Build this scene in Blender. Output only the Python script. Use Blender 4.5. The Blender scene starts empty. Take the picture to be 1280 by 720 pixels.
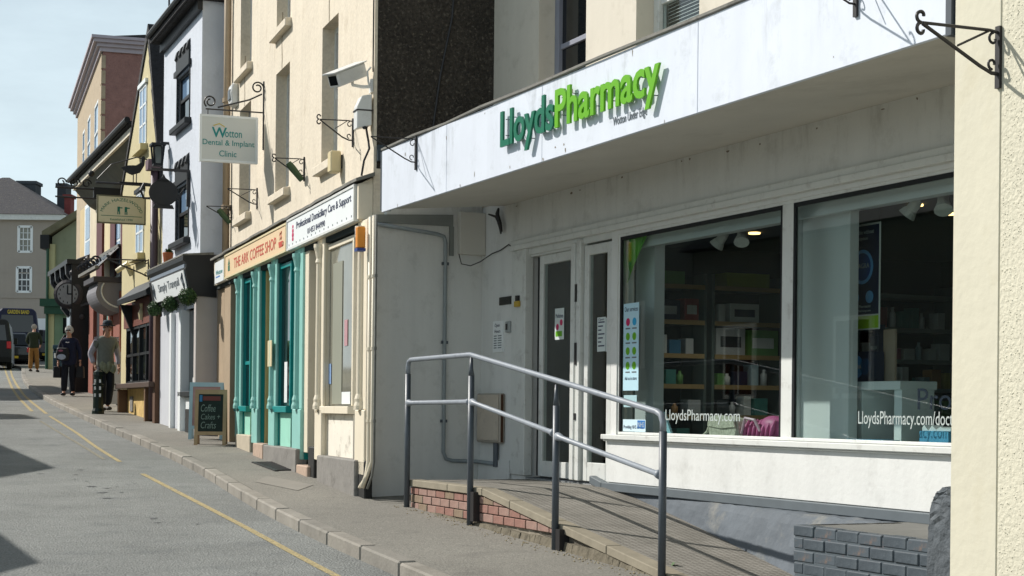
import bpy, bmesh, math, random
from mathutils import Vector, Matrix
random.seed(7)
S = bpy.context.scene
COL = S.collection
R = math.radians
# ------------------------------------------------------------------ camera
F, H0, ROLL, CZ, GS = 2050.0, 513.0, 0.010, 1.63, 0.047      # focal length (px at 1280), principal row, roll, eye height, street gradient
cam = bpy.data.cameras.new('camera')
cam.sensor_width = 36.0
cam.lens = 36.0 * F / 1280.0
cam.shift_y = (H0 - 360.0) / 1280.0
cam.clip_start, cam.clip_end = 0.1, 3000.0
camo = bpy.data.objects.new('camera', cam)
COL.objects.link(camo)
camo.matrix_world = Matrix.Translation((0, 0, CZ)) @ Matrix.Rotation(math.pi / 2, 4, 'X') @ Matrix.Rotation(ROLL, 4, 'Z')
S.camera = camo
# ------------------------------------------------------------------ world, sun, exposure
SUN = Vector((-1.336, 0.536, 1.16)).normalized()              # direction to the sun
elev, az = math.asin(SUN.z), math.atan2(SUN.x, SUN.y)
W_ = bpy.data.worlds.new('World'); S.world = W_; W_.use_nodes = True
nt = W_.node_tree; nd = nt.nodes; lk = nt.links
bg = nd['Background']; bg.inputs['Strength'].default_value = 0.06
sky = nd.new('ShaderNodeTexSky'); sky.sky_type = 'NISHITA'; sky.sun_disc = False
sky.sun_elevation = elev; sky.sun_rotation = az
sky.air_density = 1.1; sky.dust_density = 1.6; sky.ozone_density = 1.2
tc = nd.new('ShaderNodeTexCoord'); mp = nd.new('ShaderNodeMapping'); mp.inputs['Scale'].default_value = (2.0, 2.0, 6.5)
no = nd.new('ShaderNodeTexNoise'); no.inputs['Scale'].default_value = 2.1; no.inputs['Detail'].default_value = 7; no.inputs['Roughness'].default_value = .6
rp = nd.new('ShaderNodeMapRange'); rp.inputs[1].default_value = .35; rp.inputs[2].default_value = .72; rp.inputs[3].default_value = .0; rp.inputs[4].default_value = .3
sx = nd.new('ShaderNodeSeparateXYZ'); lk.new(tc.outputs['Generated'], sx.inputs[0])
hz = nd.new('ShaderNodeMapRange'); hz.inputs[1].default_value = 0; hz.inputs[2].default_value = .55; hz.inputs[3].default_value = .84; hz.inputs[4].default_value = .12   # summer haze thins with height
lk.new(sx.outputs[2], hz.inputs[0])
ad = nd.new('ShaderNodeMath'); ad.operation = 'ADD'; ad.use_clamp = True
mx = nd.new('ShaderNodeMix'); mx.data_type = 'RGBA'; mx.inputs[7].default_value = (13.6, 16.2, 17.4, 1)
lk.new(tc.outputs['Generated'], mp.inputs[0]); lk.new(mp.outputs[0], no.inputs['Vector']); lk.new(no.outputs[0], rp.inputs[0])
lk.new(rp.outputs[0], ad.inputs[0]); lk.new(hz.outputs[0], ad.inputs[1]); lk.new(ad.outputs[0], mx.inputs[0]); lk.new(sky.outputs[0], mx.inputs[6]); lk.new(mx.outputs[2], bg.inputs['Color'])
sl = bpy.data.lights.new('sun', 'SUN'); sl.energy = 5.0; sl.angle = R(.5); sl.color = (1, .955, .89)
so = bpy.data.objects.new('sun', sl); COL.objects.link(so)
so.rotation_euler = SUN.to_track_quat('Z', 'Y').to_euler(); so.location = (0, 0, 60)
S.view_settings.view_transform = 'Standard'; S.view_settings.look = 'None'
S.view_settings.exposure = 0.1; S.view_settings.gamma = 1.0; S.view_settings.use_curve_mapping = False
S.cycles.max_bounces = 8; S.cycles.transparent_max_bounces = 12; S.cycles.caustics_reflective = False; S.cycles.caustics_refractive = False

# ------------------------------------------------------------------ materials
def lin(h):
    if not isinstance(h, str): return tuple(h)
    h = h.lstrip('#'); c = [int(h[i:i + 2], 16) / 255 for i in (0, 2, 4)]
    return tuple(x / 12.92 if x <= .04045 else ((x + .055) / 1.055) ** 2.4 for x in c)
def M(name, col, rough=.75, var=.12, scale=2.0, bump=0.0, bscale=60., bdist=.01, metal=0., streak=0., dirt=None, dirt_amt=.0, dscale=4., spec=.4, coat=0., speck=0., sscale=140., zdirt=None):
    m = bpy.data.materials.new(name); m.use_nodes = True
    t = m.node_tree; n = t.nodes; l = t.links; b = n['Principled BSDF']
    c = lin(col)
    b.inputs['Roughness'].default_value = rough; b.inputs['Metallic'].default_value = metal
    b.inputs['Specular IOR Level'].default_value = spec; b.inputs['Coat Weight'].default_value = coat
    co = n.new('ShaderNodeTexCoord')
    n1 = n.new('ShaderNodeTexNoise'); n1.inputs['Scale'].default_value = scale; n1.inputs['Detail'].default_value = 8; n1.inputs['Roughness'].default_value = .65
    l.new(co.outputs['Object'], n1.inputs['Vector'])
    mr = n.new('ShaderNodeMapRange'); mr.inputs[1].default_value = .25; mr.inputs[2].default_value = .75
    mr.inputs[3].default_value = 1 - var; mr.inputs[4].default_value = 1 + var
    l.new(n1.outputs[0], mr.inputs[0])
    mul = n.new('ShaderNodeMix'); mul.data_type = 'RGBA'; mul.blend_type = 'MULTIPLY'; mul.inputs[0].default_value = 1
    mul.inputs[6].default_value = (*c, 1); l.new(mr.outputs[0], mul.inputs[7])
    out = mul.outputs[2]
    streak *= .5
    if speck:
        n5 = n.new('ShaderNodeTexNoise'); n5.inputs['Scale'].default_value = sscale; n5.inputs['Detail'].default_value = 3
        l.new(co.outputs['Object'], n5.inputs['Vector'])
        m5 = n.new('ShaderNodeMapRange'); m5.inputs[1].default_value = .3; m5.inputs[2].default_value = .7; m5.inputs[3].default_value = 1 - speck; m5.inputs[4].default_value = 1 + speck
        l.new(n5.outputs[0], m5.inputs[0])
        u5 = n.new('ShaderNodeMix'); u5.data_type = 'RGBA'; u5.blend_type = 'MULTIPLY'; u5.inputs[0].default_value = 1
        l.new(out, u5.inputs[6]); l.new(m5.outputs[0], u5.inputs[7]); out = u5.outputs[2]
    if streak:
        ma = n.new('ShaderNodeMapping'); ma.inputs['Scale'].default_value = (4.3, 4.3, .3)
        n2 = n.new('ShaderNodeTexNoise'); n2.inputs['Scale'].default_value = 1.6; n2.inputs['Detail'].default_value = 6
        l.new(co.outputs['Object'], ma.inputs[0]); l.new(ma.outputs[0], n2.inputs['Vector'])
        m2 = n.new('ShaderNodeMapRange'); m2.inputs[1].default_value = .42; m2.inputs[2].default_value = .8; m2.inputs[3].default_value = 1; m2.inputs[4].default_value = 1 - streak
        l.new(n2.outputs[0], m2.inputs[0])
        u2 = n.new('ShaderNodeMix'); u2.data_type = 'RGBA'; u2.blend_type = 'MULTIPLY'; u2.inputs[0].default_value = 1
        l.new(out, u2.inputs[6]); l.new(m2.outputs[0], u2.inputs[7]); out = u2.outputs[2]
    if dirt:
        n3 = n.new('ShaderNodeTexNoise'); n3.inputs['Scale'].default_value = dscale; n3.inputs['Detail'].default_value = 9; n3.inputs['Roughness'].default_value = .7
        l.new(co.outputs['Object'], n3.inputs['Vector'])
        m3 = n.new('ShaderNodeMapRange'); m3.inputs[1].default_value = .54; m3.inputs[2].default_value = .68; m3.inputs[3].default_value = 0; m3.inputs[4].default_value = dirt_amt
        l.new(n3.outputs[0], m3.inputs[0])
        u3 = n.new('ShaderNodeMix'); u3.data_type = 'RGBA'
        l.new(m3.outputs[0], u3.inputs[0]); l.new(out, u3.inputs[6]); u3.inputs[7].default_value = (*lin(dirt), 1); out = u3.outputs[2]
    if zdirt:      # drips that start at a ledge and run down
        z0, z1, dc, da = zdirt
        sp = n.new('ShaderNodeSeparateXYZ'); l.new(co.outputs['Object'], sp.inputs[0])
        zm = n.new('ShaderNodeMapRange'); zm.inputs[1].default_value = z0; zm.inputs[2].default_value = z1; l.new(sp.outputs[2], zm.inputs[0])
        m6 = n.new('ShaderNodeMapping'); m6.inputs['Scale'].default_value = (2.2, 2.2, .5); l.new(co.outputs['Object'], m6.inputs[0])
        n6 = n.new('ShaderNodeTexNoise'); n6.inputs['Scale'].default_value = 2.2; n6.inputs['Detail'].default_value = 8; n6.inputs['Roughness'].default_value = .75; l.new(m6.outputs[0], n6.inputs['Vector'])
        q6 = n.new('ShaderNodeMapRange'); q6.inputs[1].default_value = .52; q6.inputs[2].default_value = .8; q6.inputs[4].default_value = da; l.new(n6.outputs[0], q6.inputs[0])
        t6 = n.new('ShaderNodeMath'); t6.operation = 'MULTIPLY'; l.new(q6.outputs[0], t6.inputs[0]); l.new(zm.outputs[0], t6.inputs[1])
        u6 = n.new('ShaderNodeMix'); u6.data_type = 'RGBA'; l.new(t6.outputs[0], u6.inputs[0]); l.new(out, u6.inputs[6]); u6.inputs[7].default_value = (*lin(dc), 1); out = u6.outputs[2]
    l.new(out, b.inputs['Base Color'])
    if bump:
        nb = n.new('ShaderNodeTexNoise'); nb.inputs['Scale'].default_value = bscale; nb.inputs['Detail'].default_value = 5
        l.new(co.outputs['Object'], nb.inputs['Vector'])
        bp = n.new('ShaderNodeBump'); bp.inputs['Strength'].default_value = bump; bp.inputs['Distance'].default_value = bdist
        l.new(nb.outputs[0], bp.inputs['Height']); l.new(bp.outputs[0], b.inputs['Normal'])
    return m
def EM(name, col, st):
    m = bpy.data.materials.new(name); m.use_nodes = True; b = m.node_tree.nodes['Principled BSDF']
    b.inputs['Base Color'].default_value = (*lin(col), 1); b.inputs['Emission Color'].default_value = (*lin(col), 1); b.inputs['Emission Strength'].default_value = st
    return m
def GLASS(name, tint, refl=1.0):
    m = bpy.data.materials.new(name); m.use_nodes = True; t = m.node_tree; n = t.nodes; l = t.links
    n.remove(n['Principled BSDF'])
    tr = n.new('ShaderNodeBsdfTransparent'); tr.inputs[0].default_value = (*tint, 1)
    gl = n.new('ShaderNodeBsdfGlossy'); gl.inputs['Roughness'].default_value = .01
    fr = n.new('ShaderNodeFresnel'); ge = n.new('ShaderNodeNewGeometry'); io = n.new('ShaderNodeMapRange'); io.inputs[3].default_value = 1.5; io.inputs[4].default_value = 1 / 1.5
    l.new(ge.outputs['Backfacing'], io.inputs[0]); l.new(io.outputs[0], fr.inputs[0])
    mu = n.new('ShaderNodeMath'); mu.operation = 'MULTIPLY'; mu.inputs[1].default_value = refl; mu.use_clamp = True
    mi = n.new('ShaderNodeMixShader'); l.new(fr.outputs[0], mu.inputs[0]); l.new(mu.outputs[0], mi.inputs[0])
    l.new(tr.outputs[0], mi.inputs[1]); l.new(gl.outputs[0], mi.inputs[2]); l.new(mi.outputs[0], n['Material Output'].inputs[0])
    return m
white_render = M('white_render', '#dadbd8', .7, .05, 1.2, .35, 25, .006, streak=.16, dirt='#8d8c84', dirt_amt=.25, dscale=3.2, zdirt=(2.5, 3.05, '#5a5246', .6))
fascia_white = M('fascia_white', '#d8dee8', .5, .05, 1.5, .08, 12, .004, streak=.12, dirt='#9aa0a2', dirt_amt=.3, dscale=5, zdirt=(2.95, 3.5, '#6f7370', .7))
soffit_paint = M('soffit_paint', '#c9c6bd', .7, .08, 1.2, .1, 20, .003, dirt='#8b857b', dirt_amt=.25, dscale=1.5)
frame_white = M('frame_white', '#d8dad6', .45, .06, 4, streak=.1, dirt='#7e766c', dirt_amt=.3, dscale=9)
door_white = M('door_white', '#d2d4d0', .45, .06, 4, streak=.12, dirt='#85807a', dirt_amt=.4, dscale=7)
cream_wall = M('cream_wall', '#d8cdb9', .85, .08, 1.3, .5, 14, .012, streak=.2, dirt='#a8977c', dirt_amt=.35, dscale=3.5, speck=.08, sscale=30)
cream_paint = M('cream_paint', '#e0d6c0', .55, .06, 3, .1, 30, .002, streak=.08, dirt='#a5967c', dirt_amt=.2, dscale=6)
peeling_paint = M('peeling_paint', '#e4ded0', .7, .08, 3, .3, 14, .006, dirt='#8d8678', dirt_amt=.75, dscale=5)
smooth_cream = M('smooth_cream', '#cfcab6', .8, .06, 1.5, .45, 16, .008, streak=.08, dirt='#b3a98a', dirt_amt=.25, dscale=3)
roughcast = M('roughcast', '#cfcab6', .9, .06, 3, .5, 45, .016)
tar_gable = M('tar_gable', '#3a352f', .95, .5, 1.6, 1.0, 38, .04, dirt='#7a7266', dirt_amt=.7, dscale=26, speck=.4, sscale=30)
upper_cream = M('upper_cream', '#d3ccbd', .85, .06, 1.4, .3, 30, .004, streak=.1, dirt='#a39a86', dirt_amt=.3, dscale=3)
grey_paint = M('grey_paint', '#5f676c', .6, .12, 5, .2, 20, .004)
grey_cement = M('grey_cement', '#5c636a', .8, .22, 2.4, .6, 7, .03, dirt='#8d8a80', dirt_amt=.55, dscale=2.6)
ledge_cement = M('ledge_cement', '#6f6f6b', .85, .15, 3, .4, 12, .01)
slate_brick = M('slate_brick', '#414a51', .6, .2, 9, .5, 25, .008, dirt='#5b6368', dirt_amt=.5, dscale=8)
slate_brick_worn = M('slate_brick_worn', '#495259', .65, .16, 9, .4, 25, .006, dirt='#8a6a52', dirt_amt=.45, dscale=14)
slate_mortar = M('slate_mortar', '#4d565c', .8, .12, 9, .3, 40, .004, dirt='#b06a48', dirt_amt=.4, dscale=3)
stone_dark = M('stone_dark', '#50565b', .85, .25, 6, .8, 22, .02, dirt='#7b8084', dirt_amt=.4, dscale=7)
brick_red = M('brick_red', '#8d685d', .85, .2, 12, .4, 45, .006, dirt='#8d7b6d', dirt_amt=.35, dscale=8)
brick_pale = M('brick_pale', '#94776c', .85, .2, 12, .4, 45, .006, dirt='#93857a', dirt_amt=.5, dscale=8)
brick_drab = M('brick_drab', '#84725f', .85, .2, 12, .4, 45, .006, dirt='#7b7a6f', dirt_amt=.5, dscale=8)
mortar = M('mortar', '#8f8778', .9, .2, 8, .5, 30, .008, dirt='#5d584c', dirt_amt=.5, dscale=5)
footing = M('footing', '#6c6556', .95, .25, 5, .9, 14, .03, dirt='#4b463a', dirt_amt=.7, dscale=6)
slab_conc = M('slab_conc', '#8d8574', .9, .22, 4, .35, 40, .006, dirt='#6b6455', dirt_amt=.45, dscale=3)
steel_paint = M('steel_paint', '#4b5259', .42, .12, 8, .1, 60, .001, spec=.5, dirt='#3c4046', dirt_amt=.35, dscale=20)
rail_paint = M('rail_paint', '#868d95', .46, .12, 8, .1, 60, .001, spec=.5, dirt='#5b6066', dirt_amt=.4, dscale=18)
iron_black = M('iron_black', '#211f20', .5, .15, 10, spec=.5)
black_paint = M('black_paint', '#15181b', .5, .2, 4, .1, 20, .002)
lead_grey = M('lead_grey', '#74736c', .7, .25, 5, .5, 9, .015, dirt='#3e3d36', dirt_amt=.55, dscale=7)
teal_light = M('teal_light', '#8ec4bb', .5, .07, 3, streak=.08, dirt='#6d8c80', dirt_amt=.2, dscale=7)
teal_dark = M('teal_dark', '#0f8886', .4, .1, 3)
teal_panel = M('teal_panel', '#9bd6c2', .55, .08, 3, dirt='#6f8f80', dirt_amt=.3, dscale=6)
plinth_grey = M('plinth_grey', '#817e79', .85, .18, 4, .5, 18, .012, dirt='#4f4c45', dirt_amt=.5, dscale=5)
plinth_black = M('plinth_black', '#1c1d1c', .7, .3, 5, .3, 20, .006)
brick_step = M('brick_step', '#b09a88', .85, .2, 12, .4, 40, .006)
dark_glass = M('dark_glass', '#0c1114', .04, .25, 1.2, spec=.6)
sky_tinted_glass = M('sky_tinted_glass', '#7590ad', .06, .2, 1.2, spec=.6)  # opaque pane, the sky's reflection is put into its base colour
pale_glass = M('pale_glass', '#7d7c70', .06, .3, 1.5, spec=.6)  # opaque pane, grey interior and a pale reflection put into its colour
shop_glass = GLASS('shop_glass', (.85, .90, .89), 1.1)
clear_glass = GLASS('clear_glass', (.92, .96, .95), 1.0)
asphalt = M('asphalt', '#7e807d', .92, .26, .7, 1.0, 60, .02, dirt='#626566', dirt_amt=.6, dscale=1.7, speck=.36, sscale=60)
pave_tar = M('pave_tar', '#7d7a72', .92, .18, .8, .7, 90, .010, dirt='#5d5a55', dirt_amt=.5, dscale=1.6, speck=.3, sscale=60)
pave_patch = M('pave_patch', '#86827a', .92, .14, 1.4, .5, 110, .006)
tar_patch = M('tar_patch', '#696b6b', .92, .22, 2.4, .8, 90, .012, speck=.28, sscale=70)
kerb_mat = M('kerb_mat', '#88837a', .88, .2, 3, .5, 35, .01, dirt='#6c675c', dirt_amt=.5, dscale=5)
yellow_mark = M('yellow_mark', '#a3946c', .9, .25, 9, .6, 60, .012, dirt='#757368', dirt_amt=1.0, dscale=9, speck=.4, sscale=48)
yellow_faint = M('yellow_faint', '#7f7b6c', .9, .2, 12, .6, 60, .012, dirt='#747368', dirt_amt=.95, dscale=5, speck=.4, sscale=48)
earth = M('earth', '#6d6a55', .95, .3, .4, .4, 3, .05)
slate_roof = M('slate_roof', '#37363a', .85, .35, 5, .8, 16, .03, dirt='#7a745f', dirt_amt=.55, dscale=11)
roof_dark = M('roof_dark', '#2e2d2e', .8, .4, 5, .8, 14, .04)
white_house = M('white_house', '#c9cfd8', .8, .08, 1.2, .6, 16, .014, streak=.12, dirt='#a2a7ac', dirt_amt=.3, dscale=2.5)
pier_white = M('pier_white', '#b9b3ae', .7, .07, 2, .1, 20, .003, streak=.1)
yellow_wall = M('yellow_wall', '#c4b991', .85, .08, 1.2, .4, 14, .012, streak=.1, dirt='#b3a26a', dirt_amt=.3, dscale=2.5)
brick_far = M('brick_far', '#95716a', .9, .2, 4, .8, 22, .03, dirt='#63453d', dirt_amt=.4, dscale=9)
buff_far = M('buff_far', '#b0a088', .9, .18, 4, .4, 30, .01, dirt='#8f7857', dirt_amt=.5, dscale=7)
oxblood = M('oxblood', '#57292c', .6, .12, 4)
brick_shop = M('brick_shop', '#8c5547', .85, .2, 9, .4, 40, .006)
shaded_frame = M('shaded_frame', '#8a8d99', .6, .1, 3)
canopy_grey = M('canopy_grey', '#76757a', .7, .1, 2.5, streak=.1)
beige_far = M('beige_far', '#a39a90', .9, .06, .8, streak=.08)
green_render = M('green_render', '#8a937b', .85, .15, .8, streak=.15, dirt='#6b7058', dirt_amt=.4, dscale=1.2)
green_paint = M('green_paint', '#1f4a38', .5, .12, 4)
purple_pipe = M('purple_pipe', '#55464e', .5, .12, 5)
wood_brown = M('wood_brown', '#5d4230', .7, .2, 6)
wood_pale = M('wood_pale', '#a88a6a', .6, .2, 7)
tan_paint = M('tan_paint', '#a8957c', .6, .1, 4, streak=.1)
stone_yellow = M('stone_yellow', '#c9ab6d', .9, .25, 5, .7, 12, .02)
sign_white = M('sign_white', '#e8ecec', .4, .03, 2)
sign_cream = M('sign_cream', '#d6c9a2', .5, .05, 3, dirt='#b8aa78', dirt_amt=.25, dscale=6)
sign_peach = M('sign_peach', '#e2c7a0', .5, .04, 3)
camera_white = M('camera_white', '#d9dad7', .4, .05, 4, dirt='#9d9b92', dirt_amt=.3, dscale=10)
text_dgreen = M('text_dgreen', '#0f6b50', .4, .02)
text_lime = M('text_lime', '#66ad16', .4, .02)
text_grey = M('text_grey', '#6a7278', .5, .02)
text_navy = M('text_navy', '#2c3450', .5, .02)
text_red = M('text_red', '#c24d3c', .5, .02)
text_teal = M('text_teal', '#1f8a88', .5, .02)
text_white = M('text_white', '#b4bdbb', .5, .02)
text_black = M('text_black', '#202224', .5, .02)
text_magenta = M('text_magenta', '#c2185b', .5, .02)
text_gold = M('text_gold', '#d9c04a', .5, .02)
chalk = M('chalk', '#7f8b84', .9, .3, 30)
board_black = M('board_black', '#1a2420', .8, .2, 8)
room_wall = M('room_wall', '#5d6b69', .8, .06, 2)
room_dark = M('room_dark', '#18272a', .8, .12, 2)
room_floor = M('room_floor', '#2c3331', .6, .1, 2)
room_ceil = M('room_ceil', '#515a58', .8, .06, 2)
shelf_metal = M('shelf_metal', '#8f9a97', .5, .06, 3)
shelf_wood = M('shelf_wood', '#a88f62', .5, .1, 4)
panel_grey = M('panel_grey', '#e8e9ea', .6, .04, 2)
lamp_on = EM('lamp_on', '#ffcf86', 5.0)
purple_van = M('navy_paint', '#0f1638', .45, .05, 2)
black_car = M('black_car', '#0f1417', .45, .05, 2)
tail_red = M('tail_red', '#c41a20', .25, .05, 4)
rubber = M('rubber', '#161616', .8, .1, 8)
chrome = M('chrome', '#b5b9bd', .25, .05, 4, metal=.9)
skin = M('skin', '#c99a82', .6, .08, 12)
hair_white = M('hair_white', '#dcdad4', .8, .15, 30, .5, 60, .01)
leaf_mat = M('leaf_mat', '#3d5a2a', .6, .4, 30)
leaf_dark = M('leaf_dark', '#2a4420', .6, .4, 30)
opp_stone = M('opp_stone', '#6c7371', .9, .2, 1.2, .5, 9, .02)
def solid(name, hexc, rough=.6, var=.08): return M(name, hexc, rough, var, 6)

# ------------------------------------------------------------------ mesh builder
class MB:
    def __init__(s): s.v = []; s.f = []
    def add(s, vs, fs):
        k = len(s.v); s.v += [tuple(p) for p in vs]; s.f += [tuple(i + k for i in q) for q in fs]; return s
    def hexa(s, p):       # p: 4 bottom, 4 top
        return s.add(p, [(0, 3, 2, 1), (4, 5, 6, 7), (0, 1, 5, 4), (1, 2, 6, 5), (2, 3, 7, 6), (3, 0, 4, 7)])
    def box(s, a0, a1, b0, b1, c0, c1):
        a0, a1 = min(a0, a1), max(a0, a1); b0, b1 = min(b0, b1), max(b0, b1); c0, c1 = min(c0, c1), max(c0, c1)
        return s.hexa([(a0, b0, c0), (a1, b0, c0), (a1, b1, c0), (a0, b1, c0), (a0, b0, c1), (a1, b0, c1), (a1, b1, c1), (a0, b1, c1)])
    def prism(s, poly, lo, hi, axis=1):   # poly: 2D outline, extruded along an axis (0: (b,c) outline, 1: (a,c), 2: (a,b))
        n = len(poly)
        def P(q, t): return (t, q[0], q[1]) if axis == 0 else ((q[0], t, q[1]) if axis == 1 else (q[0], q[1], t))
        vs = [P(q, lo) for q in poly] + [P(q, hi) for q in poly]
        return s.add(vs, [tuple(range(n))[::-1], tuple(range(n, 2 * n))] + [(i, (i + 1) % n, n + (i + 1) % n, n + i) for i in range(n)])
    def tube(s, pts, r, n=8, cap=True):
        pts = [Vector(p) for p in pts]; m = len(pts)
        rr = r if isinstance(r, (list, tuple)) else [r] * m
        vs = []; ref = None
        for i, p in enumerate(pts):
            d = (pts[min(i + 1, m - 1)] - pts[max(i - 1, 0)])
            d = d.normalized() if d.length > 1e-9 else Vector((0, 0, 1))
            if ref is None:
                ref = Vector((0, 0, 1)) if abs(d.z) < .9 else Vector((1, 0, 0))
            a = (ref - d * ref.dot(d)).normalized(); b = d.cross(a); ref = a
            for k in range(n):
                t = 2 * math.pi * k / n
                vs.append(p + (a * math.cos(t) + b * math.sin(t)) * rr[i])
        fs = []
        for i in range(m - 1):
            for k in range(n):
                fs.append((i * n + k, i * n + (k + 1) % n, (i + 1) * n + (k + 1) % n, (i + 1) * n + k))
        if cap: fs += [tuple(range(n))[::-1], tuple(range((m - 1) * n, m * n))]
        return s.add(vs, fs)
    def lathe(s, prof, c=(0, 0, 0), n=14, axis=2):
        vs = []; fs = []; m = len(prof)
        for (r, h) in prof:
            for k in range(n):
                t = 2 * math.pi * k / n; x, y = max(r, 1e-4) * math.cos(t), max(r, 1e-4) * math.sin(t)
                p = (x, y, h) if axis == 2 else ((x, h, y) if axis == 1 else (h, x, y))
                vs.append((p[0] + c[0], p[1] + c[1], p[2] + c[2]))
        for i in range(m - 1):
            for k in range(n): fs.append((i * n + k, i * n + (k + 1) % n, (i + 1) * n + (k + 1) % n, (i + 1) * n + k))
        fs += [tuple(range(n))[::-1], tuple(range((m - 1) * n, m * n))]
        return s.add(vs, fs)
    def ball(s, c, r, n=12, m=8, sc=(1, 1, 1)):
        vs = [(c[0], c[1], c[2] - r * sc[2])]; fs = []
        for i in range(1, m):
            th = math.pi * i / m
            for k in range(n):
                t = 2 * math.pi * k / n
                vs.append((c[0] + r * sc[0] * math.sin(th) * math.cos(t), c[1] + r * sc[1] * math.sin(th) * math.sin(t), c[2] - r * sc[2] * math.cos(th)))
        vs.append((c[0], c[1], c[2] + r * sc[2])); L = len(vs) - 1
        for k in range(n): fs.append((0, 1 + (k + 1) % n, 1 + k)); fs.append((L, L - n + k, L - n + (k + 1) % n))
        for i in range(m - 2):
            for k in range(n): fs.append((1 + i * n + k, 1 + i * n + (k + 1) % n, 1 + (i + 1) * n + (k + 1) % n, 1 + (i + 1) * n + k))
        return s.add(vs, fs)
    def holes(s, u0, u1, z0, z1, v, hs, rev):
        """wall face in the plane y=v with rectangular openings hs=[(a0,a1,c0,c1)] and reveals running back to v+rev"""
        us = sorted({u0, u1, *[h[0] for h in hs], *[h[1] for h in hs]}); zs = sorted({z0, z1, *[h[2] for h in hs], *[h[3] for h in hs]})
        us = [x for x in us if u0 <= x <= u1]; zs = [x for x in zs if z0 <= x <= z1]
        for i in range(len(us) - 1):
            for j in range(len(zs) - 1):
                a, b, c, d = us[i], us[i + 1], zs[j], zs[j + 1]; mu, mz = (a + b) / 2, (c + d) / 2
                if any(h[0] < mu < h[1] and h[2] < mz < h[3] for h in hs): continue
                s.add([(a, v, c), (b, v, c), (b, v, d), (a, v, d)], [(0, 1, 2, 3)])
        for (a, b, c, d) in hs:
            w = v + rev
            s.add([(a, v, c), (a, w, c), (a, w, d), (a, v, d)], [(0, 1, 2, 3)]); s.add([(b, v, c), (b, w, c), (b, w, d), (b, v, d)], [(3, 2, 1, 0)])
            s.add([(a, v, d), (a, w, d), (b, w, d), (b, v, d)], [(0, 1, 2, 3)]); s.add([(a, v, c), (a, w, c), (b, w, c), (b, v, c)], [(3, 2, 1, 0)])
        return s
    def mesh(s, name, mat, off=(0, 0, 0), bevel=0, smooth=False, recalc=True):
        me = bpy.data.meshes.new(name)
        me.from_pydata([(p[0] - off[0], p[1] - off[1], p[2] - off[2]) for p in s.v], [], s.f)
        if recalc or bevel:
            b = bmesh.new(); b.from_mesh(me)
            bmesh.ops.recalc_face_normals(b, faces=b.faces)
            if bevel:
                es = [e for e in b.edges if len(e.link_faces) == 2 and e.calc_face_angle(0) > .5]
                bmesh.ops.bevel(b, geom=es, offset=bevel, segments=1, affect='EDGES', clamp_overlap=True)
            b.to_mesh(me); b.free()
        me.materials.append(mat)
        if smooth: me.polygons.foreach_set('use_smooth', [True] * len(me.polygons))
        me.update(); return me

OFF = {}
def tag(o, label=None, cat=None, group=None, kind=None):
    if label: o['label'] = label
    if cat: o['category'] = cat
    if group: o['group'] = group
    if kind: o['kind'] = kind
    return o
def part(mb, name, mat, parent, label=None, bevel=0, smooth=False, kind=None, recalc=True):
    """a part (or sub-part): the builder's coordinates are those of the thing's frame"""
    off = OFF[parent.name]
    o = bpy.data.objects.new(name, mb.mesh(name, mat, off, bevel, smooth, recalc)); COL.objects.link(o)
    o.parent = parent; OFF[o.name] = off
    return tag(o, label, kind=kind)
class Fr:
    """a vertical street frontage: u runs to the right along it, v runs into the building, z is height"""
    def __init__(s, ox, oy, m=None):
        s.o = (ox, oy)
        if m is None: s.u, s.v = (1., 0.), (0., 1.)
        else:
            n = math.hypot(m, 1); s.u = (-m / n, -1 / n); s.v = (1 / n, -m / n)
        s.rz = math.atan2(s.u[1], s.u[0])
    def w(s, u, v): return (s.o[0] + s.u[0] * u + s.v[0] * v, s.o[1] + s.u[1] * u + s.v[1] * v)
    def hit(s, v, x, y):
        a, b = (x - 640) / F, (H0 - y) / F; c, q = math.cos(ROLL), math.sin(ROLL)
        X, Z = a * c - b * q, a * q + b * c
        p = (s.o[0] + s.v[0] * v, s.o[1] + s.v[1] * v)
        t = (p[0] * s.v[0] + p[1] * s.v[1]) / (X * s.v[0] + s.v[1])
        return ((X * t - p[0]) * s.u[0] + (t - p[1]) * s.u[1], CZ + Z * t)
    def gz(s, u, v): return gz(*s.w(u, v))
    def thing(s, name, label, cat, u, v, z, group=None, kind=None):
        o = bpy.data.objects.new(name, None); COL.objects.link(o); x, y = s.w(u, v)
        o.location = (x, y, z); o.rotation_euler = (0, 0, s.rz); o.empty_display_size = .2
        OFF[o.name] = (u, v, z); return tag(o, label, cat, group, kind)
    def one(s, mb, name, mat, label, cat, u, v, z, group=None, kind=None, bevel=0, smooth=False, recalc=True):
        o = bpy.data.objects.new(name, mb.mesh(name, mat, (u, v, z), bevel, smooth, recalc)); COL.objects.link(o); x, y = s.w(u, v)
        o.location = (x, y, z); o.rotation_euler = (0, 0, s.rz); OFF[o.name] = (u, v, z)
        return tag(o, label, cat, group, kind)
def gz(X, Y): return GS * max(-40., min(Y, 92.))
def ray(x, y):
    a, b = (x - 640) / F, (H0 - y) / F; c, q = math.cos(ROLL), math.sin(ROLL)
    return a * c - b * q, a * q + b * c
def ground(x, y, off=0.):
    X, Z = ray(x, y); Y = (CZ - off) / (GS - Z); return X * Y, Y
G = Fr(0, 0)
FONT_CACHE = {}
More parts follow.
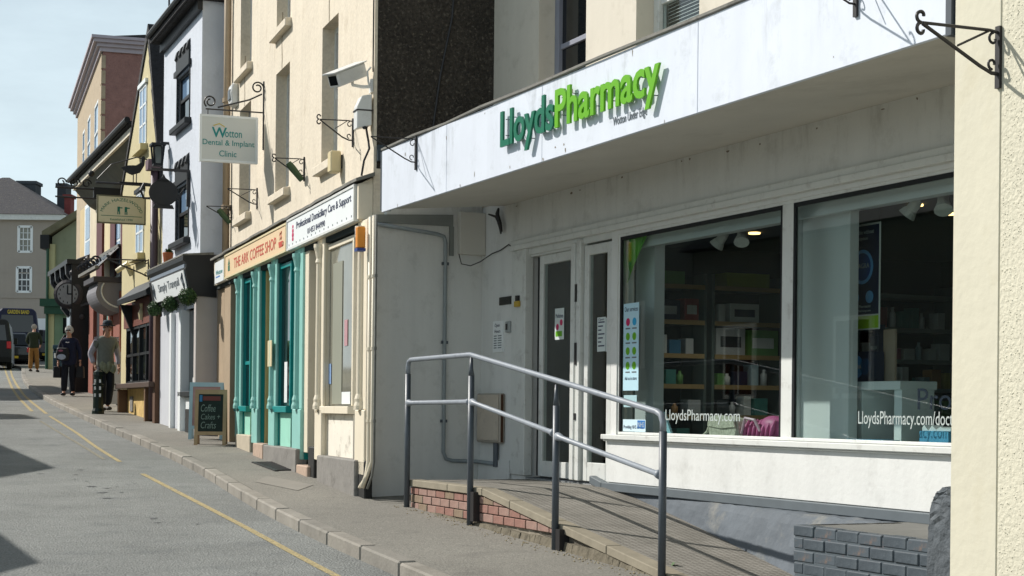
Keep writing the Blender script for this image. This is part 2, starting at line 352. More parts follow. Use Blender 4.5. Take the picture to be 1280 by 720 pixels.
def text_mb(txt, u0, u1, z0, z1, v, depth=.004, bold=0., fit_h=True, shear=0.):
    """flat or slightly thick lettering in the plane y=v, fitted to a box"""
    cu = bpy.data.curves.new('lettering', 'FONT'); cu.body = txt; cu.size = 1; cu.offset = bold; cu.extrude = .5; cu.resolution_u = 3; cu.shear = shear
    ob = bpy.data.objects.new('lettering', cu); COL.objects.link(ob)
    dg = bpy.context.evaluated_depsgraph_get(); dg.update()
    me = bpy.data.meshes.new_from_object(ob.evaluated_get(dg))
    xs = [p.co.x for p in me.vertices]; ys = [p.co.y for p in me.vertices]
    x0, x1, y0, y1 = min(xs), max(xs), min(ys), max(ys)
    mb = MB(); sx = (u1 - u0) / (x1 - x0); sy = (z1 - z0) / (y1 - y0)
    mb.v = [(u0 + (p.co.x - x0) * sx, v - depth * (p.co.z + .5), z0 + (p.co.y - y0) * sy) for p in me.vertices]
    mb.f = [tuple(q.vertices) for q in me.polygons]
    bpy.data.objects.remove(ob); bpy.data.meshes.remove(me); bpy.data.curves.remove(cu)
    return mb
def letters(txt, u0, u1, z0, z1, v, mat, parent, depth=.004, bold=0., name='lettering', label=None):
    return part(text_mb(txt, u0, u1, z0, z1, v, depth, bold), name, mat, parent, label, recalc=False)
def islands(mb):
    n = len(mb.v); par = list(range(n))
    def find(a):
        while par[a] != a: par[a] = par[par[a]]; a = par[a]
        return a
    # weld identical points first so that caps and sides join
    key = {}
    for i, p in enumerate(mb.v):
        k = (round(p[0], 4), round(p[1], 4), round(p[2], 4))
        if k in key: par[find(i)] = find(key[k])
        else: key[k] = i
    for f in mb.f:
        for a in f[1:]: par[find(a)] = find(f[0])
    gr = {}
    for f in mb.f: gr.setdefault(find(f[0]), []).append(f)
    out = []
    for fs in gr.values():
        ids = sorted({a for f in fs for a in f}); mp_ = {a: i for i, a in enumerate(ids)}
        q = MB(); q.v = [mb.v[a] for a in ids]; q.f = [tuple(mp_[a] for a in f) for f in fs]; out.append(q)
    return sorted(out, key=lambda q: min(p[0] for p in q.v))

# ================================================================== SETTING
def strip(pts, z_off, name, mat, kind='structure', parent=None):
    """flat sheet from two polylines of (X,Y)"""
    mb = MB()
    a, b = pts
    for i in range(len(a) - 1):
        q = [a[i], b[i], b[i + 1], a[i + 1]]
        mb.add([(x, y, gz(x, y) + z_off) for x, y in q], [(0, 1, 2, 3)])
    me = mb.mesh(name, mat); o = bpy.data.objects.new(name, me); COL.objects.link(o); OFF[o.name] = (0, 0, 0)
    if parent: o.parent = parent
    else: tag(o, kind=kind)
    return o
kerb_px = [(540, 720), (345, 640), (240, 575), (125, 527), (60, 498), (33, 480), (27, 470), (27, 458)]
KP = [ground(*p) for p in kerb_px]
d0 = (KP[0][0] - KP[1][0], KP[0][1] - KP[1][1])
KP = [(KP[0][0] + d0[0] * k, KP[0][1] + d0[1] * k) for k in (7, 3, 1.0)] + KP + [(-25.6, 80.), (-33., 86.5), (-60, 90.)]
def resample(P, step):
    out = [P[0]]; acc = 0.
    for i in range(len(P) - 1):
        ax, ay = P[i]; bx, by = P[i + 1]; L = math.hypot(bx - ax, by - ay); t = step - acc
        while t <= L: out.append((ax + (bx - ax) * t / L, ay + (by - ay) * t / L)); t += step
        acc = (acc + L) % step
    return out
def smooth(P, n=3):
    for _ in range(n): P = [P[0]] + [((P[i - 1][0] + 2 * P[i][0] + P[i + 1][0]) / 4, (P[i - 1][1] + 2 * P[i][1] + P[i + 1][1]) / 4) for i in range(1, len(P) - 1)] + [P[-1]]
    return P
KL = smooth(resample(KP, .92), 6)
def offs(P, d):   # offset to the right of travel (towards the shops is +)
    out = []
    for i, p in enumerate(P):
        a, b = P[max(0, i - 1)], P[min(len(P) - 1, i + 1)]; tx, ty = b[0] - a[0], b[1] - a[1]; L = math.hypot(tx, ty)
        out.append((p[0] + ty / L * d, p[1] - tx / L * d))
    return out
gm = MB()
ys = [-60, -40, 0, 40, 92, 140, 400, 1500]; xs = [-1500, -300, -60, 0, 60, 300, 1500]
for i in range(len(xs)):
    for j in range(len(ys)): gm.v.append((xs[i], ys[j], gz(xs[i], ys[j]) - .135))
for i in range(len(xs) - 1):
    for j in range(len(ys) - 1):
        a = i * len(ys) + j; gm.f.append((a, a + len(ys), a + len(ys) + 1, a + 1))
G.one(gm, 'ground', earth, None, None, 0, 0, 0, kind='structure')
road = strip((offs(KL, -5.4), offs(KL, 0.02)), -.105, 'road', asphalt)
pave = strip((offs(KL, .13), offs(KL, 7.5)), -.004, 'pavement', pave_tar)
far_pave = strip((offs(KL, -8.5), offs(KL, -5.4)), .0, 'far_pavement', pave_tar)
# kerb stones, one part each
ki, ko = KL, offs(KL, .14)
tones = [kerb_mat, M('kerb_pale', '#8e8980', .88, .2, 3, .5, 35, .01, dirt='#6f695c', dirt_amt=.5, dscale=5), M('kerb_grey', '#817d75', .88, .2, 3, .5, 35, .01, dirt='#5d594f', dirt_amt=.5, dscale=5)]
nk = 0
for i in range(5, len(KL) - 1):
    if KL[i][1] > 84 or KL[i][0] < -30: break
    mb = MB(); e = .012
    A, B, C_, D = KL[i], KL[i + 1], ko[i + 1], ko[i]
    def lerp(p, q, t): return (p[0] + (q[0] - p[0]) * t, p[1] + (q[1] - p[1]) * t)
    A2, B2, C2, D2 = lerp(A, B, e), lerp(A, B, 1 - e), lerp(D, C_, 1 - e), lerp(D, C_, e)
    h = random.uniform(-.006, .008)
    mb.hexa([(x, y, gz(x, y) - .16) for x, y in (A2, B2, C2, D2)] + [(x, y, gz(x, y) + h) for x, y in (A2, B2, C2, D2)])
    part(mb, 'kerb_stone', random.choice(tones), pave, bevel=.014); nk += 1
# road markings (parts of the road)
def mark(px, wdt, mat, name='yellow_line', shift=0.):
    P = [ground(x, y, -.1) for x, y in px]; P = smooth(resample(P, .6) + [P[-1]], 2); P = offs(P, shift)
    return strip((offs(P, -wdt / 2), offs(P, wdt / 2)), -.1005, name, mat, parent=road)
mark([(640, 828), (420, 720), (300, 655), (178, 592)], .062, yellow_mark)
mark([(150, 577), (122, 560), (96, 541), (62, 520)], .06, yellow_mark)
mark([(130, 574), (96, 553), (75, 541), (50, 526)], .05, yellow_faint)
mark([(58, 517), (40, 503), (30, 494), (20, 480), (15, 470), (12, 458)], .07, yellow_mark)
mark([(40, 514), (24, 498), (15, 485), (9, 470), (5, 458)], .07, yellow_mark)
# repairs and ironwork in the surfaces
def patch(px, mat, z, name, parent, off=0.):
    mb = MB(); P = [ground(x, y, off) for x, y in px]
    mb.add([(x, y, gz(x, y) + z) for x, y in P], [tuple(range(len(P)))])
    return part(mb, name, mat, parent)
patch([(318, 602), (372, 613), (392, 606), (334, 595)], pave_patch, .0005, 'repair_patch', pave)
rsc = random.Random(41); scab = M('scab_mat', '#5e6060', .95, .3, 6, .8, 60, .012, speck=.5, sscale=60)
for k in range(26):     # scabbed spots where the top coat has lifted
    cx, cy = (lambda c: (rsc.gauss(c[0], c[2]), rsc.gauss(c[1], c[3])))(((128, 604, 24, 8), (150, 618, 20, 7), (215, 653, 24, 6), (85, 588, 20, 5), (100, 548, 26, 4))[k % 5]) if k < 56 else (rsc.uniform(40, 330), rsc.uniform(520, 700))
    if cx > 0.95 * (cy - 430) + 40: continue
    X0, Y0 = ground(cx, cy, -.1); a = rsc.uniform(-.4, .4) - .38; L = rsc.uniform(.015, .07); w_ = L * rsc.uniform(.3, .9); n = 13; mb = MB(); vs = []
    for q in range(n):
        t = 2 * math.pi * q / n; r = rsc.uniform(.35, 1.15); ex, ey = math.cos(t) * L * r, math.sin(t) * w_ * r
        x, y = X0 + ex * 1.0, Y0 + ex * a * .2 + ey * 1.6; vs.append((x, y, gz(x, y) - .1012))
    mb.add(vs, [tuple(range(n))]); part(mb, 'surface_scab', scab, road)
fx, fy = ground(345, 583)
cov = MB(); cfr = Fr(fx, fy, -.38)
for k in range(9): cov.box(-.62 + k * .14, -.62 + k * .14 + .09, -.12, .12, -.01, .012)
cov.box(-.66, .66, -.16, -.12, -.01, .01).box(-.66, .66, .12, .16, -.01, .01)
cvo = cfr.one(cov, 'drain_grate', iron_black, 'dark slotted drain grate set in the pavement outside the coffee shop', 'drain grate', 0, 0, 0)
cvo.location = (fx, fy, gz(fx, fy)); cvo.rotation_euler = (0, 0, cfr.rz)
# tilt the grate with the street
cvo.rotation_euler = (Matrix.Rotation(math.atan(GS), 3, 'X') @ Matrix.Rotation(cfr.rz, 3, 'Z')).to_euler()
gt = MB(); rnd = random.Random(3)
P = Fr(.33, 15.5, -.449)
for k in range(260):
    t = rnd.random(); u = -.5 + t * 5.4; v = -1.24 - abs(rnd.gauss(0, .09)); x, y = P.w(u, v); z = gz(x, y); r = rnd.uniform(.003, .009)
    gt.lathe([(r * .5, 0), (r, r * .5), (r * .5, r)], (x, y, z - .004), 5)
go = G.one(gt, 'grit', M('grit_mat', '#a49679', .9, .4, 40), None, None, 0, 0, 0, kind='stuff')
gt = MB()
for k in range(500):
    j = rnd.randrange(10, 30); t = rnd.random(); a, b = KL[j], KL[j + 1]; q = (a[0] + (b[0] - a[0]) * t, a[1] + (b[1] - a[1]) * t)
    d = abs(rnd.gauss(0, .12)) + .03; r = rnd.uniform(.003, .011)
    gt.lathe([(r * .5, 0), (r, r * .5), (r * .5, r)], (q[0] - d * .93, q[1] - d * .35, gz(*q) - .11), 5)
G.one(gt, 'gutter_grit', M('gutter_grit_mat', '#8f846d', .9, .4, 40), None, None, 0, 0, 0, kind='stuff')

# ================================================================== PHARMACY
def H(fr, v, x, y): return fr.hit(v, x, y)
pz0 = .66
ph = P.thing('pharmacy_building', 'white fronted pharmacy with a deep flat canopy, big shop windows and glazed doors', 'shop', 0, 0, pz0)
UL, UR = -1.6, 7.41       # wall ends
w = MB()
w.holes(UL, UR, .5, 3.72, 0, [(-.47, 1.29, .98, 3.2), (1.4, UR - .2, 1.42, 3.165)], .16)
part(w, 'front_wall', white_render, ph, recalc=False)
# wing wall closing the recess on the left
uw = lambda v: -1.36 - .24 * (v + 1.27) / 1.27
w = MB(); w.hexa([(-1.75, -1.27, .4), (-1.36, -1.27, .4), (-1.605, .02, .4), (-1.75, .02, .4), (-1.75, -1.27, 3.55), (-1.36, -1.27, 3.55), (-1.605, .02, 3.665), (-1.75, .02, 3.665)])
part(w, 'wing_wall', white_render, ph, bevel=.006)
w = MB(); w.hexa([(-1.75, -1.12, 3.5), (uw(-1.12) - .004, -1.12, 3.5), (-1.609, .0, 3.5), (-1.75, .0, 3.5), (-1.75, -1.12, 4.06), (uw(-1.12) - .004, -1.12, 4.06), (-1.609, .0, 4.06), (-1.75, .0, 4.06)]); part(w, 'wing_wall_head', white_render, ph)
w = MB(); w.box(-1.6, -.82, -.02, 0, .9, 1.13); w.box(-1.58, -.8, -.03, -.021, .9, 1.06)
part(w, 'skirting', white_render, ph)
# canopy
c = MB(); c.prism([(-1.27, 3.57), (0.0, 3.68), (0.0, 4.0), (-1.27, 4.1)], -1.03, 7.40, 0)
cano = part(c, 'canopy', soffit_paint, ph)
for a, b in ((-1.05, .63), (.634, 2.6), (2.604, 4.93), (4.934, 7.375)):
    f = MB(); f.box(a, b, -1.30, -1.272, 3.54, 4.135); part(f, 'fascia_panel', fascia_white, cano, bevel=.003)
f = MB(); f.tube([(-1.06, -1.295, 4.15), (-.2, -1.31, 4.155), (.55, -1.29, 4.148), (1.4, -1.31, 4.156), (2.3, -1.3, 4.15), (3.6, -1.31, 4.153), (5, -1.30, 4.148), (7.38, -1.30, 4.15)], .017, 6)
f.box(-1.05, 7.38, -1.285, -.0, 4.10, 4.138)
part(f, 'lead_flashing', lead_grey, cano)
f = MB(); f.box(-1.09, -1.052, -1.30, -1.2, 3.56, 4.13); part(f, 'canopy_end_trim', steel_paint, cano)
f = MB(); f.box(7.377, 7.42, -1.31, -1.1, 3.53, 4.3); part(f, 'canopy_end_trim', steel_paint, cano)
# upper storey wall with two windows
wins = [(-.29, .72), (1.67, 2.72), (4.2, 5.25), (6.3, 7.3)]
w = MB(); w.holes(UL + .0, UR, 3.72, 9.2, .012, [(a, b, 4.3, 5.95) for a, b in wins], .24)
w.box(UL + .01, UR, .62, 7, 4.0, 9.2)
part(w, 'upper_wall', upper_cream, ph, recalc=False)
for k, (a, b) in enumerate(wins):
    fm = MB(); v = .21
    for q in ((a, a + .09), (b - .09, b)): fm.box(q[0], q[1], v - .03, v + .05, 4.3, 5.95)
    fm.box(a + .09, b - .09, v - .03, v + .05, 5.86, 5.95).box(a + .09, b - .09, v - .03, v + .05, 4.3, 4.4).box(a + .09, b - .09, v - .01, v + .04, 5.1, 5.15)
    wo = part(fm, 'upper_window', shaded_frame if k == 0 else frame_white, ph, bevel=.004)  # first frame is a blue-grey copy, its shade put into the colour
    g_ = MB(); g_.box(a + .09, b - .09, v + .012, v + .02, 4.4, 5.86); part(g_, 'pane', dark_glass if k != 1 else clear_glass, wo)
    if k == 1:
        for j in range(48):
            z = 4.4 + j * .03; bl = MB(); bl.hexa([(a + .1, v + .05, z), (b - .1, v + .05, z), (b - .1, v + .072, z + .008), (a + .1, v + .072, z + .008), (a + .1, v + .05, z + .003), (b - .1, v + .05, z + .003), (b - .1, v + .072, z + .011), (a + .1, v + .072, z + .011)])
            part(bl, 'blind_slat', sign_white, wo)
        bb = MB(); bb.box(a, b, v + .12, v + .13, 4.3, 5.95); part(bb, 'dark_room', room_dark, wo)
    s_ = MB(); s_.box(a - .06, b + .06, -.05, .2, 4.24, 4.298); part(s_, 'window_sill', upper_cream, ph)
rf = MB(); rf.prism([(-.25, 9.18), (7.2, 9.18), (3.5, 12.2)], UL, UR, 0); part(rf, 'roof', slate_roof, ph)
# display window: sill, panel, frame
w = MB(); w.box(1.28, UR, -.03, .0, 1.015, 1.385); part(w, 'stall_riser', white_render, ph, bevel=.003)
w = MB(); w.box(1.25, UR, -.075, -.001, 1.387, 1.43); w.box(1.25, UR, -.05, -.001, 1.372, 1.386); part(w, 'window_sill', frame_white, ph, bevel=.005)
w = MB(); w.box(1.27, UR, -.075, -.031, .94, 1.012); w.prism([(1.27, .94), (1.27, 1.012), (1.04, 1.06), (1.04, .99)], -.075, -.005, 1); part(w, 'grey_skirting', grey_paint, ph, bevel=.006)
fr_ = MB(); vf = .012
for a, b in ((1.29, 1.425), (3.93, 4.075), (6.55, 6.69)): fr_.box(a, b, vf, .06, 1.43, 3.14)
fr_.box(1.29, UR, vf, .06, 3.14, 3.20); fr_.box(-.80, UR, -.05, -.001, 3.20, 3.25); fr_.box(-.80, UR, -.035, -.001, 3.25, 3.30); fr_.box(1.43, UR, 0, .06, 1.43, 1.455)
wf = part(fr_, 'display_window', frame_white, ph, bevel=.004)
for a, b in ((1.425, 3.93), (4.075, 6.55), (6.69, UR - .2)):
    g_ = MB(); g_.box(a, b, .03, .036, 1.455, 3.14); part(g_, 'pane', shop_glass, wf)
bd = MB()
for a, b in ((1.425, 3.93), (4.075, 6.55)): bd.box(a, a + .028, .012, .03, 1.455, 3.14).box(b - .02, b, .012, .03, 1.455, 3.14).box(a, b, .012, .03, 3.11, 3.14)
part(bd, 'glazing_seal', black_paint, wf)
# doors
d = MB(); d.box(-.80, -.52, -.02, .0, 1.0, 3.20).box(-.52, -.44, -.035, .05, 1.0, 3.20); part(d, 'door_jamb', door_white, ph, bevel=.004)
d = MB(); d.box(-.44, -.32, .1, .12, 1.0, 3.2); part(d, 'dark_gap', black_paint, ph)
d = MB(); d.box(-.47, 1.29, .0, .35, .94, .985); part(d, 'threshold', steel_paint, ph)
def leaf(u0, u1, v, name, kick):
    q = MB(); z0, z1 = 1.0, 3.12
    q.box(u0, u0 + .085, v, v + .05, z0, z1).box(u1 - .085, u1, v, v + .05, z0, z1).box(u0 + .085, u1 - .085, v, v + .05, z1 - .09, z1).box(u0 + .085, u1 - .085, v, v + .05, z0, z0 + kick)
    o = part(q, name, door_white, ph, bevel=.005)
    g_ = MB(); g_.box(u0 + .085, u1 - .085, v + .02, v + .026, z0 + kick, z1 - .09); part(g_, 'pane', shop_glass, o); return o
leafL = leaf(-.30, .46, .05, 'sliding_door', .15)
leafR = leaf(.76, 1.29, -.0, 'sliding_door', .17)
d = MB(); d.box(.46, .52, .09, .14, 1.0, 3.14).box(.54, .62, -.03, .05, 1.0, 3.16).box(.66, .74, -.035, .06, 1.0, 3.18).box(.62, .66, .0, .05, 1.0, 3.16)
part(d, 'door_post', door_white, ph, bevel=.006)
d = MB(); d.box(-.44, 1.29, .0, .1, 3.14, 3.2).box(-.44, .76, .02, .12, 3.12, 3.14); part(d, 'door_head_track', door_white, ph)
d = MB(); d.box(.655, .69, -.045, -.034, 2.05, 2.25).box(.655, .685, -.045, -.034, 2.62, 2.78).box(.655, .685, -.045, -.034, 1.55, 1.61); part(d, 'door_catch', iron_black, ph)
# interior shell
it = MB(); rd, rl, rr_ = 5.0, -.5, UR
it.add([(rl, rd, .98), (rr_, rd, .98), (rr_, rd, 3.5), (rl, rd, 3.5)], [(0, 1, 2, 3)])
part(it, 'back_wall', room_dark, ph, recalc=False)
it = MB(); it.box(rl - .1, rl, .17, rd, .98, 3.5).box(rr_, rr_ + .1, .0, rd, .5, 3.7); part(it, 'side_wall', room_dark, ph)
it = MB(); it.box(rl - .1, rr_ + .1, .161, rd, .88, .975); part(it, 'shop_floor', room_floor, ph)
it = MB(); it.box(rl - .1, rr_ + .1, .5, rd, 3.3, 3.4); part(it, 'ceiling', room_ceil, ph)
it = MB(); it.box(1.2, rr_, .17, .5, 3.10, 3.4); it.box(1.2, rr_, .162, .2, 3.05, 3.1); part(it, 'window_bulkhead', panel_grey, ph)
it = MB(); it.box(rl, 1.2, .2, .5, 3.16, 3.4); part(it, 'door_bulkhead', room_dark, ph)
it = MB(); it.box(1.4, rr_, .165, .75, 1.36, 1.42); part(it, 'display_shelf', shelf_metal, ph)
u0 = H(P, .30, 797, 420)[0]; u1 = H(P, .30, 820, 420)[0]
it = MB(); it.box(u0, u1 - .0, .28, .38, 1.42, 3.10); part(it, 'display_post', panel_grey, ph)
u0 = H(P, .30, 1001, 420)[0]; u1 = H(P, .30, 1064, 420)[0]
it = MB(); it.box(u0 + .04, u1, .28, .36, 1.42, 3.10); it.box(u0 - .05, u0 + .037, .24, .40, 1.42, 3.10); part(it, 'display_panel', panel_grey, ph, bevel=.004)
for (x, y, v) in ((1145, 286, 1.6), (1186, 304, 2.2), (943, 291, 1.6), (560, 290, 1.6)):
    u, z = H(P, v, x, y); q = MB(); q.lathe([(.055, 3.285), (.055, 3.299)], (u, v + .0, 0), 16); 
    dl = P.one(q, 'downlight', lamp_on, {1145: 'lit round downlight in the shop ceiling beside the right spotlights', 1186: 'lit round downlight at the right edge of the window behind the pillar', 943: 'lit round downlight in the shop ceiling beside the left spotlights', 560: 'lit round downlight in the ceiling behind the doors'}[x], 'light', u, v, 3.285)
    ll = bpy.data.lights.new('downlight_lamp', 'SPOT'); ll.energy = 34; ll.spot_size = R(120); ll.spot_blend = .6; ll.shadow_soft_size = .05; ll.color = (1, .93, .82)
    lo_ = bpy.data.objects.new('downlight_lamp', ll); COL.objects.link(lo_); wx, wy = P.w(u, v); lo_.location = (wx, wy, 3.27)

rst = random.Random(77); stn = M('stain_mat', '#837a6d', .95, .4, 20)
for k in range(11):     # damp spots where the soffit meets the wall
    u = rst.uniform(-1.3, 5.8); mb = MB(); n = 9; w0, h0 = rst.uniform(.01, .035), rst.uniform(.005, .012); z = 3.655 - rst.uniform(0, .03)
    mb.add([(u + w0 * math.cos(2 * math.pi * q / n) * rst.uniform(.5, 1.1), -.0025, z + h0 * math.sin(2 * math.pi * q / n) * rst.uniform(.5, 1.2)) for q in range(n)], [tuple(range(n))]); part(mb, 'damp_spot', stn, ph)
for k in range(16):     # rust spots and scuffs on the canopy front
    u = rst.uniform(-.9, 7.2); mb = MB(); n = 8; w0, h0 = rst.uniform(.004, .014), rst.uniform(.006, .03); z = rst.choice((3.56, 3.6, 4.08, 4.0)) + rst.uniform(-.01, .02)
    mb.add([(u + w0 * math.cos(2 * math.pi * q / n) * rst.uniform(.5, 1.1), -1.3015, z + h0 * math.sin(2 * math.pi * q / n) * rst.uniform(.5, 1.2)) for q in range(n)], [tuple(range(n))]); part(mb, 'rust_spot', stn, cano)
# ------------------------------------------------------------------ cement footing between skirting and ramp (part of the pharmacy)
def zr(u): return .968 if u < 1.33 else .968 - .1335 * (u - 1.33)
rn = random.Random(11); ft = MB(); NU, NV = 44, 9; grid = []
for i in range(NU + 1):
    u = 1.30 + (5.52 - 1.30) * i / NU; t = max(0., (u - 1.6) / 3.9)
    vb = -.03 - .44 * t ** 1.35; ve = vb * .45; zt = .952 - .01 * t
    row = []
    for j in range(NV + 1):
        s = j / NV
        if s < .35: q = s / .35; v = -.0 + (ve) * q; z = zt - .012 * q
        else:
            q = (s - .35) / .65; v = ve + (vb - ve) * (q ** .8); z = zt - .012 - (zt - .012 - (zr(u) - .03)) * (q ** 1.5)
        a = .012 * t if .1 < s < .97 else 0
        row.append((u, v + rn.uniform(-a, a), z + rn.uniform(-a, a) * .6))
    grid.append(row)
for i in range(NU):
    for j in range(NV): ft.add([grid[i][j], grid[i + 1][j], grid[i + 1][j + 1], grid[i][j + 1]], [(0, 1, 2, 3)])
part(ft, 'cement_footing', grey_cement, ph, smooth=True, recalc=False)
# ------------------------------------------------------------------ access ramp
rp_ = P.thing('access_ramp', 'concrete access ramp with red brick side sloping down from the pharmacy doors', 'ramp', 2, -1.2, .62)
UE = 5.9
m = MB()
for a, b, k in ((-.405, 1.33, 0), (1.332, UE, 1)):
    m.hexa([(a, -1.19, zr(a) - .16), (b, -1.19, zr(b) - .16), (b, -.02 if k == 0 else -.03, zr(b) - .16), (a, -.0, zr(a) - .16), (a, -1.19, zr(a)), (b, -1.19, zr(b)), (b, -.02 if k == 0 else -.03, zr(b)), (a, -.0, zr(a))])
deck = bpy.data.materials.new('ribbed_deck'); deck.use_nodes = True
t_ = deck.node_tree; n_ = t_.nodes; l_ = t_.links; b_ = n_['Principled BSDF']; b_.inputs['Roughness'].default_value = .9
tc_ = n_.new('ShaderNodeTexCoord'); br = n_.new('ShaderNodeTexBrick'); br.offset = 0; br.inputs['Scale'].default_value = 1
br.inputs['Brick Width'].default_value = .05; br.inputs['Row Height'].default_value = .05; br.inputs['Mortar Size'].default_value = .006; br.inputs['Mortar Smooth'].default_value = .3
br.inputs['Color1'].default_value = (1, 1, 1, 1); br.inputs['Color2'].default_value = (.9, .9, .9, 1); br.inputs['Mortar'].default_value = (.55, .53, .5, 1)
ns_ = n_.new('ShaderNodeTexNoise'); ns_.inputs['Scale'].default_value = 3; ns_.inputs['Detail'].default_value = 9; ns_.inputs['Roughness'].default_value = .7
cr_ = n_.new('ShaderNodeValToRGB'); cr_.color_ramp.elements[0].position = .3; cr_.color_ramp.elements[1].position = .7
cr_.color_ramp.elements[0].color = (*lin('#726f67'), 1); cr_.color_ramp.elements[1].color = (*lin('#959189'), 1)
mm_ = n_.new('ShaderNodeMix'); mm_.data_type = 'RGBA'; mm_.blend_type = 'MULTIPLY'; mm_.inputs[0].default_value = 1
bp_ = n_.new('ShaderNodeBump'); bp_.inputs['Strength'].default_value = .8; bp_.inputs['Distance'].default_value = .008
l_.new(tc_.outputs['Object'], br.inputs['Vector']); l_.new(tc_.outputs['Object'], ns_.inputs['Vector']); l_.new(ns_.outputs[0], cr_.inputs[0])
l_.new(cr_.outputs[0], mm_.inputs[6]); l_.new(br.outputs[0], mm_.inputs[7]); l_.new(mm_.outputs[2], b_.inputs['Base Color'])
l_.new(br.outputs['Fac'], bp_.inputs['Height']); bp_.invert = True; l_.new(bp_.outputs[0], b_.inputs['Normal'])
part(m, 'ramp_deck', deck, rp_)
m = MB(); cuts = [-.42, .55, 1.33, 1.9, 2.7, 3.6, 4.5, UE]
for a, b in zip(cuts[:-1], cuts[1:]):
    q = MB(); e = .004
    q.hexa([(a + e, -1.23, zr(a) - .058), (b - e, -1.23, zr(b) - .058), (b - e, -1.10, zr(b) - .058), (a + e, -1.10, zr(a) - .058), (a + e, -1.23, zr(a) + .006), (b - e, -1.23, zr(b) + .006), (b - e, -1.10, zr(b) + .006), (a + e, -1.10, zr(a) + .006)])
    part(q, 'edging_slab', slab_conc, rp_, bevel=.006)
m = MB(); m.prism([(-.37, .5), (-.37, .908), (1.33, .908), (UE, zr(UE) - .06), (UE, .2)], -1.19, -.05, 1); part(m, 'mortar_backing', mortar, rp_)
m = MB(); N = 60; tops = []
for i in range(N + 1):
    u = -.40 + (5.2 + .40) * i / N; zt = min(.712 - .022 * max(0, u + .4), zr(u) - .062) + rn.uniform(-.006, .008); x, y = P.w(u, -1.2); tops.append((u, zt, gz(x, y) - .05))
for i in range(N):
    (a, z1, g1), (b, z2, g2) = tops[i], tops[i + 1]; o1, o2 = -1.222 - rn.uniform(0, .012), -1.222 - rn.uniform(0, .012)
    m.hexa([(a, -1.25 , g1), (b, -1.25, g2), (b, -1.15, g2), (a, -1.15, g1), (a, o1, z1), (b, o1, z2), (b, -1.15, z2), (a, -1.15, z1)])
part(m, 'rough_footing', footing, rp_)
def mk_brick(L, hgt, dep, mat, nm, bev=.004):
    q = MB(); q.box(0, L, 0, dep, 0, hgt); return q.mesh(nm, mat, bevel=bev)
BL, BH = .205, .066
bm_ = {(k, L): mk_brick(L, BH, .10, mt, 'brick') for k, mt in enumerate((brick_red, brick_pale, brick_drab)) for L in (BL, .097, .15)}
def lay(parent, me, u, v, z, rz=0.):
    o = bpy.data.objects.new('brick', me); COL.objects.link(o); o.parent = parent; of = OFF[parent.name]; o.location = (u - of[0], v - of[1], z - of[2]); o.rotation_euler = (0, 0, rz); return o
for row in range(3):
    z = .748 + .074 * row if row < 2 else .896; 
    z = .692 + .074 * row
    u = -.405 + (0 if row % 2 else -.0)
    first = True
    while u < 3.1:
        L = .097 if (first and row % 2) else BL; first = False
        za, zb_ = min(z + BH, zr(u) - .066), min(z + BH, zr(u + L) - .066)
        if za > z + .02 and z + .05 > .712 - .022 * max(0, u + .4):
            k = 2 if (rn.random() < .10 or u < -.2 and row == 1) else (1 if rn.random() < .45 else 0)
            if zb_ > z + BH - .002: lay(rp_, bm_[(k, L)], u, -1.213 + rn.uniform(-.003, .003), z)
            else:
                q = MB(); zb_ = max(zb_, z + .006); q.hexa([(u, -1.213, z), (u + L, -1.213, z), (u + L, -1.113, z), (u, -1.113, z), (u, -1.213, za), (u + L, -1.213, zb_), (u + L, -1.113, zb_), (u, -1.113, za)])
                part(q, 'brick', (brick_red, brick_pale, brick_drab)[k], rp_, bevel=.004)
        u += L + .011
for row in range(3):       # brick end of the landing
    for k in range(4): o = lay(rp_, bm_[(k % 2, BL)], -.412, -.22 - k * .216 - (.1 if row % 2 else 0), .692 + .074 * row, -math.pi / 2)
# ------------------------------------------------------------------ handrail
hr = P.thing('handrail', 'grey tubular steel handrail with four posts along the pharmacy ramp', 'handrail', 2, -1.26, .62)
PU, RV = (-.38, 1.15, 2.82, 4.46), -1.26
top = [(PU[0], RV, 1.95), (PU[0], RV, 2.03), (PU[0] + .02, RV, 2.075), (PU[0] + .07, RV, 2.092), (PU[1] - .08, RV, 2.1), (PU[1], RV, 2.098), (PU[1] + .08, RV, 2.086), (PU[2], RV, 1.86), (PU[3] - .09, RV, 1.632), (PU[3] - .03, RV, 1.612), (PU[3], RV, 1.56), (PU[3], RV, 1.49)]
q = MB(); q.tube(top, .0225, 12); part(q, 'top_rail', rail_paint, hr, smooth=True)
for k, u in enumerate(PU):
    x, y = P.w(u, RV); g0 = gz(x, y); q = MB(); zt = (1.96, 2.04, 1.79, 1.5)[k]
    if k in (1, 2):
        q.tube([(u, RV, g0 - .05), (u, RV, zt - .12)], .027, 10); q.tube([(u, RV, zt - .12), (u, RV - .002, zt - .06), (u, RV, zt + .04)], [.027, .018, .013], 10)
    else: q.tube([(u, RV, g0 - .05), (u, RV, zt)], .027, 10)
    po = part(q, 'post', steel_paint, hr, smooth=True)
    if k in (1, 2):   # fixing strap back to the ramp
        q = MB(); q.box(u + .03, u + .10, RV - .012, RV + .07, zr(u) - .28, zr(u) - .03).box(u + .0, u + .03, RV - .01, RV + .01, zr(u) - .26, zr(u) - .22); part(q, 'fixing_strap', iron_black, po)
for a, b, za, zb in ((PU[0], PU[1], 1.69, 1.70), (PU[1], PU[2], 1.70, 1.455), (PU[2], PU[3], 1.44, 1.205)):
    q = MB(); d = (b - a); pt = lambda t: (a + d * t, RV, za + (zb - za) * t)
    q.tube([pt(.016), pt(.04), pt(.06), pt(.94), pt(.96), pt(.984)], [.034, .03, .021, .021, .03, .034], 10); part(q, 'mid_rail', rail_paint, hr, smooth=True)
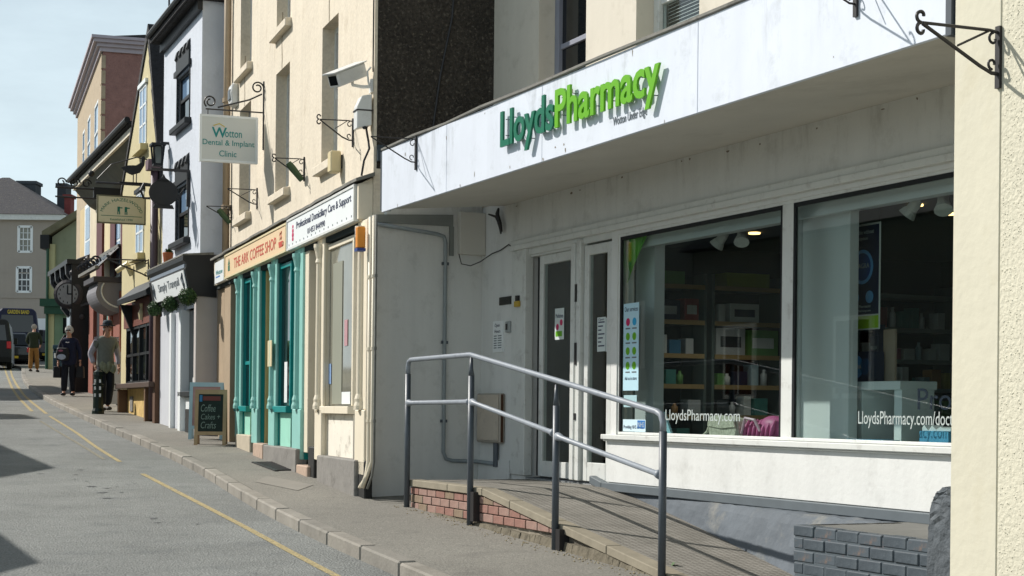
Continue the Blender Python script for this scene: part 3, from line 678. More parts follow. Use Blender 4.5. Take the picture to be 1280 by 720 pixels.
# ------------------------------------------------------------------ low brick wall and stone post
bw = P.thing('low_brick_wall', 'low wall of grey painted bricks at the foot of the pharmacy front', 'wall', 6.15, -.93, .47)
q = MB(); q.box(5.525, 6.93, -.926, -.12, .3, .93); part(q, 'mortar_core', slate_mortar, bw)
q = MB(); q.box(5.52, 6.93, -.86, -.01, .931, .944); part(q, 'cement_ledge', ledge_cement, bw)
sb = {(k, L): mk_brick(L, .066, .10, mt, 'brick', .006) for k, mt in enumerate((slate_brick, slate_brick_worn)) for L in (.212, .10)}
for row in range(8):
    z = .878 - row * .0765; u = 5.515 - (.0 if row % 2 else .0); first = True
    while u < 6.86:
        L = .10 if first and row % 2 else .212; first = False
        lay(bw, sb[(1 if rn.random() < .3 else 0, L)], u, -.932 + rn.uniform(-.004, .004), z + rn.uniform(-.002, .002)); u += L + .010
    for k in range(3): lay(bw, sb[(0, .212)], 5.519, -.615 + k * .222 - (.1 if row % 2 else 0), z, -math.pi / 2)
q = MB(); prof = [(-.13, .3), (.17, .3), (.165, .9), (.16, 1.18), (.12, 1.25), (.04, 1.285), (-.05, 1.275), (-.11, 1.2), (-.135, 1.05), (-.14, .7)]
st = bpy.data.meshes.new('stone'); q.prism([(6.985 + a, z - .035) for a, z in prof], -.99, -.76, 1)
sp = P.one(q, 'stone_post', stone_dark, 'rough dark grey stone post with a rounded top beside the cream pillar', 'stone post', 6.985, -.9, .4, bevel=.03)
bb_ = bmesh.new(); bb_.from_mesh(sp.data); bmesh.ops.triangulate(bb_, faces=bb_.faces); bmesh.ops.subdivide_edges(bb_, edges=bb_.edges, cuts=4, use_grid_fill=True)
for vtx in bb_.verts: vtx.co += Vector((rn.uniform(-1, 1), rn.uniform(-1, 1), rn.uniform(-1, 1))) * .006
bb_.to_mesh(sp.data); bb_.free()
# ------------------------------------------------------------------ cream neighbour on the right
nb = P.thing('rendered_building', 'cream roughcast building with a smooth pillar edge at the right of the pharmacy', 'building', 7.43, -1.3, .4)
q = MB(); q.box(7.43, 7.785, -1.30, 5.5, .2, 8.2); part(q, 'pillar', smooth_cream, nb, bevel=.012)
q = MB(); NX, NZ = 150, 420; us_ = [7.80 + 1.0 * i / NX for i in range(NX + 1)]
q.box(7.786, 13, -1.30, 5.5, .2, 8.2); part(q, 'roughcast_wall', roughcast, nb)
q = MB(); r2 = random.Random(5)
for k in range(7000):      # pebbles of the roughcast where they show
    u, z = r2.uniform(7.80, 8.55), r2.uniform(.5, 4.4); r = r2.uniform(.004, .011)
    q.add([(u - r, -1.298, z - r * .6), (u + r * .3, -1.298, z - r), (u + r, -1.298, z + r * .4), (u - r * .2, -1.298, z + r), (u, -1.298 - r * .5, z)], [(0, 1, 4), (1, 2, 4), (2, 3, 4), (3, 0, 4)])
part(q, 'roughcast_grain', roughcast, nb, kind='stuff')
q = MB(); q.prism([(-1.5, 8.2), (5.7, 8.2), (2, 10.8)], 7.43, 13, 0); part(q, 'roof', slate_roof, nb)
# ------------------------------------------------------------------ wrought-iron sign brackets
def curl(c, r, a0, turns, ax=(0, 1, 0), n=18, side=1):
    pts = []
    for i in range(n + 1):
        t = i / n; a = a0 + side * turns * 2 * math.pi * t; rr = r * (1 - .62 * t)
        pts.append((c[0], c[1] + rr * math.cos(a), c[2] + rr * math.sin(a)))
    return pts
def bracket(fr, u, v, zt, zb, L, label, group=None, r=.0065, tipcurl=.05, wallcurl=True, brace=True, mat=None):
    b = fr.thing('sign_bracket', label, 'sign bracket', u, v, zb, group); mat = mat or iron_black
    q = MB(); q.box(u - .016, u + .016, v - .016, v - .001, zb - .07, zt + .03); part(q, 'wall_bar', mat, b)
    q = MB(); q.tube([(u, v - .01, zt), (u, v - .06, zt + .006), (u, v - L, zt)], r * .8, 6); part(q, 'arm', mat, b)
    q = MB(); q.tube([(u, v - .012, zb), (u, v - .05, zb + .0), (u, v - .12, zb + (zt - zb) * .14), (u, v - L, zt - .004)], r, 6); part(q, 'strut', mat, b)
    if brace:
        q = MB(); q.tube([(u, v - .07, zt), (u, v - L * .55, zb + (zt - zb) * .56)], r * .6, 5); part(q, 'brace', mat, b)
    if tipcurl:
        q = MB()
        for s in (1, -1):
            q.tube(curl((u, v - L - tipcurl * .2, zt + s * tipcurl), tipcurl, -s * math.pi / 2, .75, side=-s), [r * .9] * 19, 5)
        part(q, 'tip_scroll', mat, b)
    if wallcurl:
        q = MB(); q.tube(curl((u, v - .04, zt - .035), .03, math.pi / 2, .8, n=12), r * .7, 5); q.tube(curl((u, v - .045, zb + .045), .028, -math.pi / 2, .8, n=12, side=-1), r * .7, 5); part(q, 'wall_scroll', mat, b)
    return b
bracket(P, -.105, -1.30, 4.105, 3.90, .445, 'thin black iron bracket at the left end of the white canopy', tipcurl=0)
bracket(P, 6.62, -1.30, 4.08, 3.86, .45, 'black iron bracket at the upper right of the white canopy, cut by the photo edge', tipcurl=.035)
bk = bracket(P, 7.769, -1.30, 3.468, 3.27, .46, 'black scrolled iron bracket on the cream pillar at the right', r=.010, tipcurl=.032)
# ------------------------------------------------------------------ canopy sign
sg = P.thing('pharmacy_sign', 'raised green lettering of the pharmacy name on the white canopy', 'sign', 1.91, -1.302, 3.65)
for txt, a, b, mt, lo in (('Lloyds', 1.91, 2.90, text_dgreen, 3.655), ('Pharmacy', 2.925, 4.515, text_lime, 3.655)):
    for q in islands(text_mb(txt, a, b, lo, 4.03, -1.332, .018, .02)):
        lt = part(q, 'letter', mt, sg, recalc=False)
        us2 = [p[0] for p in q.v]; zs2 = [p[2] for p in q.v]; k = MB()
        for zz in (.3, .75): k.tube([((min(us2) + max(us2)) / 2, -1.30, min(zs2) + (max(zs2) - min(zs2)) * zz), ((min(us2) + max(us2)) / 2, -1.338, min(zs2) + (max(zs2) - min(zs2)) * zz)], .004, 5)
        part(k, 'stand_off', steel_paint, lt)
letters('Wotton Under Edge', 3.78, 4.27, 3.615, 3.695, -1.3015, text_grey, sg, .002)
# ------------------------------------------------------------------ small things on the recess walls
def plate(fr, name, label, cat, u0, u1, v, z0, z1, mat, th=.012, bevel=.003, group=None):
    q = MB(); q.box(u0, u1, v - th, v - .001, z0, z1); return fr.one(q, name, mat, label, cat, (u0 + u1) / 2, v, z0, group, bevel=bevel)
mb_ = P.thing('meter_box', 'beige metal meter box with a dark brown edge low on the recess wall', 'meter box', -1.25, 0, 1.28)
q = MB(); q.box(-1.56, -.97, -.06, -.001, 1.30, 1.80); part(q, 'case', M('meter_beige', '#a8a094', .55, .08, 4, streak=.1), mb_, bevel=.012)
q = MB(); q.box(-.969, -.96, -.05, -.025, 1.31, 1.79); part(q, 'dark_edge', M('edge_brown', '#4a3020', .8, .4, 12), mb_)  # thin dark brown strip along the right side of the case
q = MB(); q.box(-1.53, -1.0, -.07, -.061, 1.325, 1.785); part(q, 'cover', M('meter_cover', '#c0b5a6', .5, .06, 5, dirt='#7b746a', dirt_amt=.3, dscale=8), mb_, bevel=.004)
q = MB(); q.tube([(-1.12, -.035, 1.30), (-1.12, -.035, 1.06)], .028, 8); part(q, 'outlet_pipe', steel_paint, mb_)
jb = P.thing('junction_box', 'square white boxed housing under the canopy in the recess corner', 'junction box', -1.48, -.18, 3.2)
q = MB(); q.hexa([(uw(-.30) - .03, -.30, 3.22), (uw(-.30) + .07, -.30, 3.22), (-1.50, -.002, 3.22), (-1.62, -.002, 3.22), (uw(-.30) - .03, -.30, 3.655), (uw(-.30) + .07, -.30, 3.655), (-1.50, -.002, 3.655), (-1.62, -.002, 3.655)]); part(q, 'case', soffit_paint, jb, bevel=.006)
q = MB(); q.tube([(-1.5, -.30, 3.22), (-1.48, -.28, 3.12), (-1.43, -.2, 3.10), (-1.36, -.12, 3.14), (-1.3, -.02, 3.22), (-1.1, -.012, 3.24), (-.9, -.012, 3.28), (-.8, -.012, 3.24)], .006, 5); part(q, 'cable', iron_black, jb)
pipe = P.thing('conduit_pipe', 'grey conduit pipe running down the shaded wing wall of the recess', 'pipe', -1.32, -.5, 1.1)
q = MB(); q.tube([(uw(-1.24) + .02, -1.24, 3.46), (uw(-.55) + .02, -.55, 3.41), (uw(-.47) + .02, -.47, 3.39), (uw(-.45) + .02, -.45, 3.33), (uw(-.45) + .02, -.45, 1.20), (uw(-.42) + .02, -.42, 1.13), (uw(-.34) + .02, -.34, 1.11), (uw(-.06) + .03, -.05, 1.10), (-1.12, -.035, 1.09)], .02, 8); part(q, 'pipe_run', M('conduit_grey', '#8d9598', .5, .08, 6), pipe, smooth=True)
q = MB()
for z in (1.5, 2.3, 3.1): q.box(uw(-.45) - .01, uw(-.45) + .03, -.485, -.415, z, z + .03)
part(q, 'pipe_clip', steel_paint, pipe)
q = MB(); q.hexa([(uw(-1.25) - .02, -1.25, 3.48), (uw(-1.25) + .02, -1.25, 3.48), (uw(-.36) + .02, -.36, 3.50), (uw(-.36) - .02, -.36, 3.50), (uw(-1.25) - .02, -1.25, 3.555), (uw(-1.25) + .02, -1.25, 3.555), (uw(-.36) + .02, -.36, 3.62), (uw(-.36) - .02, -.36, 3.62)]); q.hexa([(uw(-.40) - .02, -.40, 3.2), (uw(-.40) + .02, -.40, 3.2), (uw(-.35) + .02, -.35, 3.2), (uw(-.35) - .02, -.35, 3.2), (uw(-.40) - .02, -.40, 3.5), (uw(-.40) + .02, -.40, 3.5), (uw(-.35) + .02, -.35, 3.5), (uw(-.35) - .02, -.35, 3.5)]); P.one(q, 'trunking', M('trunk_grey', '#7e827f', .7, .1, 6), 'dark grey cable trunking along the top of the shaded wing wall', 'trunking', -1.34, -.8, 3.4)
q = MB(); q.tube([(-1.12, -.03, 3.66), (-1.08, -.06, 3.60), (-1.02, -.06, 3.50), (-1.0, -.05, 3.42), (-1.03, -.04, 3.40), (-1.05, -.05, 3.5), (-1.14, -.05, 3.58), (-1.3, -.06, 3.62)], [.012, .022, .026, .016, .01, .016, .014, .008], 6); P.one(q, 'cable_bundle', iron_black, 'dark bundle of loose cable hanging under the canopy near the corner', 'cable', -1.05, -.03, 3.4)
plate(P, 'name_plate', 'small dark rectangular plate on the wall left of the pharmacy doors', 'plate', -1.12, -.84, -.0, 2.685, 2.765, M('dark_plate', '#1d1d17', .4), .015)
nt_ = P.thing('notice_board', 'white opening hours notice on the wall left of the pharmacy doors', 'notice', -1.15, 0, 2.2)
q = MB(); q.box(-1.27, -1.02, -.014, -.001, 2.215, 2.53); part(q, 'board', sign_white, nt_)
letters('Open', -1.22, -1.1, 2.46, 2.505, -.0145, text_navy, nt_, .001); letters('Hours', -1.22, -1.08, 2.41, 2.445, -.0145, text_navy, nt_, .001)
for k in range(6):
    q = MB(); z = 2.375 - k * .024; q.box(-1.24, -1.17, -.0155, -.0142, z, z + .01).box(-1.14, -1.05, -.0155, -.0142, z, z + .01); part(q, 'text_line', text_grey, nt_)
ic = P.thing('intercom', 'small grey intercom with a square button on the wall by the notice', 'intercom', -.88, 0, 2.4)
q = MB(); q.box(-.93, -.83, -.03, -.001, 2.405, 2.515); part(q, 'case', M('intercom_grey', '#9ba0a0', .5), ic, bevel=.006)
q = MB(); q.box(-.91, -.87, -.035, -.0305, 2.43, 2.49); part(q, 'button', iron_black, ic)
ye = P.thing('alarm_key_box', 'small yellow key box on the white door surround', 'key box', -.62, 0, 2.64)
q = MB(); q.box(-.68, -.58, -.05, -.021, 2.645, 2.70); part(q, 'case', M('key_yellow', '#b99b3c', .5), ye, bevel=.004)
q = MB(); q.box(-.66, -.60, -.045, -.021, 2.70, 2.755); part(q, 'lock', iron_black, ye)
# notices on the door glass
def sheet(name, label, cat, px, v, mat, group=None):
    u, z = zip(*[H(P, v, *p) for p in px]); q = MB(); q.box(min(u), max(u), v - .002, v, min(z), max(z)); t = P.thing(name, label, cat, min(u), v, min(z), group)
    part(q, 'paper', mat, t); return t, min(u), max(u), min(z), max(z)
paper = M('paper', '#cfd8d6', .6, .03, 5)
t, a, b, c0, c1 = sheet('door_notice', 'white notice with red and green pictures on the left door glass', 'notice', [(694, 386), (705, 424)], .068, paper)
q = MB(); q.lathe([(.03, 0), (.03, .002)], ((a + b) / 2 - .04, .065, c0 + .12), 10, 1); q.lathe([(.03, 0), (.03, .002)], ((a + b) / 2 + .04, .065, c0 + .16), 10, 1); part(q, 'picture', text_magenta, t)
q = MB(); q.box(a + .02, b - .04, .0645, .0655, c0 + .03, c0 + .08); part(q, 'picture', text_lime, t)
letters('Medicines', a + .02, b - .02, c1 - .09, c1 - .05, .0655, text_navy, t, .001)
for i, (x0, x1) in enumerate(((747, 757), (758, 768))):
    t, a, b, c0, c1 = sheet('door_notice', ['white opening times sheet at the left of the pair on the right door', 'white sheet of small print at the right of the pair on the right door'][i], 'notice', [(x0, 397), (x1, 439)], .018, paper)
    for k in range(7):
        q = MB(); z = c1 - .05 - k * .035; q.box(a + .02, b - .02 - .03 * (k % 3), .0145, .0155, z, z + .012); part(q, 'text_line', text_navy, t)
    if i == 0: letters('Open', a + .02, b - .03, c1 - .035, c1 - .008, .0155, text_navy, t, .001)
# stickers in the left of the display window
t, a, b, c0, c1 = sheet('window_sticker', 'tall pale blue services sticker with coloured round icons in the left window', 'sticker', [(780, 380), (798, 488)], .028, M('sticker_blue', '#b9dcea', .5, .03))
letters('Our services', a + .02, b - .02, c1 - .07, c1 - .03, .0255, text_navy, t, .001)
for r_ in range(4):
    for k in range(2):
        q = MB(); q.lathe([(.034, 0), (.034, .002)], (a + (b - a) * (.3 + .42 * k), .0235, c1 - .16 - r_ * .125), 12, 1); part(q, 'icon', [text_magenta, M('icon_blue', '#2f9fd0')][k] if r_ == 0 else text_lime, t)
        q = MB(); q.box(a + (b - a) * (.3 + .42 * k) - .04, a + (b - a) * (.3 + .42 * k) + .04, .0245, .0255, c1 - .222 - r_ * .125, c1 - .21 - r_ * .125); part(q, 'text_line', text_grey, t)
letters('Ask us in store', a + .03, b - .03, c0 + .09, c0 + .12, .0255, text_navy, t, .001)
sheet('window_sticker', 'small plain pale sticker under the tall services sticker in the left window', 'sticker', [(780, 494), (796, 509)], .028, M('sticker_pale', '#a9c9cf', .5, .03))
t, a, b, c0, c1 = sheet('window_sticker', 'NHS services sticker low in the left corner of the display window', 'sticker', [(779, 524), (807, 540)], .028, M('sticker_pale2', '#cbe2ea', .5, .03))
q = MB(); q.box(b - .14, b - .01, .0245, .0255, c1 - .075, c1 - .008); part(q, 'blue_logo', M('nhs_blue', '#1d6fb8'), t); letters('NHS', b - .13, b - .02, c1 - .065, c1 - .02, .0243, text_white, t, .001); letters('Providing NHS services', a + .015, b - .03, c0 + .015, c0 + .055, .0255, text_navy, t, .001)
for txt, x0, x1, y0, y1, lab, mt in (('LloydsPharmacy.com', 832, 925, 549, 526, 'white web address lettering along the foot of the left display window', text_white), ('LloydsPharmacy.com/doctor', 1073, 1203, 550, 526, 'white web address lettering along the foot of the right display window', text_white)):
    a, c0 = H(P, .028, x0, (y0 + y1) / 2); b = H(P, .028, x1, (y0 + y1) / 2)[0]
    t = P.thing('window_lettering', lab, 'lettering', a, .028, 1.50); letters(txt, a, b, 1.535, 1.65, .0275, mt, t, .002, .0)
a = H(P, .16, 1147, 515)[0]; t = P.thing('window_lettering', 'dark blue lettering inside the right display window above the web address', 'lettering', a, .16, 1.7); letters('Provide', a, a + .75, 1.66, 1.80, .16, M('text_ink', '#182238', .6), t, .002, .0)
# ------------------------------------------------------------------ things inside the pharmacy windows
def spot(x, y, v, label):
    u, z = H(P, v, x, y); t = P.thing('spotlight', label, 'spotlight', u, v, 2.9)
    q = MB(); q.box(u - .2, u + .2, v - .035, v + .035, z + .05, z + .085).box(u - .02, u + .02, v - .02, v + .02, z + .085, 3.3); part(q, 'mounting_plate', black_paint, t, bevel=.006)
    for du, tilt in ((-.12, -.6), (.13, .5)):
        q = MB(); ax = Vector((tilt, -.35, -.8)).normalized(); p0 = Vector((u + du, v, z + .045))
        q.tube([p0, p0 + ax * .035, p0 + ax * .09, p0 + ax * .095, p0 + ax * .14], [.03, .038, .042, .05, .064], 12); part(q, 'lamp_head', camera_white, t)
        q = MB(); q.tube([p0 - Vector((0, 0, .0)), p0 + Vector((0, 0, .05))], .02, 6); part(q, 'swivel', black_paint, t)
spot(917, 296, .55, 'white twin-headed spotlight at the top of the left display window')
spot(1163, 255, .55, 'white twin-headed spotlight at the top of the right display window')
# hanging fabric banner top left
a, c1 = H(P, .11, 776.5, 296); b = H(P, .11, 808, 296)[0]; q = MB(); N = 14
for i in range(N):
    t0, t1 = i / N, (i + 1) / N
    def pt(t, s): w_ = (1 - t) ** 1.3; u = a + (b - a) * s * w_; return (u, .11 + .015 * math.sin(9 * s + 3 * t), 3.13 - t * .66)
    for k in range(6): q.add([pt(t0, k / 6), pt(t0, (k + 1) / 6), pt(t1, (k + 1) / 6), pt(t1, k / 6)], [(0, 1, 2, 3)])
bn = P.one(q, 'fabric_banner', M('banner_green', '#66c026', .7, .25, 9), 'bright green draped banner at the top left of the display window', 'banner', a, .2, 2.4, recalc=False)
md = bn.modifiers.new('thick', 'SOLIDIFY'); md.thickness = .004
# hanging poster
po = P.thing('hanging_poster', 'dark blue hanging poster with a glowing round emblem in the right display window', 'poster', 4.27, .5, 2.2)
a, b = H(P, .5, 1058, 340)[0], H(P, .5, 1100, 340)[0]
q = MB(); q.box(a, b, .5, .508, 2.235, 3.0); part(q, 'frame', frame_white, po, bevel=.003)
q = MB(); q.box(a + .012, b - .012, .497, .4995, 2.345, 2.985); part(q, 'dark_print', M('poster_navy', '#101c3e', .35, .1, 3), po)
q = MB(); q.box(a + .012, b - .012, .497, .4995, 2.245, 2.335); part(q, 'green_band', M('poster_green', '#a3cf24', .4), po)
cx = (a + b) / 2 - .0
q = MB(); q.lathe([(.125, 0), (.125, .002)], (cx, .4945, 2.69), 24, 1); part(q, 'emblem', M('emblem_blue', '#6fb4ee', .3), po)
q = MB(); q.lathe([(.1, 0), (.1, .002)], (cx, .4925, 2.69), 24, 1); part(q, 'emblem_centre', M('emblem_dark', '#2a559c', .3), po)
for k in (-1, 1):
    q = MB(); q.lathe([(.045, 0), (.045, .002)], (cx + k * .085, .4945, 2.47), 16, 1); part(q, 'emblem', M('emblem_small', '#6aa9e0', .3), po)
letters('VIAGRA', cx - .085, cx + .085, 2.68, 2.715, .492, text_white, po, .001, .01)
letters('Available without', cx - .14, cx + .13, 2.925, 2.955, .4965, text_white, po, .001, .008); letters('prescription', cx - .14, cx + .06, 2.875, 2.905, .4965, text_white, po, .001, .008)
letters('Ask a Pharmacist', cx - .12, cx + .10, 2.395, 2.415, .4965, text_white, po, .001, .006); letters('LloydsPharmacy.com', cx - .12, cx + .1, 2.36, 2.382, .4965, text_white, po, .001, .008)
for k in (a + .02, b - .02):
    q = MB(); q.tube([(k, .504, 3.0), (k, .504, 3.12)], .002, 4); part(q, 'hanging_wire', iron_black, po)
# shelf units along the left wall of the shop (facing the light)
def shelf_unit(v0, v1, zs, label, strips, tint):
    t = P.thing('shelf_unit', label, 'shelves', -.2, (v0 + v1) / 2, .98)
    q = MB(); q.box(-.49, -.45, v0, v1, .98, 3.0); part(q, 'back_panel', tint, t)
    for v in (v0, v1 - .03): q = MB(); q.box(-.45, .0, v, v + .03, .98, 3.0); part(q, 'upright', room_wall, t)
    for z in zs:
        q = MB(); q.box(-.44, .0, v0 + .03, v1 - .03, z - .025, z); part(q, 'shelf', shelf_metal, t)
        q = MB(); q.box(.001, .012, v0 + .03, v1 - .03, z - .04, z + .005); part(q, 'price_strip', strips, t)
    return t
zA = (1.25, 1.6, 1.9, 2.20, 2.53, 2.88)
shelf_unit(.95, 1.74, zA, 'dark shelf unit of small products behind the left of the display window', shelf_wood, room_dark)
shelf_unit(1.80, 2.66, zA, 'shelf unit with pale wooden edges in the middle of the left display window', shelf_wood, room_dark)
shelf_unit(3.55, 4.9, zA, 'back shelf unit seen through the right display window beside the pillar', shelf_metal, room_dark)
cols = ['#c9cdd0', '#3f7aa0', '#9c4a45', '#6ea35a', '#c9bd6a', '#2b3550', '#b5728c', '#dfe3e2', '#4c8f88', '#b98a54', '#4a5055', '#a9c2cc']
pm = [M('packet_%d' % i, tuple(x * .9 for x in lin(c)), .45, .1, 6) for i, c in enumerate(cols)]
rp2 = random.Random(21)
def product(v, z, w_, h_, d_, mat, label, group=None, kind='box', u=-.02, deco=None):
    if kind == 'box':
        q = MB(); q.box(u - d_, u, v, v + w_, z + .001, z + h_); o = P.one(q, 'product_box', mat, label, 'product', u, v, z, group, bevel=.003)
        if deco:
            q = MB(); q.box(u + .0005, u + .002, v + w_ * .15, v + w_ * .85, z + h_ * .3, z + h_ * .7); part(q, 'printed_panel', deco, o)
    else:
        q = MB(); r = w_ / 2; q.lathe([(r, 0), (r, h_ * .7), (r * .45, h_ * .82), (r * .45, h_)], (u - r, v + r, z + .001), 10); o = P.one(q, 'product_bottle', mat, label, 'bottle', u - r, v + r, z, group, smooth=True)
    return o
product(2.02, 2.53, .34, .19, .2, pm[7], 'white boxed appliance with a dark picture on the middle shelf of the left window', deco=pm[5])
product(1.86, 2.20, .34, .27, .2, pm[0], 'large white box printed with a black device on the lower wooden shelf', deco=pm[10])
product(2.23, 2.20, .36, .26, .2, pm[3], 'green and white box beside the large white box on the lower wooden shelf', deco=pm[7])
product(1.98, 2.885, .5, .14, .25, solid('lime_box', '#8f9c18'), 'lime green header box on top of the wooden edged shelf unit')
product(1.0, 2.885, .5, .13, .25, pm[3], 'dark green header box on top of the left shelf unit')
product(1.02, 2.53, .13, .24, .2, pm[2], 'red carton at the left end of an upper shelf in the left window')
product(1.18, 2.53, .27, .2, .2, pm[5], 'navy carton with a white lid on the upper left shelf', deco=pm[0])
product(1.5, 2.53, .16, .22, .2, pm[2], 'red carton with a white panel on the upper left shelf', deco=pm[7])
CN = ['pale grey', 'blue', 'red', 'green', 'yellow', 'navy', 'pink', 'white', 'teal', 'orange', 'dark grey', 'light blue']
ORD = ['first', 'second', 'third', 'fourth', 'fifth', 'sixth', 'seventh', 'eighth', 'ninth', 'tenth', 'eleventh', 'twelfth', 'thirteenth']
SH = ['bottom', 'second lowest', 'middle', 'upper middle', 'top']
for (v0, v1) in ((.99, 1.7), (1.84, 2.6), (3.6, 4.8)):
    un = {.99: 'left shelf unit', 1.84: 'middle shelf unit', 3.6: 'back shelf unit'}[v0]
    for iz, z in enumerate(zA[:-1]):
        v = v0 + rp2.uniform(0, .05); nn = 0
        while v < v1 - .1:
            w_ = rp2.uniform(.07, .17); h_ = rp2.uniform(.1, .23)
            skip = (z in (2.53,) and (v0 < 1 or 1.9 < v < 2.4)) or (z == 2.20 and 1.7 < v < 2.62)
            if z == 2.53 and v0 < 1: skip = True
            if not skip and v + w_ < v1:
                kd = 'box' if rp2.random() < .7 else 'bottle'
                ci = rp2.choice((0, 0, 1, 2, 3, 3, 4, 5, 6, 7, 7, 7, 8, 8, 9, 10, 11, 11)); product(v, z, w_ if kd == 'box' else .07, h_, .15, pm[ci], '%s %s, %s from left on the %s shelf, %s' % (CN[ci], 'packet' if kd == 'box' else 'bottle', ORD[nn], SH[iz], un), 'packets on the pharmacy shelves' if kd == 'box' else 'bottles on the pharmacy shelves', kd); nn += 1
            v += w_ + rp2.uniform(.01, .06)
# display plinth, boxes and bags in the window
def uz(v, x, y): return H(P, v, x, y)
a, b = uz(.55, 1069, 485)[0], uz(.55, 1147, 485)[0]
pl = P.thing('display_plinth', 'white display table with open legs in the right display window', 'table', (a + b) / 2, .55, 1.42)
q = MB(); q.box(a, b, .4, .72, 1.80, 1.86); part(q, 'table_top', sign_white, pl, bevel=.004)
for u in (a + .18, b - .09):
    q = MB(); q.box(u, u + .085, .42, .70, 1.42, 1.80); part(q, 'leg', sign_white, pl, bevel=.003)
q = MB(); q.box(a - .05, a + .13, .5, .74, 1.42, 1.70); P.one(q, 'white_box', sign_white, 'low white box behind the display table in the right window', 'box', a, .6, 1.42, bevel=.004)
dbx = solid('dark_blue_box', '#16294a', .3)
q = MB(); q.box(a - .03, a + .25, .5, .62, 1.861, 2.08); o = P.one(q, 'blue_carton', dbx, 'wide dark blue carton with a round emblem on the white display table', 'carton', a, .5, 1.861, bevel=.003)
q = MB(); q.lathe([(.085, 0), (.085, .003)], (a + .08, .496, 1.97), 18, 1); part(q, 'emblem', M('carton_emblem', '#4a8fd0', .3), o); letters('VIAGRA', a + .015, a + .145, 1.955, 1.985, .4955, text_white, o, .001, .01)
q = MB(); q.lathe([(.06, 0), (.06, .003)], (a + .19, .496, 1.97), 18, 1); part(q, 'emblem', M('carton_emblem2', '#234b78', .3), o)
q = MB(); q.box(a + .06, a + .16, .63, .72, 1.861, 2.2); q.box(a + .08, a + .14, .64, .71, 2.2, 2.28); o = P.one(q, 'blue_bottle_box', dbx, 'tall dark blue pack standing behind the wide blue carton', 'carton', a + .1, .66, 1.861, bevel=.004)
letters('VIAGRA', a + .07, a + .15, 2.1, 2.125, .6285, text_white, o, .001, .01)
q = MB(); q.box(a + .21, a + .34, .64, .66, 1.861, 2.24); P.one(q, 'card', M('card_beige', '#bda995', .6), 'plain beige card standing beside the dark blue packs', 'card', a + .27, .65, 1.861)
# flat blue packs on the sill
for x0, x1, y0, y1, lab, nm in ((1063, 1110, 559, 553, 'flat blue and white booklet lying on the window shelf', 'booklet'), (1155, 1192, 560, 543, 'pale blue tissue box at the right end of the window shelf', 'tissue_box')):
    a2, b2 = uz(.14, x0, y0)[0], uz(.14, x1, y0)[0]; q = MB(); h_ = .035 if nm == 'booklet' else .105
    q.box(a2, b2, .10, .24, 1.421, 1.421 + h_); o = P.one(q, nm, M(nm + '_blue', '#5fa9cf', .4), lab, nm.replace('_', ' '), a2, .1, 1.421, bevel=.003)
    q = MB()
    if nm == 'booklet': q.box(a2 + .1, b2 - .02, .095, .0995, 1.425, 1.447)
    else:
        n = 14; q.prism([(a2 + .005, 1.52)] + [(a2 + .005 + (b2 - a2 - .01) * i / n, 1.545 + .02 * math.sin(i * 1.7) * (i % 2)) for i in range(n + 1)] + [(b2 - .005, 1.50)], .12, .2, 1)
    part(q, 'white_band' if nm == 'booklet' else 'tissue', sign_white, o)
q = MB(); a2 = uz(.14, 829, 540)[0]; q.prism([(a2, 1.421), (a2 + .17, 1.421), (a2 + .02, 1.63)], .13, .15, 1); P.one(q, 'price_card', M('card_cyan', '#a7d6e2', .5), 'pale cyan wedge shaped card behind the handrail corner post in the window', 'card', a2, .14, 1.421)
# handbags
def bag(x0, x1, lab, mat, kind):
    a2, b2 = uz(.3, x0, 548)[0], uz(.3, x1, 548)[0]; w_ = b2 - a2; t = P.thing('handbag', lab, 'handbag', (a2 + b2) / 2, .3, 1.421); q = MB()
    n = 12; vs = []
    if kind == 'flat':
        pr = [(0, 0), (1, 0), (1.04, .08), (.93, .16), (.5, .18), (.06, .17), (-.03, .07)]
        q.prism([(a2 + w_ * p[0], 1.421 + p[1]) for p in pr], .24, .38, 1); part(q, 'body', mat, t, bevel=.02)
        q = MB(); q.prism([(a2 + w_ * p[0], 1.421 + p[1]) for p in [(.0, .10), (.5, .08), (1, .095), (.93, .168), (.5, .188), (.06, .176)]], .228, .238, 1); part(q, 'flap', mat, t, bevel=.003)
        q = MB(); q.tube([(a2 + w_ * .1, .3, 1.58), (a2 - .05, .3, 1.56), (a2 - .1, .29, 1.47), (a2 - .16, .28, 1.435)], .012, 6); part(q, 'strap', mat, t)
    else:
        for i, (cx_, cz_, r, s) in enumerate(((.28, .1, .10, (1.7, .8, .75)), (.72, .11, .11, (1.5, .8, .85)), (.5, .12, .10, (1.6, .8, .8)))): q.ball((a2 + w_ * cx_, .32, 1.421 + .002 + r * s[2]), r, 14, 9, s)
        bo = part(q, 'body', mat, t, smooth=True)
        q = MB()
        for k in range(7): u = a2 + w_ * (.12 + .13 * k); q.tube([(u, .235, 1.435), (u + .03, .235, 1.51), (u + .02, .27, 1.58)], [.012, .02, .006], 6)
        part(q, 'fold', mat, t, smooth=True)
        q = MB(); q.tube([(a2 + w_ * .1, .22, 1.47), (a2 + w_ * .3, .19, 1.59), (a2 + w_ * .55, .2, 1.575), (a2 + w_ * .66, .22, 1.49)], .012, 6); part(q, 'handle', M('strap_pale', '#d9b9c6', .5), t)
snake = M('bag_check', '#c9c7b4', .5, .5, 45)
bag(893, 928, 'grey patterned handbag on the shelf of the left display window', snake, 'flat'); bag(934, 976, 'pink gathered handbag beside the centre mullion of the display window', M('bag_pink', '#c25f92', .5, .2, 9), 'soft')
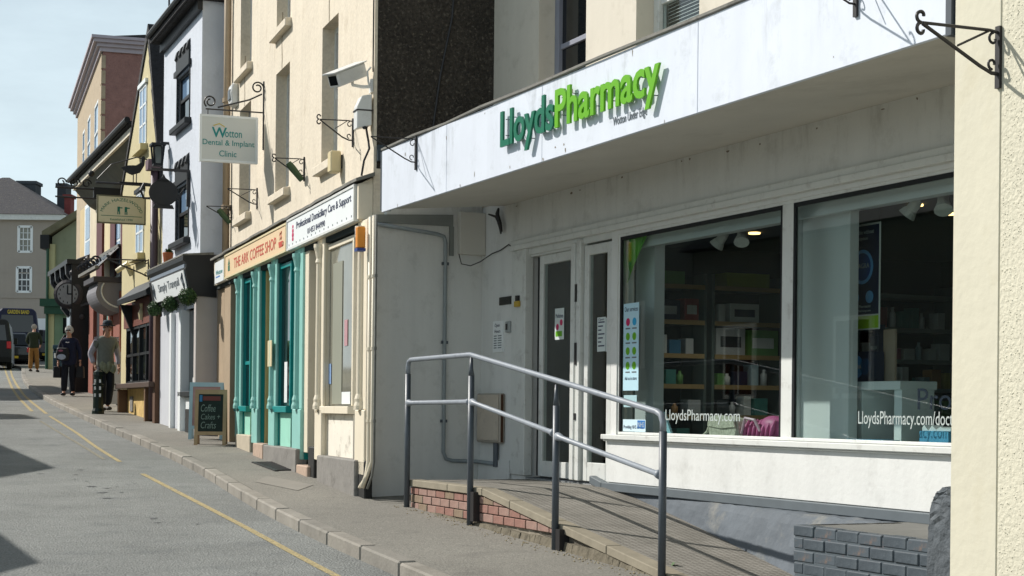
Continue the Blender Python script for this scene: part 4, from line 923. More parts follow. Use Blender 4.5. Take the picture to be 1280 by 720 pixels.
# weeds at the foot of the ramp
def weed(x, y, lab, n, s, dry=False):
    X, Y = ground(x, y); t = G.thing('weed', lab, 'weed', X, Y, gz(X, Y)); r3 = random.Random(n); q = MB()
    for k in range(n):
        a = r3.uniform(0, 6.28); L = s * r3.uniform(.5, 1); up = r3.uniform(.4, 1.2); w_ = L * .18; dx, dy = math.cos(a), math.sin(a); px_, py_ = -dy, dx
        p0 = (X, Y, gz(X, Y)); m_ = (X + dx * L * .5, Y + dy * L * .5, gz(X, Y) + L * up * .6); e = (X + dx * L, Y + dy * L, gz(X, Y) + L * up * .55)
        q.add([p0, (m_[0] + px_ * w_, m_[1] + py_ * w_, m_[2]), e, (m_[0] - px_ * w_, m_[1] - py_ * w_, m_[2])], [(0, 1, 2, 3)])
    part(q, 'leaf_tuft', M('weed_dry', '#7d7048', .8, .3, 20) if dry else leaf_mat, t, recalc=False)
weed(832, 717, 'green leafy weed at the foot of the last handrail post', 16, .12); weed(846, 712, 'small green weed just right of the last handrail post', 10, .07); weed(766, 702, 'green weed growing at the ramp edge between the last two posts', 14, .05)
weed(600, 657, 'dry tuft at the foot of the second handrail post', 12, .05, True); weed(700, 684, 'dry tuft at the foot of the third handrail post', 14, .05, True); weed(742, 695, 'dry tuft along the ramp footing', 12, .05, True)
# ================================================================== COFFEE SHOP TERRACE
cxy = ray(466, 300); C = Fr(cxy[0] * 16.35, 16.35, -.345)
VF = -.15
def U(v, x, y=450): return H(C, v, x, y)[0]
cb = C.thing('terrace_building', 'cream rendered terrace building with two shopfronts and tall recessed windows', 'building', 0, 0, .8)
CW = [(-2.43, -1.62), (-5.2, -4.3), (-7.98, -7.05)]
hs = [(a, b, 4.40, 5.95) for a, b in CW] + [(a, b, 6.50, 8.0) for a, b in CW]
q = MB(); q.holes(-9.42, -.0, 3.5, 10.2, 0, hs, .19)
q.box(-9.42, -.056, .40, 8, 4.05, 10.2).box(-9.42, -.6, .41, 7.9, 1.0, 4.05); q.add([(-9.42, 0, 3.5), (-9.42, .4, 3.5), (-9.42, .4, 10.2), (-9.42, 0, 10.2)], [(0, 1, 2, 3)]); q.add([(-.0, 0, 3.5), (-.0, .4, 3.5), (-.0, .4, 10.2), (-.0, 0, 10.2)], [(0, 1, 2, 3)])
part(q, 'front_wall', cream_wall, cb, recalc=False)
q = MB(); q.box(-.055, .004, .03, 8, 4.03, 10.2); gab = part(q, 'gable_wall', tar_gable, cb)
q = MB(); q.tube([(.016, .86, 6.5), (.016, .80, 5.6), (.016, .68, 5.0), (.016, .60, 4.4), (.016, .52, 4.15)], .011, 5); part(q, 'cable', iron_black, gab)
q = MB(); q.box(.005, .05, .03, 1.2, 4.1, 4.26); part(q, 'flashing', M('flash_blue', '#2c3a44', .5, .2, 5), gab)
q = MB(); q.prism([(-.2, 10.2), (8.2, 10.2), (4, 13.4)], -9.42, 0, 0); part(q, 'roof', slate_roof, cb)
for (a, b, c0, c1) in hs:
    q = MB(); v = .16
    for s in ((a, a + .07), (b - .07, b)): q.box(s[0], s[1], v - .02, v + .06, c0, c1)
    q.box(a + .07, b - .07, v - .02, v + .06, c1 - .07, c1).box(a + .07, b - .07, v - .02, v + .06, c0, c0 + .09).box(a + .07, b - .07, v - .0, v + .05, (c0 + c1) / 2 - .025, (c0 + c1) / 2 + .025)
    wo = part(q, 'sash_window', frame_white, cb)
    q = MB(); q.box(a + .07, b - .07, v + .02, v + .03, c0 + .09, c1 - .07); part(q, 'pane', dark_glass, wo)
    q = MB(); q.hexa([(a - .09, -.085, c0 - .13), (b + .09, -.085, c0 - .13), (b + .09, .14, c0 - .13), (a - .09, .14, c0 - .13), (a - .09, -.085, c0 - .03), (b + .09, -.085, c0 - .03), (b + .09, .14, c0 - .003), (a - .09, .14, c0 - .003)])
    part(q, 'window_sill', cream_wall, cb, bevel=.008)
rck = random.Random(9); line_mat = M('hairline_mat', '#7d6f58', .95)
for (a, b, c0, c1) in hs[:3]:  # thin dark line rising from each first-floor window head
    q = MB(); u = (a + b) / 2 - .05; z = c1; pts = []
    while z < c1 + (.75 if c1 < 6.2 else .3): pts.append((u, -.0015, z)); z += .06; u += rck.uniform(-.012, .014)
    if len(pts) > 2: q.tube(pts, .005, 4); part(q, 'hairline', line_mat, cb)
# fascia carrying the shop signs
q = MB(); q.prism([(VF + .02, 3.5), (.3, 3.5), (.3, 3.93), (-.02, 3.93), (VF + .02, 3.875)], -9.42, -.02, 0); part(q, 'fascia', cream_paint, cb)
q = MB(); rr3 = random.Random(4)
pts = [(-9.44 + 9.5 * i / 40, VF - .04, 3.915 + rr3.uniform(-.006, .008)) for i in range(41)]
for i in range(40):
    (a, v, z), (b, _, z2) = pts[i], pts[i + 1]
    q.hexa([(a, v, z - .03), (b, v, z2 - .03), (b, .0, z2 + .03), (a, .0, z + .03), (a, v, z), (b, v, z2), (b, .0, z2 + .07), (a, .0, z + .07)])
part(q, 'lead_cornice', lead_grey, cb)
q = MB(); q.box(-.06, .0, VF, -.005, 3.52, 3.87); part(q, 'fascia_end', cream_paint, cb)
# ground floor: dark shop volume behind the fronts
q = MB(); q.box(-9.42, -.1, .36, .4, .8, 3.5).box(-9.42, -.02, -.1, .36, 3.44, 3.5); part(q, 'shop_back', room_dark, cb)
def pil(x0, x1, name, mat, v0, v1, z0, z1, bev=.006): 
    a, b = U(v0, x0), U(v0, x1); q = MB(); q.box(a, b, v0, v1, z0, z1); return part(q, name, mat, cb, bevel=bev)
def column(x0, x1, mat, zb, label=None):
    a, b = U(VF, x0), U(VF, x1); c = (a + b) / 2; hw = (b - a) / 2; r = .045
    q = MB(); q.box(a, b, VF + .02, VF + .07, zb, 1.62); q.box(a, b, VF + .035, VF + .07, 1.62, 3.50)
    o = part(q, 'pilaster', mat, cb, label, bevel=.008)
    q = MB(); q.lathe([(r * 1.5, 1.62), (r * 1.5, 1.66), (r * 1.25, 1.70), (r * 1.35, 1.73), (r, 1.78), (r * .92, 3.22), (r * 1.2, 3.24), (r * .95, 3.28), (r * 1.3, 3.36), (r * 1.6, 3.40), (r * 1.6, 3.44)], (c, VF + .03, 0), 14)
    part(q, 'half_column', mat, o, smooth=False)
    if x0 < 441: q = MB(); q.box(a + .01, b - .005, VF + .0701, .1, zb, 3.50); part(q, 'pilaster_return', teal_dark if mat is teal_light else cream_paint, cb)
    return a, b
zG = lambda u: C.gz(u, 0)
for x0, x1, mt in ((292.5, 298, teal_light), (313, 320, teal_light), (334, 341.5, teal_light), (363.5, 374, teal_light), (391.5, 400, cream_paint), (441.5, 453.5, cream_paint)):
    a, b = column(x0, x1, mt, zG(U(VF, x0)) + (.12 if mt is teal_light else .2)); 
def shopwin(x0, x1, mt, sill, riser, glass, zr0, bars, name='shop_window'):
    a, b = U(VF + .08, x0), U(VF + .08, x1); v = VF + .08
    q = MB(); f = .06; zt = 3.42
    q.box(a, a + f, v, v + .06, 1.66, zt).box(b - f, b, v, v + .06, 1.66, zt).box(a + f, b - f, v, v + .06, zt - f, zt)
    for t in bars[0]: u = a + (b - a) * t; q.box(u - .02, u + .02, v + .005, v + .05, 1.66, zt - f)
    for z in bars[1]: q.box(a + f, b - f, v + .01, v + .045, z - .025, z + .025)
    o = part(q, name, mt, cb, bevel=.004)
    q = MB(); q.box(a + f, b - f, v + .025, v + .032, 1.66, zt - f); part(q, 'pane', glass, o)
    q = MB(); q.box(a - .04, b + .04, v - .06, v + .06, 1.575, 1.655); part(q, 'shop_sill', sill, cb, bevel=.006)
    q = MB(); q.box(a, b, v + .01, v + .08, zr0, 1.57); part(q, 'stall_riser', riser, cb)
    return a, b, v
s1 = shopwin(298.5, 312.5, teal_dark, teal_dark, teal_panel, dark_glass, 1.2, ((.5,), (2.25,)))
s2 = shopwin(342.5, 363, teal_dark, teal_dark, teal_panel, dark_glass, 1.05, ((), ()))
s3 = shopwin(401, 441, cream_paint, cream_paint, peeling_paint, pale_glass, .92, ((), ()))
# inner wooden panels and reveals between the shops
pil(320.5, 332, 'door_reveal', M('yellow_reveal', '#d9bd7c', .6, .06, 3, streak=.1), -.03, .3, 1.1, 3.45)
pil(329, 336, 'shop_door', teal_dark, .12, .17, 1.15, 3.3)
pil(374.5, 385, 'corner_pier', cream_paint, VF + .06, .3, 1.12, 3.48)
pil(385, 392, 'recessed_door', M('door_cream', '#c5b694', .5, .08, 3), .16, .22, 1.05, 3.4)
pil(287.5, 293, 'shop_door', M('door_red', '#5a2222', .5, .1, 3), .05, .1, 1.2, 3.4)
pil(271, 280, 'end_pier', tan_paint, -.04, .3, 1.1, 3.5); pil(280, 287.5, 'end_pier', tan_paint, -.08, .3, 1.1, 3.5)
# bases and steps
def base(x0, x1, v, z1, mat, name='plinth', low=-.25, dv=.14):
    a, b = U(v, x0, 560), U(v, x1, 560); q = MB(); q.box(a, b, v, v + dv, min(zG(a), zG(b)) + low, z1); return part(q, name, mat, cb, bevel=.012)
base(326, 369.5, VF - .03, 1.16, plinth_grey); base(396, 443, VF - .02, 1.12, plinth_grey, dv=.2); base(294, 312, VF - .0, 1.26, M('step_conc', '#b5ab97', .85, .15, 4, .4, 20, .01), 'stone_step')
base(369.5, 384.5, .1, 1.14, plinth_black); base(369, 384, VF - .02, .98, brick_step, 'brick_step'); base(385, 392.5, VF + .02, 1.2, plinth_black, dv=.3); base(442, 456, VF + .02, 1.12, plinth_black, dv=.08); base(311, 327, VF + .1, 1.3, plinth_black); base(316, 328, VF - .04, 1.17, brick_step, 'brick_step')
# objects seen in the cream shop window
for (x0, x1, y0, y1, nm, mt, lab) in ((417, 427, 330, 505, 'window_blind', M('blind_grey', '#8c8e80', .6, .06), 'pale grey vertical blind hanging in the cream shop window'), (427.5, 438, 490, 505, 'leaflet_row', sign_white, 'row of white leaflets at the foot of the cream shop window'), (410, 414, 455, 480, 'leaflet', M('leaflet_blue', '#7f9ec9', .5), 'pale blue leaflet at the left of the cream shop window'), (431, 434.5, 400, 432, 'leaflet', M('leaflet_red', '#b98f94', .5), 'pinkish leaflet hanging in the middle of the cream shop window')):
    v = s3[2] + .022; a, c1 = H(C, v, x0, y0); b, c0 = H(C, v, x1, y1); plate(C, nm, lab, nm.split('_')[-1] if nm != 'leaflet_row' else 'leaflets', a, b, v, c0, c1, mt, .004, 0)
v = s2[2] + .02; a, c1 = H(C, v, 336, 418); b, c0 = H(C, v, 341, 448); plate(C, 'menu_card', 'pale framed menu on the teal pilaster beside the coffee shop window', 'menu', U(VF, 335.5), U(VF, 340.5), VF - .0, 2.15, 2.48, sign_cream)
v = s2[2] + .022; a, b = U(v, 356), U(v, 359.5); plate(C, 'window_poster', 'narrow white curved poster in the dark coffee shop window', 'poster', a, b, v, 1.7, 2.2, sign_white, .004, 0)
# ---- signs on the fascia
def fsign(x0, x1, mat, name, label, z0, z1, edge=None, cat='sign'):
    a, b = U(VF, x0, 300), U(VF, x1, 300); t = C.thing(name, label, cat, (a + b) / 2, VF, z0); q = MB(); q.box(a, b, VF - .02, VF + .018, z0, z1); part(q, 'board', mat, t, bevel=.003)
    if edge:
        q = MB(); e = .025
        for r_ in ((a - e, a, z0 - e, z1 + e), (b, b + e, z0 - e, z1 + e), (a, b, z1, z1 + e), (a, b, z0 - e, z0)): q.box(r_[0], r_[1], VF - .03, VF + .018, r_[2], r_[3])
        part(q, 'border', edge, t)
    return t, a, b
t, a, b = fsign(361.5, 444.5, sign_white, 'care_sign', 'white fascia sign of the care and support office at the right end', 3.53, 3.85, frame_white)
letters('Professional Domiciliary Care & Support', a + .52, b - .12, 3.69, 3.80, VF - .021, text_navy, t, .002, .008); letters('01453 844990', a + 1.15, a + 2.05, 3.595, 3.66, VF - .021, text_navy, t, .002, .006)
q = MB()
for k in range(4): q.ball((a + .32, VF - .022, 3.62 + .048 * k), .055 - .008 * abs(k - 1), 10, 6, (1, .06, .55))
part(q, 'pink_emblem', text_magenta, t)
q = MB()
for k in range(16): u = a + .1 + (b - a - .2) * k / 15; q.lathe([(.012, 0), (.012, .003)], (u, VF - .0235, 3.565), 6, 1)
part(q, 'fixing_caps', text_grey, t)
t, a, b = fsign(283.5, 359.5, sign_peach, 'coffee_shop_sign', 'peach fascia sign with red lettering above the teal coffee shop', 3.53, 3.83, sign_cream)
letters('THE ARK COFFEE SHOP', a + .78, b - .62, 3.60, 3.745, VF - .021, text_red, t, .002, .006)
q = MB(); c = b - .32; q.prism([(c - .14, 3.66), (c - .10, 3.59), (c + .07, 3.59), (c + .11, 3.66)], VF - .024, VF - .0205, 1); q.tube([(c + .11, VF - .022, 3.65), (c + .17, VF - .022, 3.64), (c + .16, VF - .022, 3.605), (c + .08, VF - .022, 3.60)], .008, 5)
q.tube([(c - .05, VF - .022, 3.68), (c - .02, VF - .022, 3.71), (c - .06, VF - .022, 3.74), (c - .02, VF - .022, 3.77)], .006, 5); q.tube([(c + .03, VF - .022, 3.68), (c + .06, VF - .022, 3.71), (c + .02, VF - .022, 3.74), (c + .06, VF - .022, 3.78)], .006, 5); part(q, 'cup_emblem', text_red, t)
q = MB(); q.box(a + .28, a + .42, VF - .024, VF - .0205, 3.60, 3.68); q.prism([(a + .27, 3.69), (a + .43, 3.69), (a + .35, 3.78)], VF - .024, VF - .0205, 1); part(q, 'ark_emblem', text_dgreen, t)
t, a, b = fsign(270.5, 281.5, sign_white, 'corner_sign', 'small white and blue sign at the left end of the cream fascia', 3.50, 3.82)
letters('Wotton', a + .12, b - .1, 3.62, 3.69, VF - .021, text_teal, t, .002); q = MB(); q.box(a + .12, a + .5, VF - .022, VF - .0205, 3.58, 3.60); part(q, 'blue_rule', M('rule_blue', '#3f78b8'), t)
# ---- downpipes and cables at the right corner
for i, (x, r_, mt, lab) in enumerate(((457, .024, cream_paint, 'thick cream downpipe beside the cream shopfront'), (461, .018, cream_paint, 'thin cream pipe next to the thick downpipe'), (463.6, .012, lead_grey, 'grey cable conduit at the corner of the terrace beside the pharmacy'))):
    u = U(VF + .0, x, 450); t = C.thing('downpipe', lab, 'pipe', u, VF, .9); q = MB(); v = VF + .04
    q.tube([(u, v, 3.5), (u, v, 1.22), (u, v, 1.12), (u - (.1 if i == 1 else 0), v - .02, .98), (u - (.22 if i == 1 else .0) - .02, v - .06, .86)], r_, 9); part(q, 'pipe_run', mt, t, smooth=True)
    q = MB()
    for z in (1.5, 2.2, 2.9): q.tube([(u, v, z), (u, v, z + .03)], r_ * 1.35, 9)
    part(q, 'pipe_collar', mt, t)
u = U(VF, 454, 300); t = C.thing('burglar_alarm', 'small orange, white and blue alarm box under the end of the fascia', 'alarm', u, VF, 3.18)
q = MB(); q.box(u - .0, u + .10, VF - .08, VF - .0, 3.20, 3.41); part(q, 'case', M('alarm_orange', '#d98a2b', .4), t, bevel=.01)
q = MB(); q.box(u - .01, u + .11, VF - .085, VF + .0, 3.17, 3.199); part(q, 'blue_base', M('alarm_blue', '#2b3f80', .4), t)
q = MB(); q.box(u - .012, u - .001, VF - .08, VF - .03, 3.31, 3.41); part(q, 'white_label', sign_white, t)
# ---- CCTV camera with its cabinet
t = C.thing('security_camera', 'white security camera on a wall arm above the cream fascia', 'camera', -.1, 0, 4.9)
B_, T_ = Vector((-.14, -.10, 5.03)), Vector((.10, -.44, 4.85)); ax = (T_ - B_).normalized(); sd = Vector((0, 0, 1)).cross(ax).normalized(); up = ax.cross(sd)
def obox(c0, c1, w_, h_, q): return q.hexa([c0 + sd * a + up * b for a, b in ((-w_, -h_), (w_, -h_), (w_, h_), (-w_, h_))] + [c1 + sd * a + up * b for a, b in ((-w_, -h_), (w_, -h_), (w_, h_), (-w_, h_))])
q = MB(); obox(B_, T_, .07, .068, q); part(q, 'housing', camera_white, t, bevel=.01)
q = MB(); obox(B_ - ax * .02 + up * .076, T_ + ax * .05 + up * .076, .08, .006, q); part(q, 'sunshield', camera_white, t)
q = MB(); obox(T_ + ax * .001, T_ + ax * .004, .05, .046, q); part(q, 'window', dark_glass, t)
q = MB(); q.tube([(-.09, -.005, 4.86), (-.09, -.1, 4.85), (-.08, -.20, 4.86), (-.06, -.22, 4.93)], .018, 8); q.box(-.14, -.04, -.02, -.001, 4.80, 4.93); part(q, 'wall_arm', camera_white, t)
q = MB(); q.tube([(-.07, -.02, 5.05), (-.05, -.06, 5.0), (-.05, -.05, 4.9), (-.08, -.03, 4.86)], .01, 6); part(q, 'cable', camera_white, t)
t = C.thing('camera_cabinet', 'white tapered control cabinet on the wall below the security camera', 'cabinet', -.09, 0, 4.5)
q = MB(); q.prism([(-.02, 4.46), (-.17, 4.42), (-.17, 4.64), (-.12, 4.75), (-.02, 4.77)], -.16, -.01, 0); part(q, 'case', camera_white, t, bevel=.006)
q = MB(); q.box(-.165, -.005, -.178, -.012, 4.60, 4.613); part(q, 'strap', iron_black, t)
q = MB(); q.tube([(-.06, -.05, 4.5), (-.03, -.07, 4.42), (-.02, -.05, 4.3), (.02, -.05, 4.22), (.01, -.1, 4.1), (-.01, -.12, 3.95)], .011, 6); q.tube([(-.06, -.06, 4.49), (0, -.1, 4.42), (.05, -.12, 4.42)], .012, 6); q.tube([(-.04, -.006, 5.0), (-.035, -.006, 6.5), (-.03, -.006, 9.9)], .007, 5); part(q, 'cable', iron_black, t)
t = C.thing('floodlight', 'boxy cream floodlight beside the right window sill', 'floodlight', -1.45, 0, 4.2)
q = MB(); a, c1 = H(C, -.1, 417, 196); b, c0 = H(C, -.1, 438, 222); q.box(-1.50, -1.34, -.135, -.02, 4.17, 4.40); part(q, 'case', M('flood_cream', '#d2c39a', .5, .05), t, bevel=.012)
q = MB(); q.box(-1.48, -1.36, -.02, -.001, 4.22, 4.36); part(q, 'back_plate', iron_black, t)
t = C.thing('bell_box', 'white rounded alarm bell box high on the cream wall near the drainpipe', 'alarm', -8.9, 0, 6.05)
a, c1 = H(C, -.06, 289, 97); b, c0 = H(C, -.06, 296, 120); q = MB(); q.prism([(0, 6.05), (-.09, 6.1), (-.11, 6.25), (-.09, 6.38), (0, 6.42)], a - .02, a + .3, 0); part(q, 'cover', camera_white, t, bevel=.015)
q = MB(); q.box(a + .05, a + .23, -.118, -.1, 6.16, 6.3); part(q, 'label_plate', text_grey, t)
# ---- brackets on the cream wall
bracket(C, -.87, 0, 4.638, 4.44, .36, 'black iron bracket below the security camera', r=.008, tipcurl=.03)
b2_ = bracket(C, -3.34, 0, 4.588, 4.40, .36, 'black iron bracket with a rolled green flag beside the middle window', r=.008, tipcurl=.028)
b3_ = bracket(C, -6.47, 0, 4.612, 4.42, .41, 'bare black iron bracket between the middle and left windows', r=.008, tipcurl=.0)
b4_ = bracket(C, -8.6, 0, 4.62, 4.46, .38, 'black iron bracket with a rolled green flag near the left drainpipe', r=.008, tipcurl=.0)
flag_g = M('flag_green', '#41563a', .7, .2, 12, .4, 20, .01)
for u, zt, lab in ((-3.34, 4.56, 'rolled dark green flag hung on the bracket beside the middle window'), (-8.6, 4.60, 'rolled dark green flag hung on the bracket near the drainpipe')):
    q = MB(); q.tube([(u, -.20, zt - .02), (u, -.15, zt - .08), (u, -.03, zt - .22)], [.035, .045, .035], 8); f_ = C.one(q, 'rolled_flag', flag_g, lab, 'flag', u, -.1, zt - .2)
# dental hanging sign
bd_ = C.thing('scroll_bracket', 'tall black iron scroll bracket carrying the dental clinic sign', 'sign bracket', -6.045, 0, 5.1)
q = MB(); q.box(-6.06, -6.03, -.016, -.001, 5.10, 6.02); part(q, 'wall_bar', iron_black, bd_)
q = MB(); q.tube([(-6.045, -.01, 5.60), (-6.045, -.78, 5.60)], .010, 6); part(q, 'arm', iron_black, bd_)
q = MB(); q.tube(curl((-6.045, -.09, 5.93), .085, -.3, 1.4, n=26, side=1), [.011] * 27, 6); q.tube([(-6.045, -.03, 5.85), (-6.045, -.2, 5.76), (-6.045, -.62, 5.63)], .011, 6); q.tube(curl((-6.045, -.72, 5.70), .085, -2.2, 1.4, n=26, side=-1), [.011] * 27, 6); part(q, 'scroll', iron_black, bd_)
t = C.thing('hanging_sign', 'white hanging sign of the dental clinic on a scroll bracket', 'hanging sign', -6.045, -.47, 4.9)
q = MB(); q.box(-6.075, -6.015, -.86, -.085, 4.905, 5.52); part(q, 'board', M('sign_offwhite', '#d3d6d2', .45, .03), t, bevel=.01)
q = MB(); q.box(-6.08, -6.01, -.86, -.83, 4.90, 5.525).box(-6.08, -6.01, -.115, -.085, 4.90, 5.525).box(-6.08, -6.01, -.83, -.115, 5.495, 5.525).box(-6.08, -6.01, -.83, -.115, 4.90, 4.93); part(q, 'frame', sign_white, t)
q = MB()
for v in (-.75, -.2): q.tube([(-6.045, v, 5.60), (-6.045, v, 5.52)], .006, 5)
part(q, 'hook', iron_black, t)
# lettering faces +u (towards the lower end of the street): build in the v-direction
def side_text(txt, v0, v1, z0, z1, u, mat, parent, bold=.004):
    mb = text_mb(txt, 0, 1, z0, z1, 0, .003, bold); mb.v = [(u - p[1], v0 + (v1 - v0) * p[0], p[2]) for p in mb.v]; return part(mb, 'lettering', mat, parent, recalc=False)
side_text('W', -.70, -.50, 5.225, 5.36, -6.0145, text_teal, t, .02); side_text('otton', -.525, -.30, 5.235, 5.32, -6.0145, text_teal, t)
side_text('Dental & Implant', -.82, -.13, 5.10, 5.195, -6.0145, text_teal, t); side_text('Clinic', -.60, -.37, 4.975, 5.055, -6.0145, text_teal, t)
q = MB(); q.tube([(-6.012, -.68, 5.38), (-6.012, -.6, 5.41), (-6.012, -.53, 5.37)], .006, 5); part(q, 'gold_stroke', text_gold, t)
# drainpipe between the two buildings
u = H(C, -.05, 284, 200)[0] + .05; t = C.thing('drainpipe', 'tan painted drainpipe at the left edge of the cream building', 'pipe', u, -.06, 1.3)
q = MB(); q.tube([(u, -.07, 10.0), (u, -.07, 3.95)], .055, 9); part(q, 'pipe_run', tan_paint, t, smooth=True)
q = MB()
for z in (4.6, 6.2, 7.8): q.tube([(u, -.07, z), (u, -.07, z + .06)], .075, 9)
part(q, 'pipe_collar', tan_paint, t)
# ================================================================== WHITE HOUSE
W = Fr(*C.w(-9.75, -.3), -.40)
def UW(v, x, y=450): return H(W, v, x, y)[0]
wg = W.gz(-1.5, 0)
wb = W.thing('white_house', 'narrow white rendered house with black window surrounds and black eaves', 'house', 0, 0, wg)
WO = [(-2.08, -.98, 6.28, 7.12), (-2.08, -.98, 4.36, 5.28)]
q = MB(); q.holes(-3.4, 0, 3.2, 7.95, 0, WO, .12); q.box(-3.4, 0, .2, 7, wg - .3, 7.95); q.add([(0, 0, 3.2), (0, .2, 3.2), (0, .2, 7.95), (0, 0, 7.95)], [(0, 1, 2, 3)]); q.add([(-3.4, 0, 3.2), (-3.4, .2, 3.2), (-3.4, .2, 7.95), (-3.4, 0, 7.95)], [(0, 1, 2, 3)])
part(q, 'front_wall', white_house, wb, recalc=False)
for k, (a, b, c0, c1) in enumerate(WO):
    q = MB()
    for s in ((a, a + .07), (b - .07, b)): q.box(s[0], s[1], .04, .11, c0, c1)
    q.box(a, b, .04, .11, c1 - .06, c1).box(a, b, .04, .11, c0, c0 + .07).box(a, b, .04, .11, (c0 + c1) / 2 - .03, (c0 + c1) / 2 + .03)
    q.box(a - .04, a + .0, -.015, .04, c0, c1).box(b, b + .04, -.015, .04, c0, c1)
    wo = part(q, 'window', black_paint, wb, bevel=.004)
    q = MB(); q.box(a + .07, b - .07, .07, .08, (c0 + c1) / 2 + .03, c1 - .06); part(q, 'pane', sky_tinted_glass, wo)
    q = MB(); q.box(a + .07, b - .07, .06, .07, c0 + .07, (c0 + c1) / 2 - .03); part(q, 'pane', dark_glass, wo)
    q = MB(); q.box(a - .15, b + .15, -.11, .1, c0 - .1, c0 - .005); part(q, 'window_sill', black_paint, wb, bevel=.01)
    q = MB()      # carved head: stacked brackets above the window
    q.box(a - .12, b + .12, -.05, -.002, c1 + .01, c1 + .1)
    for j in range(4): u = a + .05 + j * (b - a - .1) / 3; q.prism([(-.002, c1 + .1), (-.03, c1 + .12), (-.02, c1 + .25), (-.06, c1 + .3), (-.03, c1 + .42), (-.002, c1 + .45)], u - .06, u + .06, 0)
    q.box(a - .02, b + .02, -.03, -.0025, c1 + .1, c1 + .34); part(q, 'carved_head', black_paint, wb)
q = MB(); q.box(-3.45, .08, -.2, 7, 7.95, 8.02).box(-3.45, .08, -.24, -.19, 7.96, 8.10).prism([(-.22, 8.02), (7, 8.02), (3.4, 10.8)], -3.7, .1, 0); part(q, 'roof', roof_dark, wb)
q = MB(); q.tube([(-3.45, -.27, 8.08), (.1, -.27, 8.08)], .05, 8); q.box(-3.4, .02, -.08, -.001, 7.8, 7.95); part(q, 'gutter', black_paint, wb)
q = MB(); q.box(-.9, -.2, 1.2, 2.2, 8, 10.2); part(q, 'chimney', roof_dark, wb)
# black shop canopy with slanting sign
q = MB(); q.prism([(.25, 4.0), (-.25, 4.0), (-.275, 3.96), (-.275, 3.90), (-.225, 3.86), (-.225, 3.79), (-.24, 3.775), (-.155, 3.36), (.25, 3.34)], -3.32, .06, 0); cn = part(q, 'shop_canopy', black_paint, wb)
q = MB(); q.prism([(-.28, 4.0), (.2, 4.04), (.2, 4.0), (-.28, 3.975)], -3.34, .07, 0); part(q, 'lead_top', lead_grey, cn)
q = MB(); q.prism([(-.236, 3.85), (-.236, 3.795), (-.226, 3.795), (-.226, 3.85)], -3.2, -.05, 0); part(q, 'grey_band', M('band_grey', '#7d8894', .5), cn)
sgw = W.thing('shop_sign', 'slanted white shop sign on the black canopy of the white house', 'sign', -1.5, -.3, 3.2)
fv = lambda z: -.247 + (3.775 - z) * .205
q = MB(); a, b = -2.95, -.02; q.prism([(fv(3.755) - .015, 3.755), (fv(3.41) - .015, 3.41), (fv(3.41) + .0, 3.41), (fv(3.755) + .0, 3.755)], a, b, 0); part(q, 'board', sign_white, sgw)
mb = text_mb('Simply Tranquil', a + .55, b - .5, 3.51, 3.68, 0, .003, .004); mb.v = [(p[0], fv(p[2]) - .017 + p[1], p[2]) for p in mb.v]; part(mb, 'lettering', text_grey, sgw, recalc=False)
for s, e in ((a + .12, 1), (b - .12, -1)):
    q = MB(); q.tube([(s, fv(3.72) - .018, 3.72), (s + .05 * e, fv(3.63) - .018, 3.63), (s, fv(3.56) - .018, 3.56), (s + .05 * e, fv(3.46) - .018, 3.46)], [.01, .035, .03, .008], 6); part(q, 'leaf_ornament', text_grey, sgw)
# shopfront below
def wp(x0, x1, name, mat, v0, v1, z0, z1, bev=.005):
    a, b = UW(v0, x0), UW(v0, x1); q = MB(); q.box(a, b, v0, v1, z0, z1); return part(q, name, mat, wb, bevel=bev)
grey_white = M('panel_greywhite', '#c6c9cf', .6, .06, 2, streak=.1)
wp(199, 212, 'shop_panel', grey_white, -.02, .15, wg - .1, 3.2); wp(211.5, 213.5, 'shop_post', sign_white, -.08, .1, wg - .1, 3.2); wp(213.5, 223, 'shop_panel', grey_white, -.01, .15, wg - .1, 3.2); wp(222.5, 225.5, 'shop_post', sign_white, -.08, .1, wg - .1, 3.2)
wp(225.5, 232, 'shop_panel', grey_white, .02, .15, 1.9, 3.2)
q = MB(); a, b = UW(.05, 231), UW(.05, 248); q.box(a, b, .06, .09, 1.88, 3.2); part(q, 'shop_window', dark_glass, wb)
q = MB(); q.box(UW(-.03, 226), UW(-.03, 248), -.08, .1, 1.80, 1.88); part(q, 'shop_sill', black_paint, wb, bevel=.006)
wp(226, 238, 'stall_riser', sign_white, .0, .15, wg - .1, 1.79); wp(232, 238, 'plinth', plinth_black, -.03, .12, wg - .2, 1.6); wp(238, 248, 'stall_riser', grey_white, .03, .15, wg - .1, 1.79)
q = MB(); q.box(-.14, .035, -.06, .3, wg - .3, 3.36); part(q, 'corner_pier', pier_white, wb, bevel=.01)
plg = MB(); plg.box(-.6, -.25, .02, .055, 1.9, 2.1); W.one(plg, 'window_display', sign_white, 'pale display at the foot of the dark window of the white house', 'display', -.4, .04, 1.9)
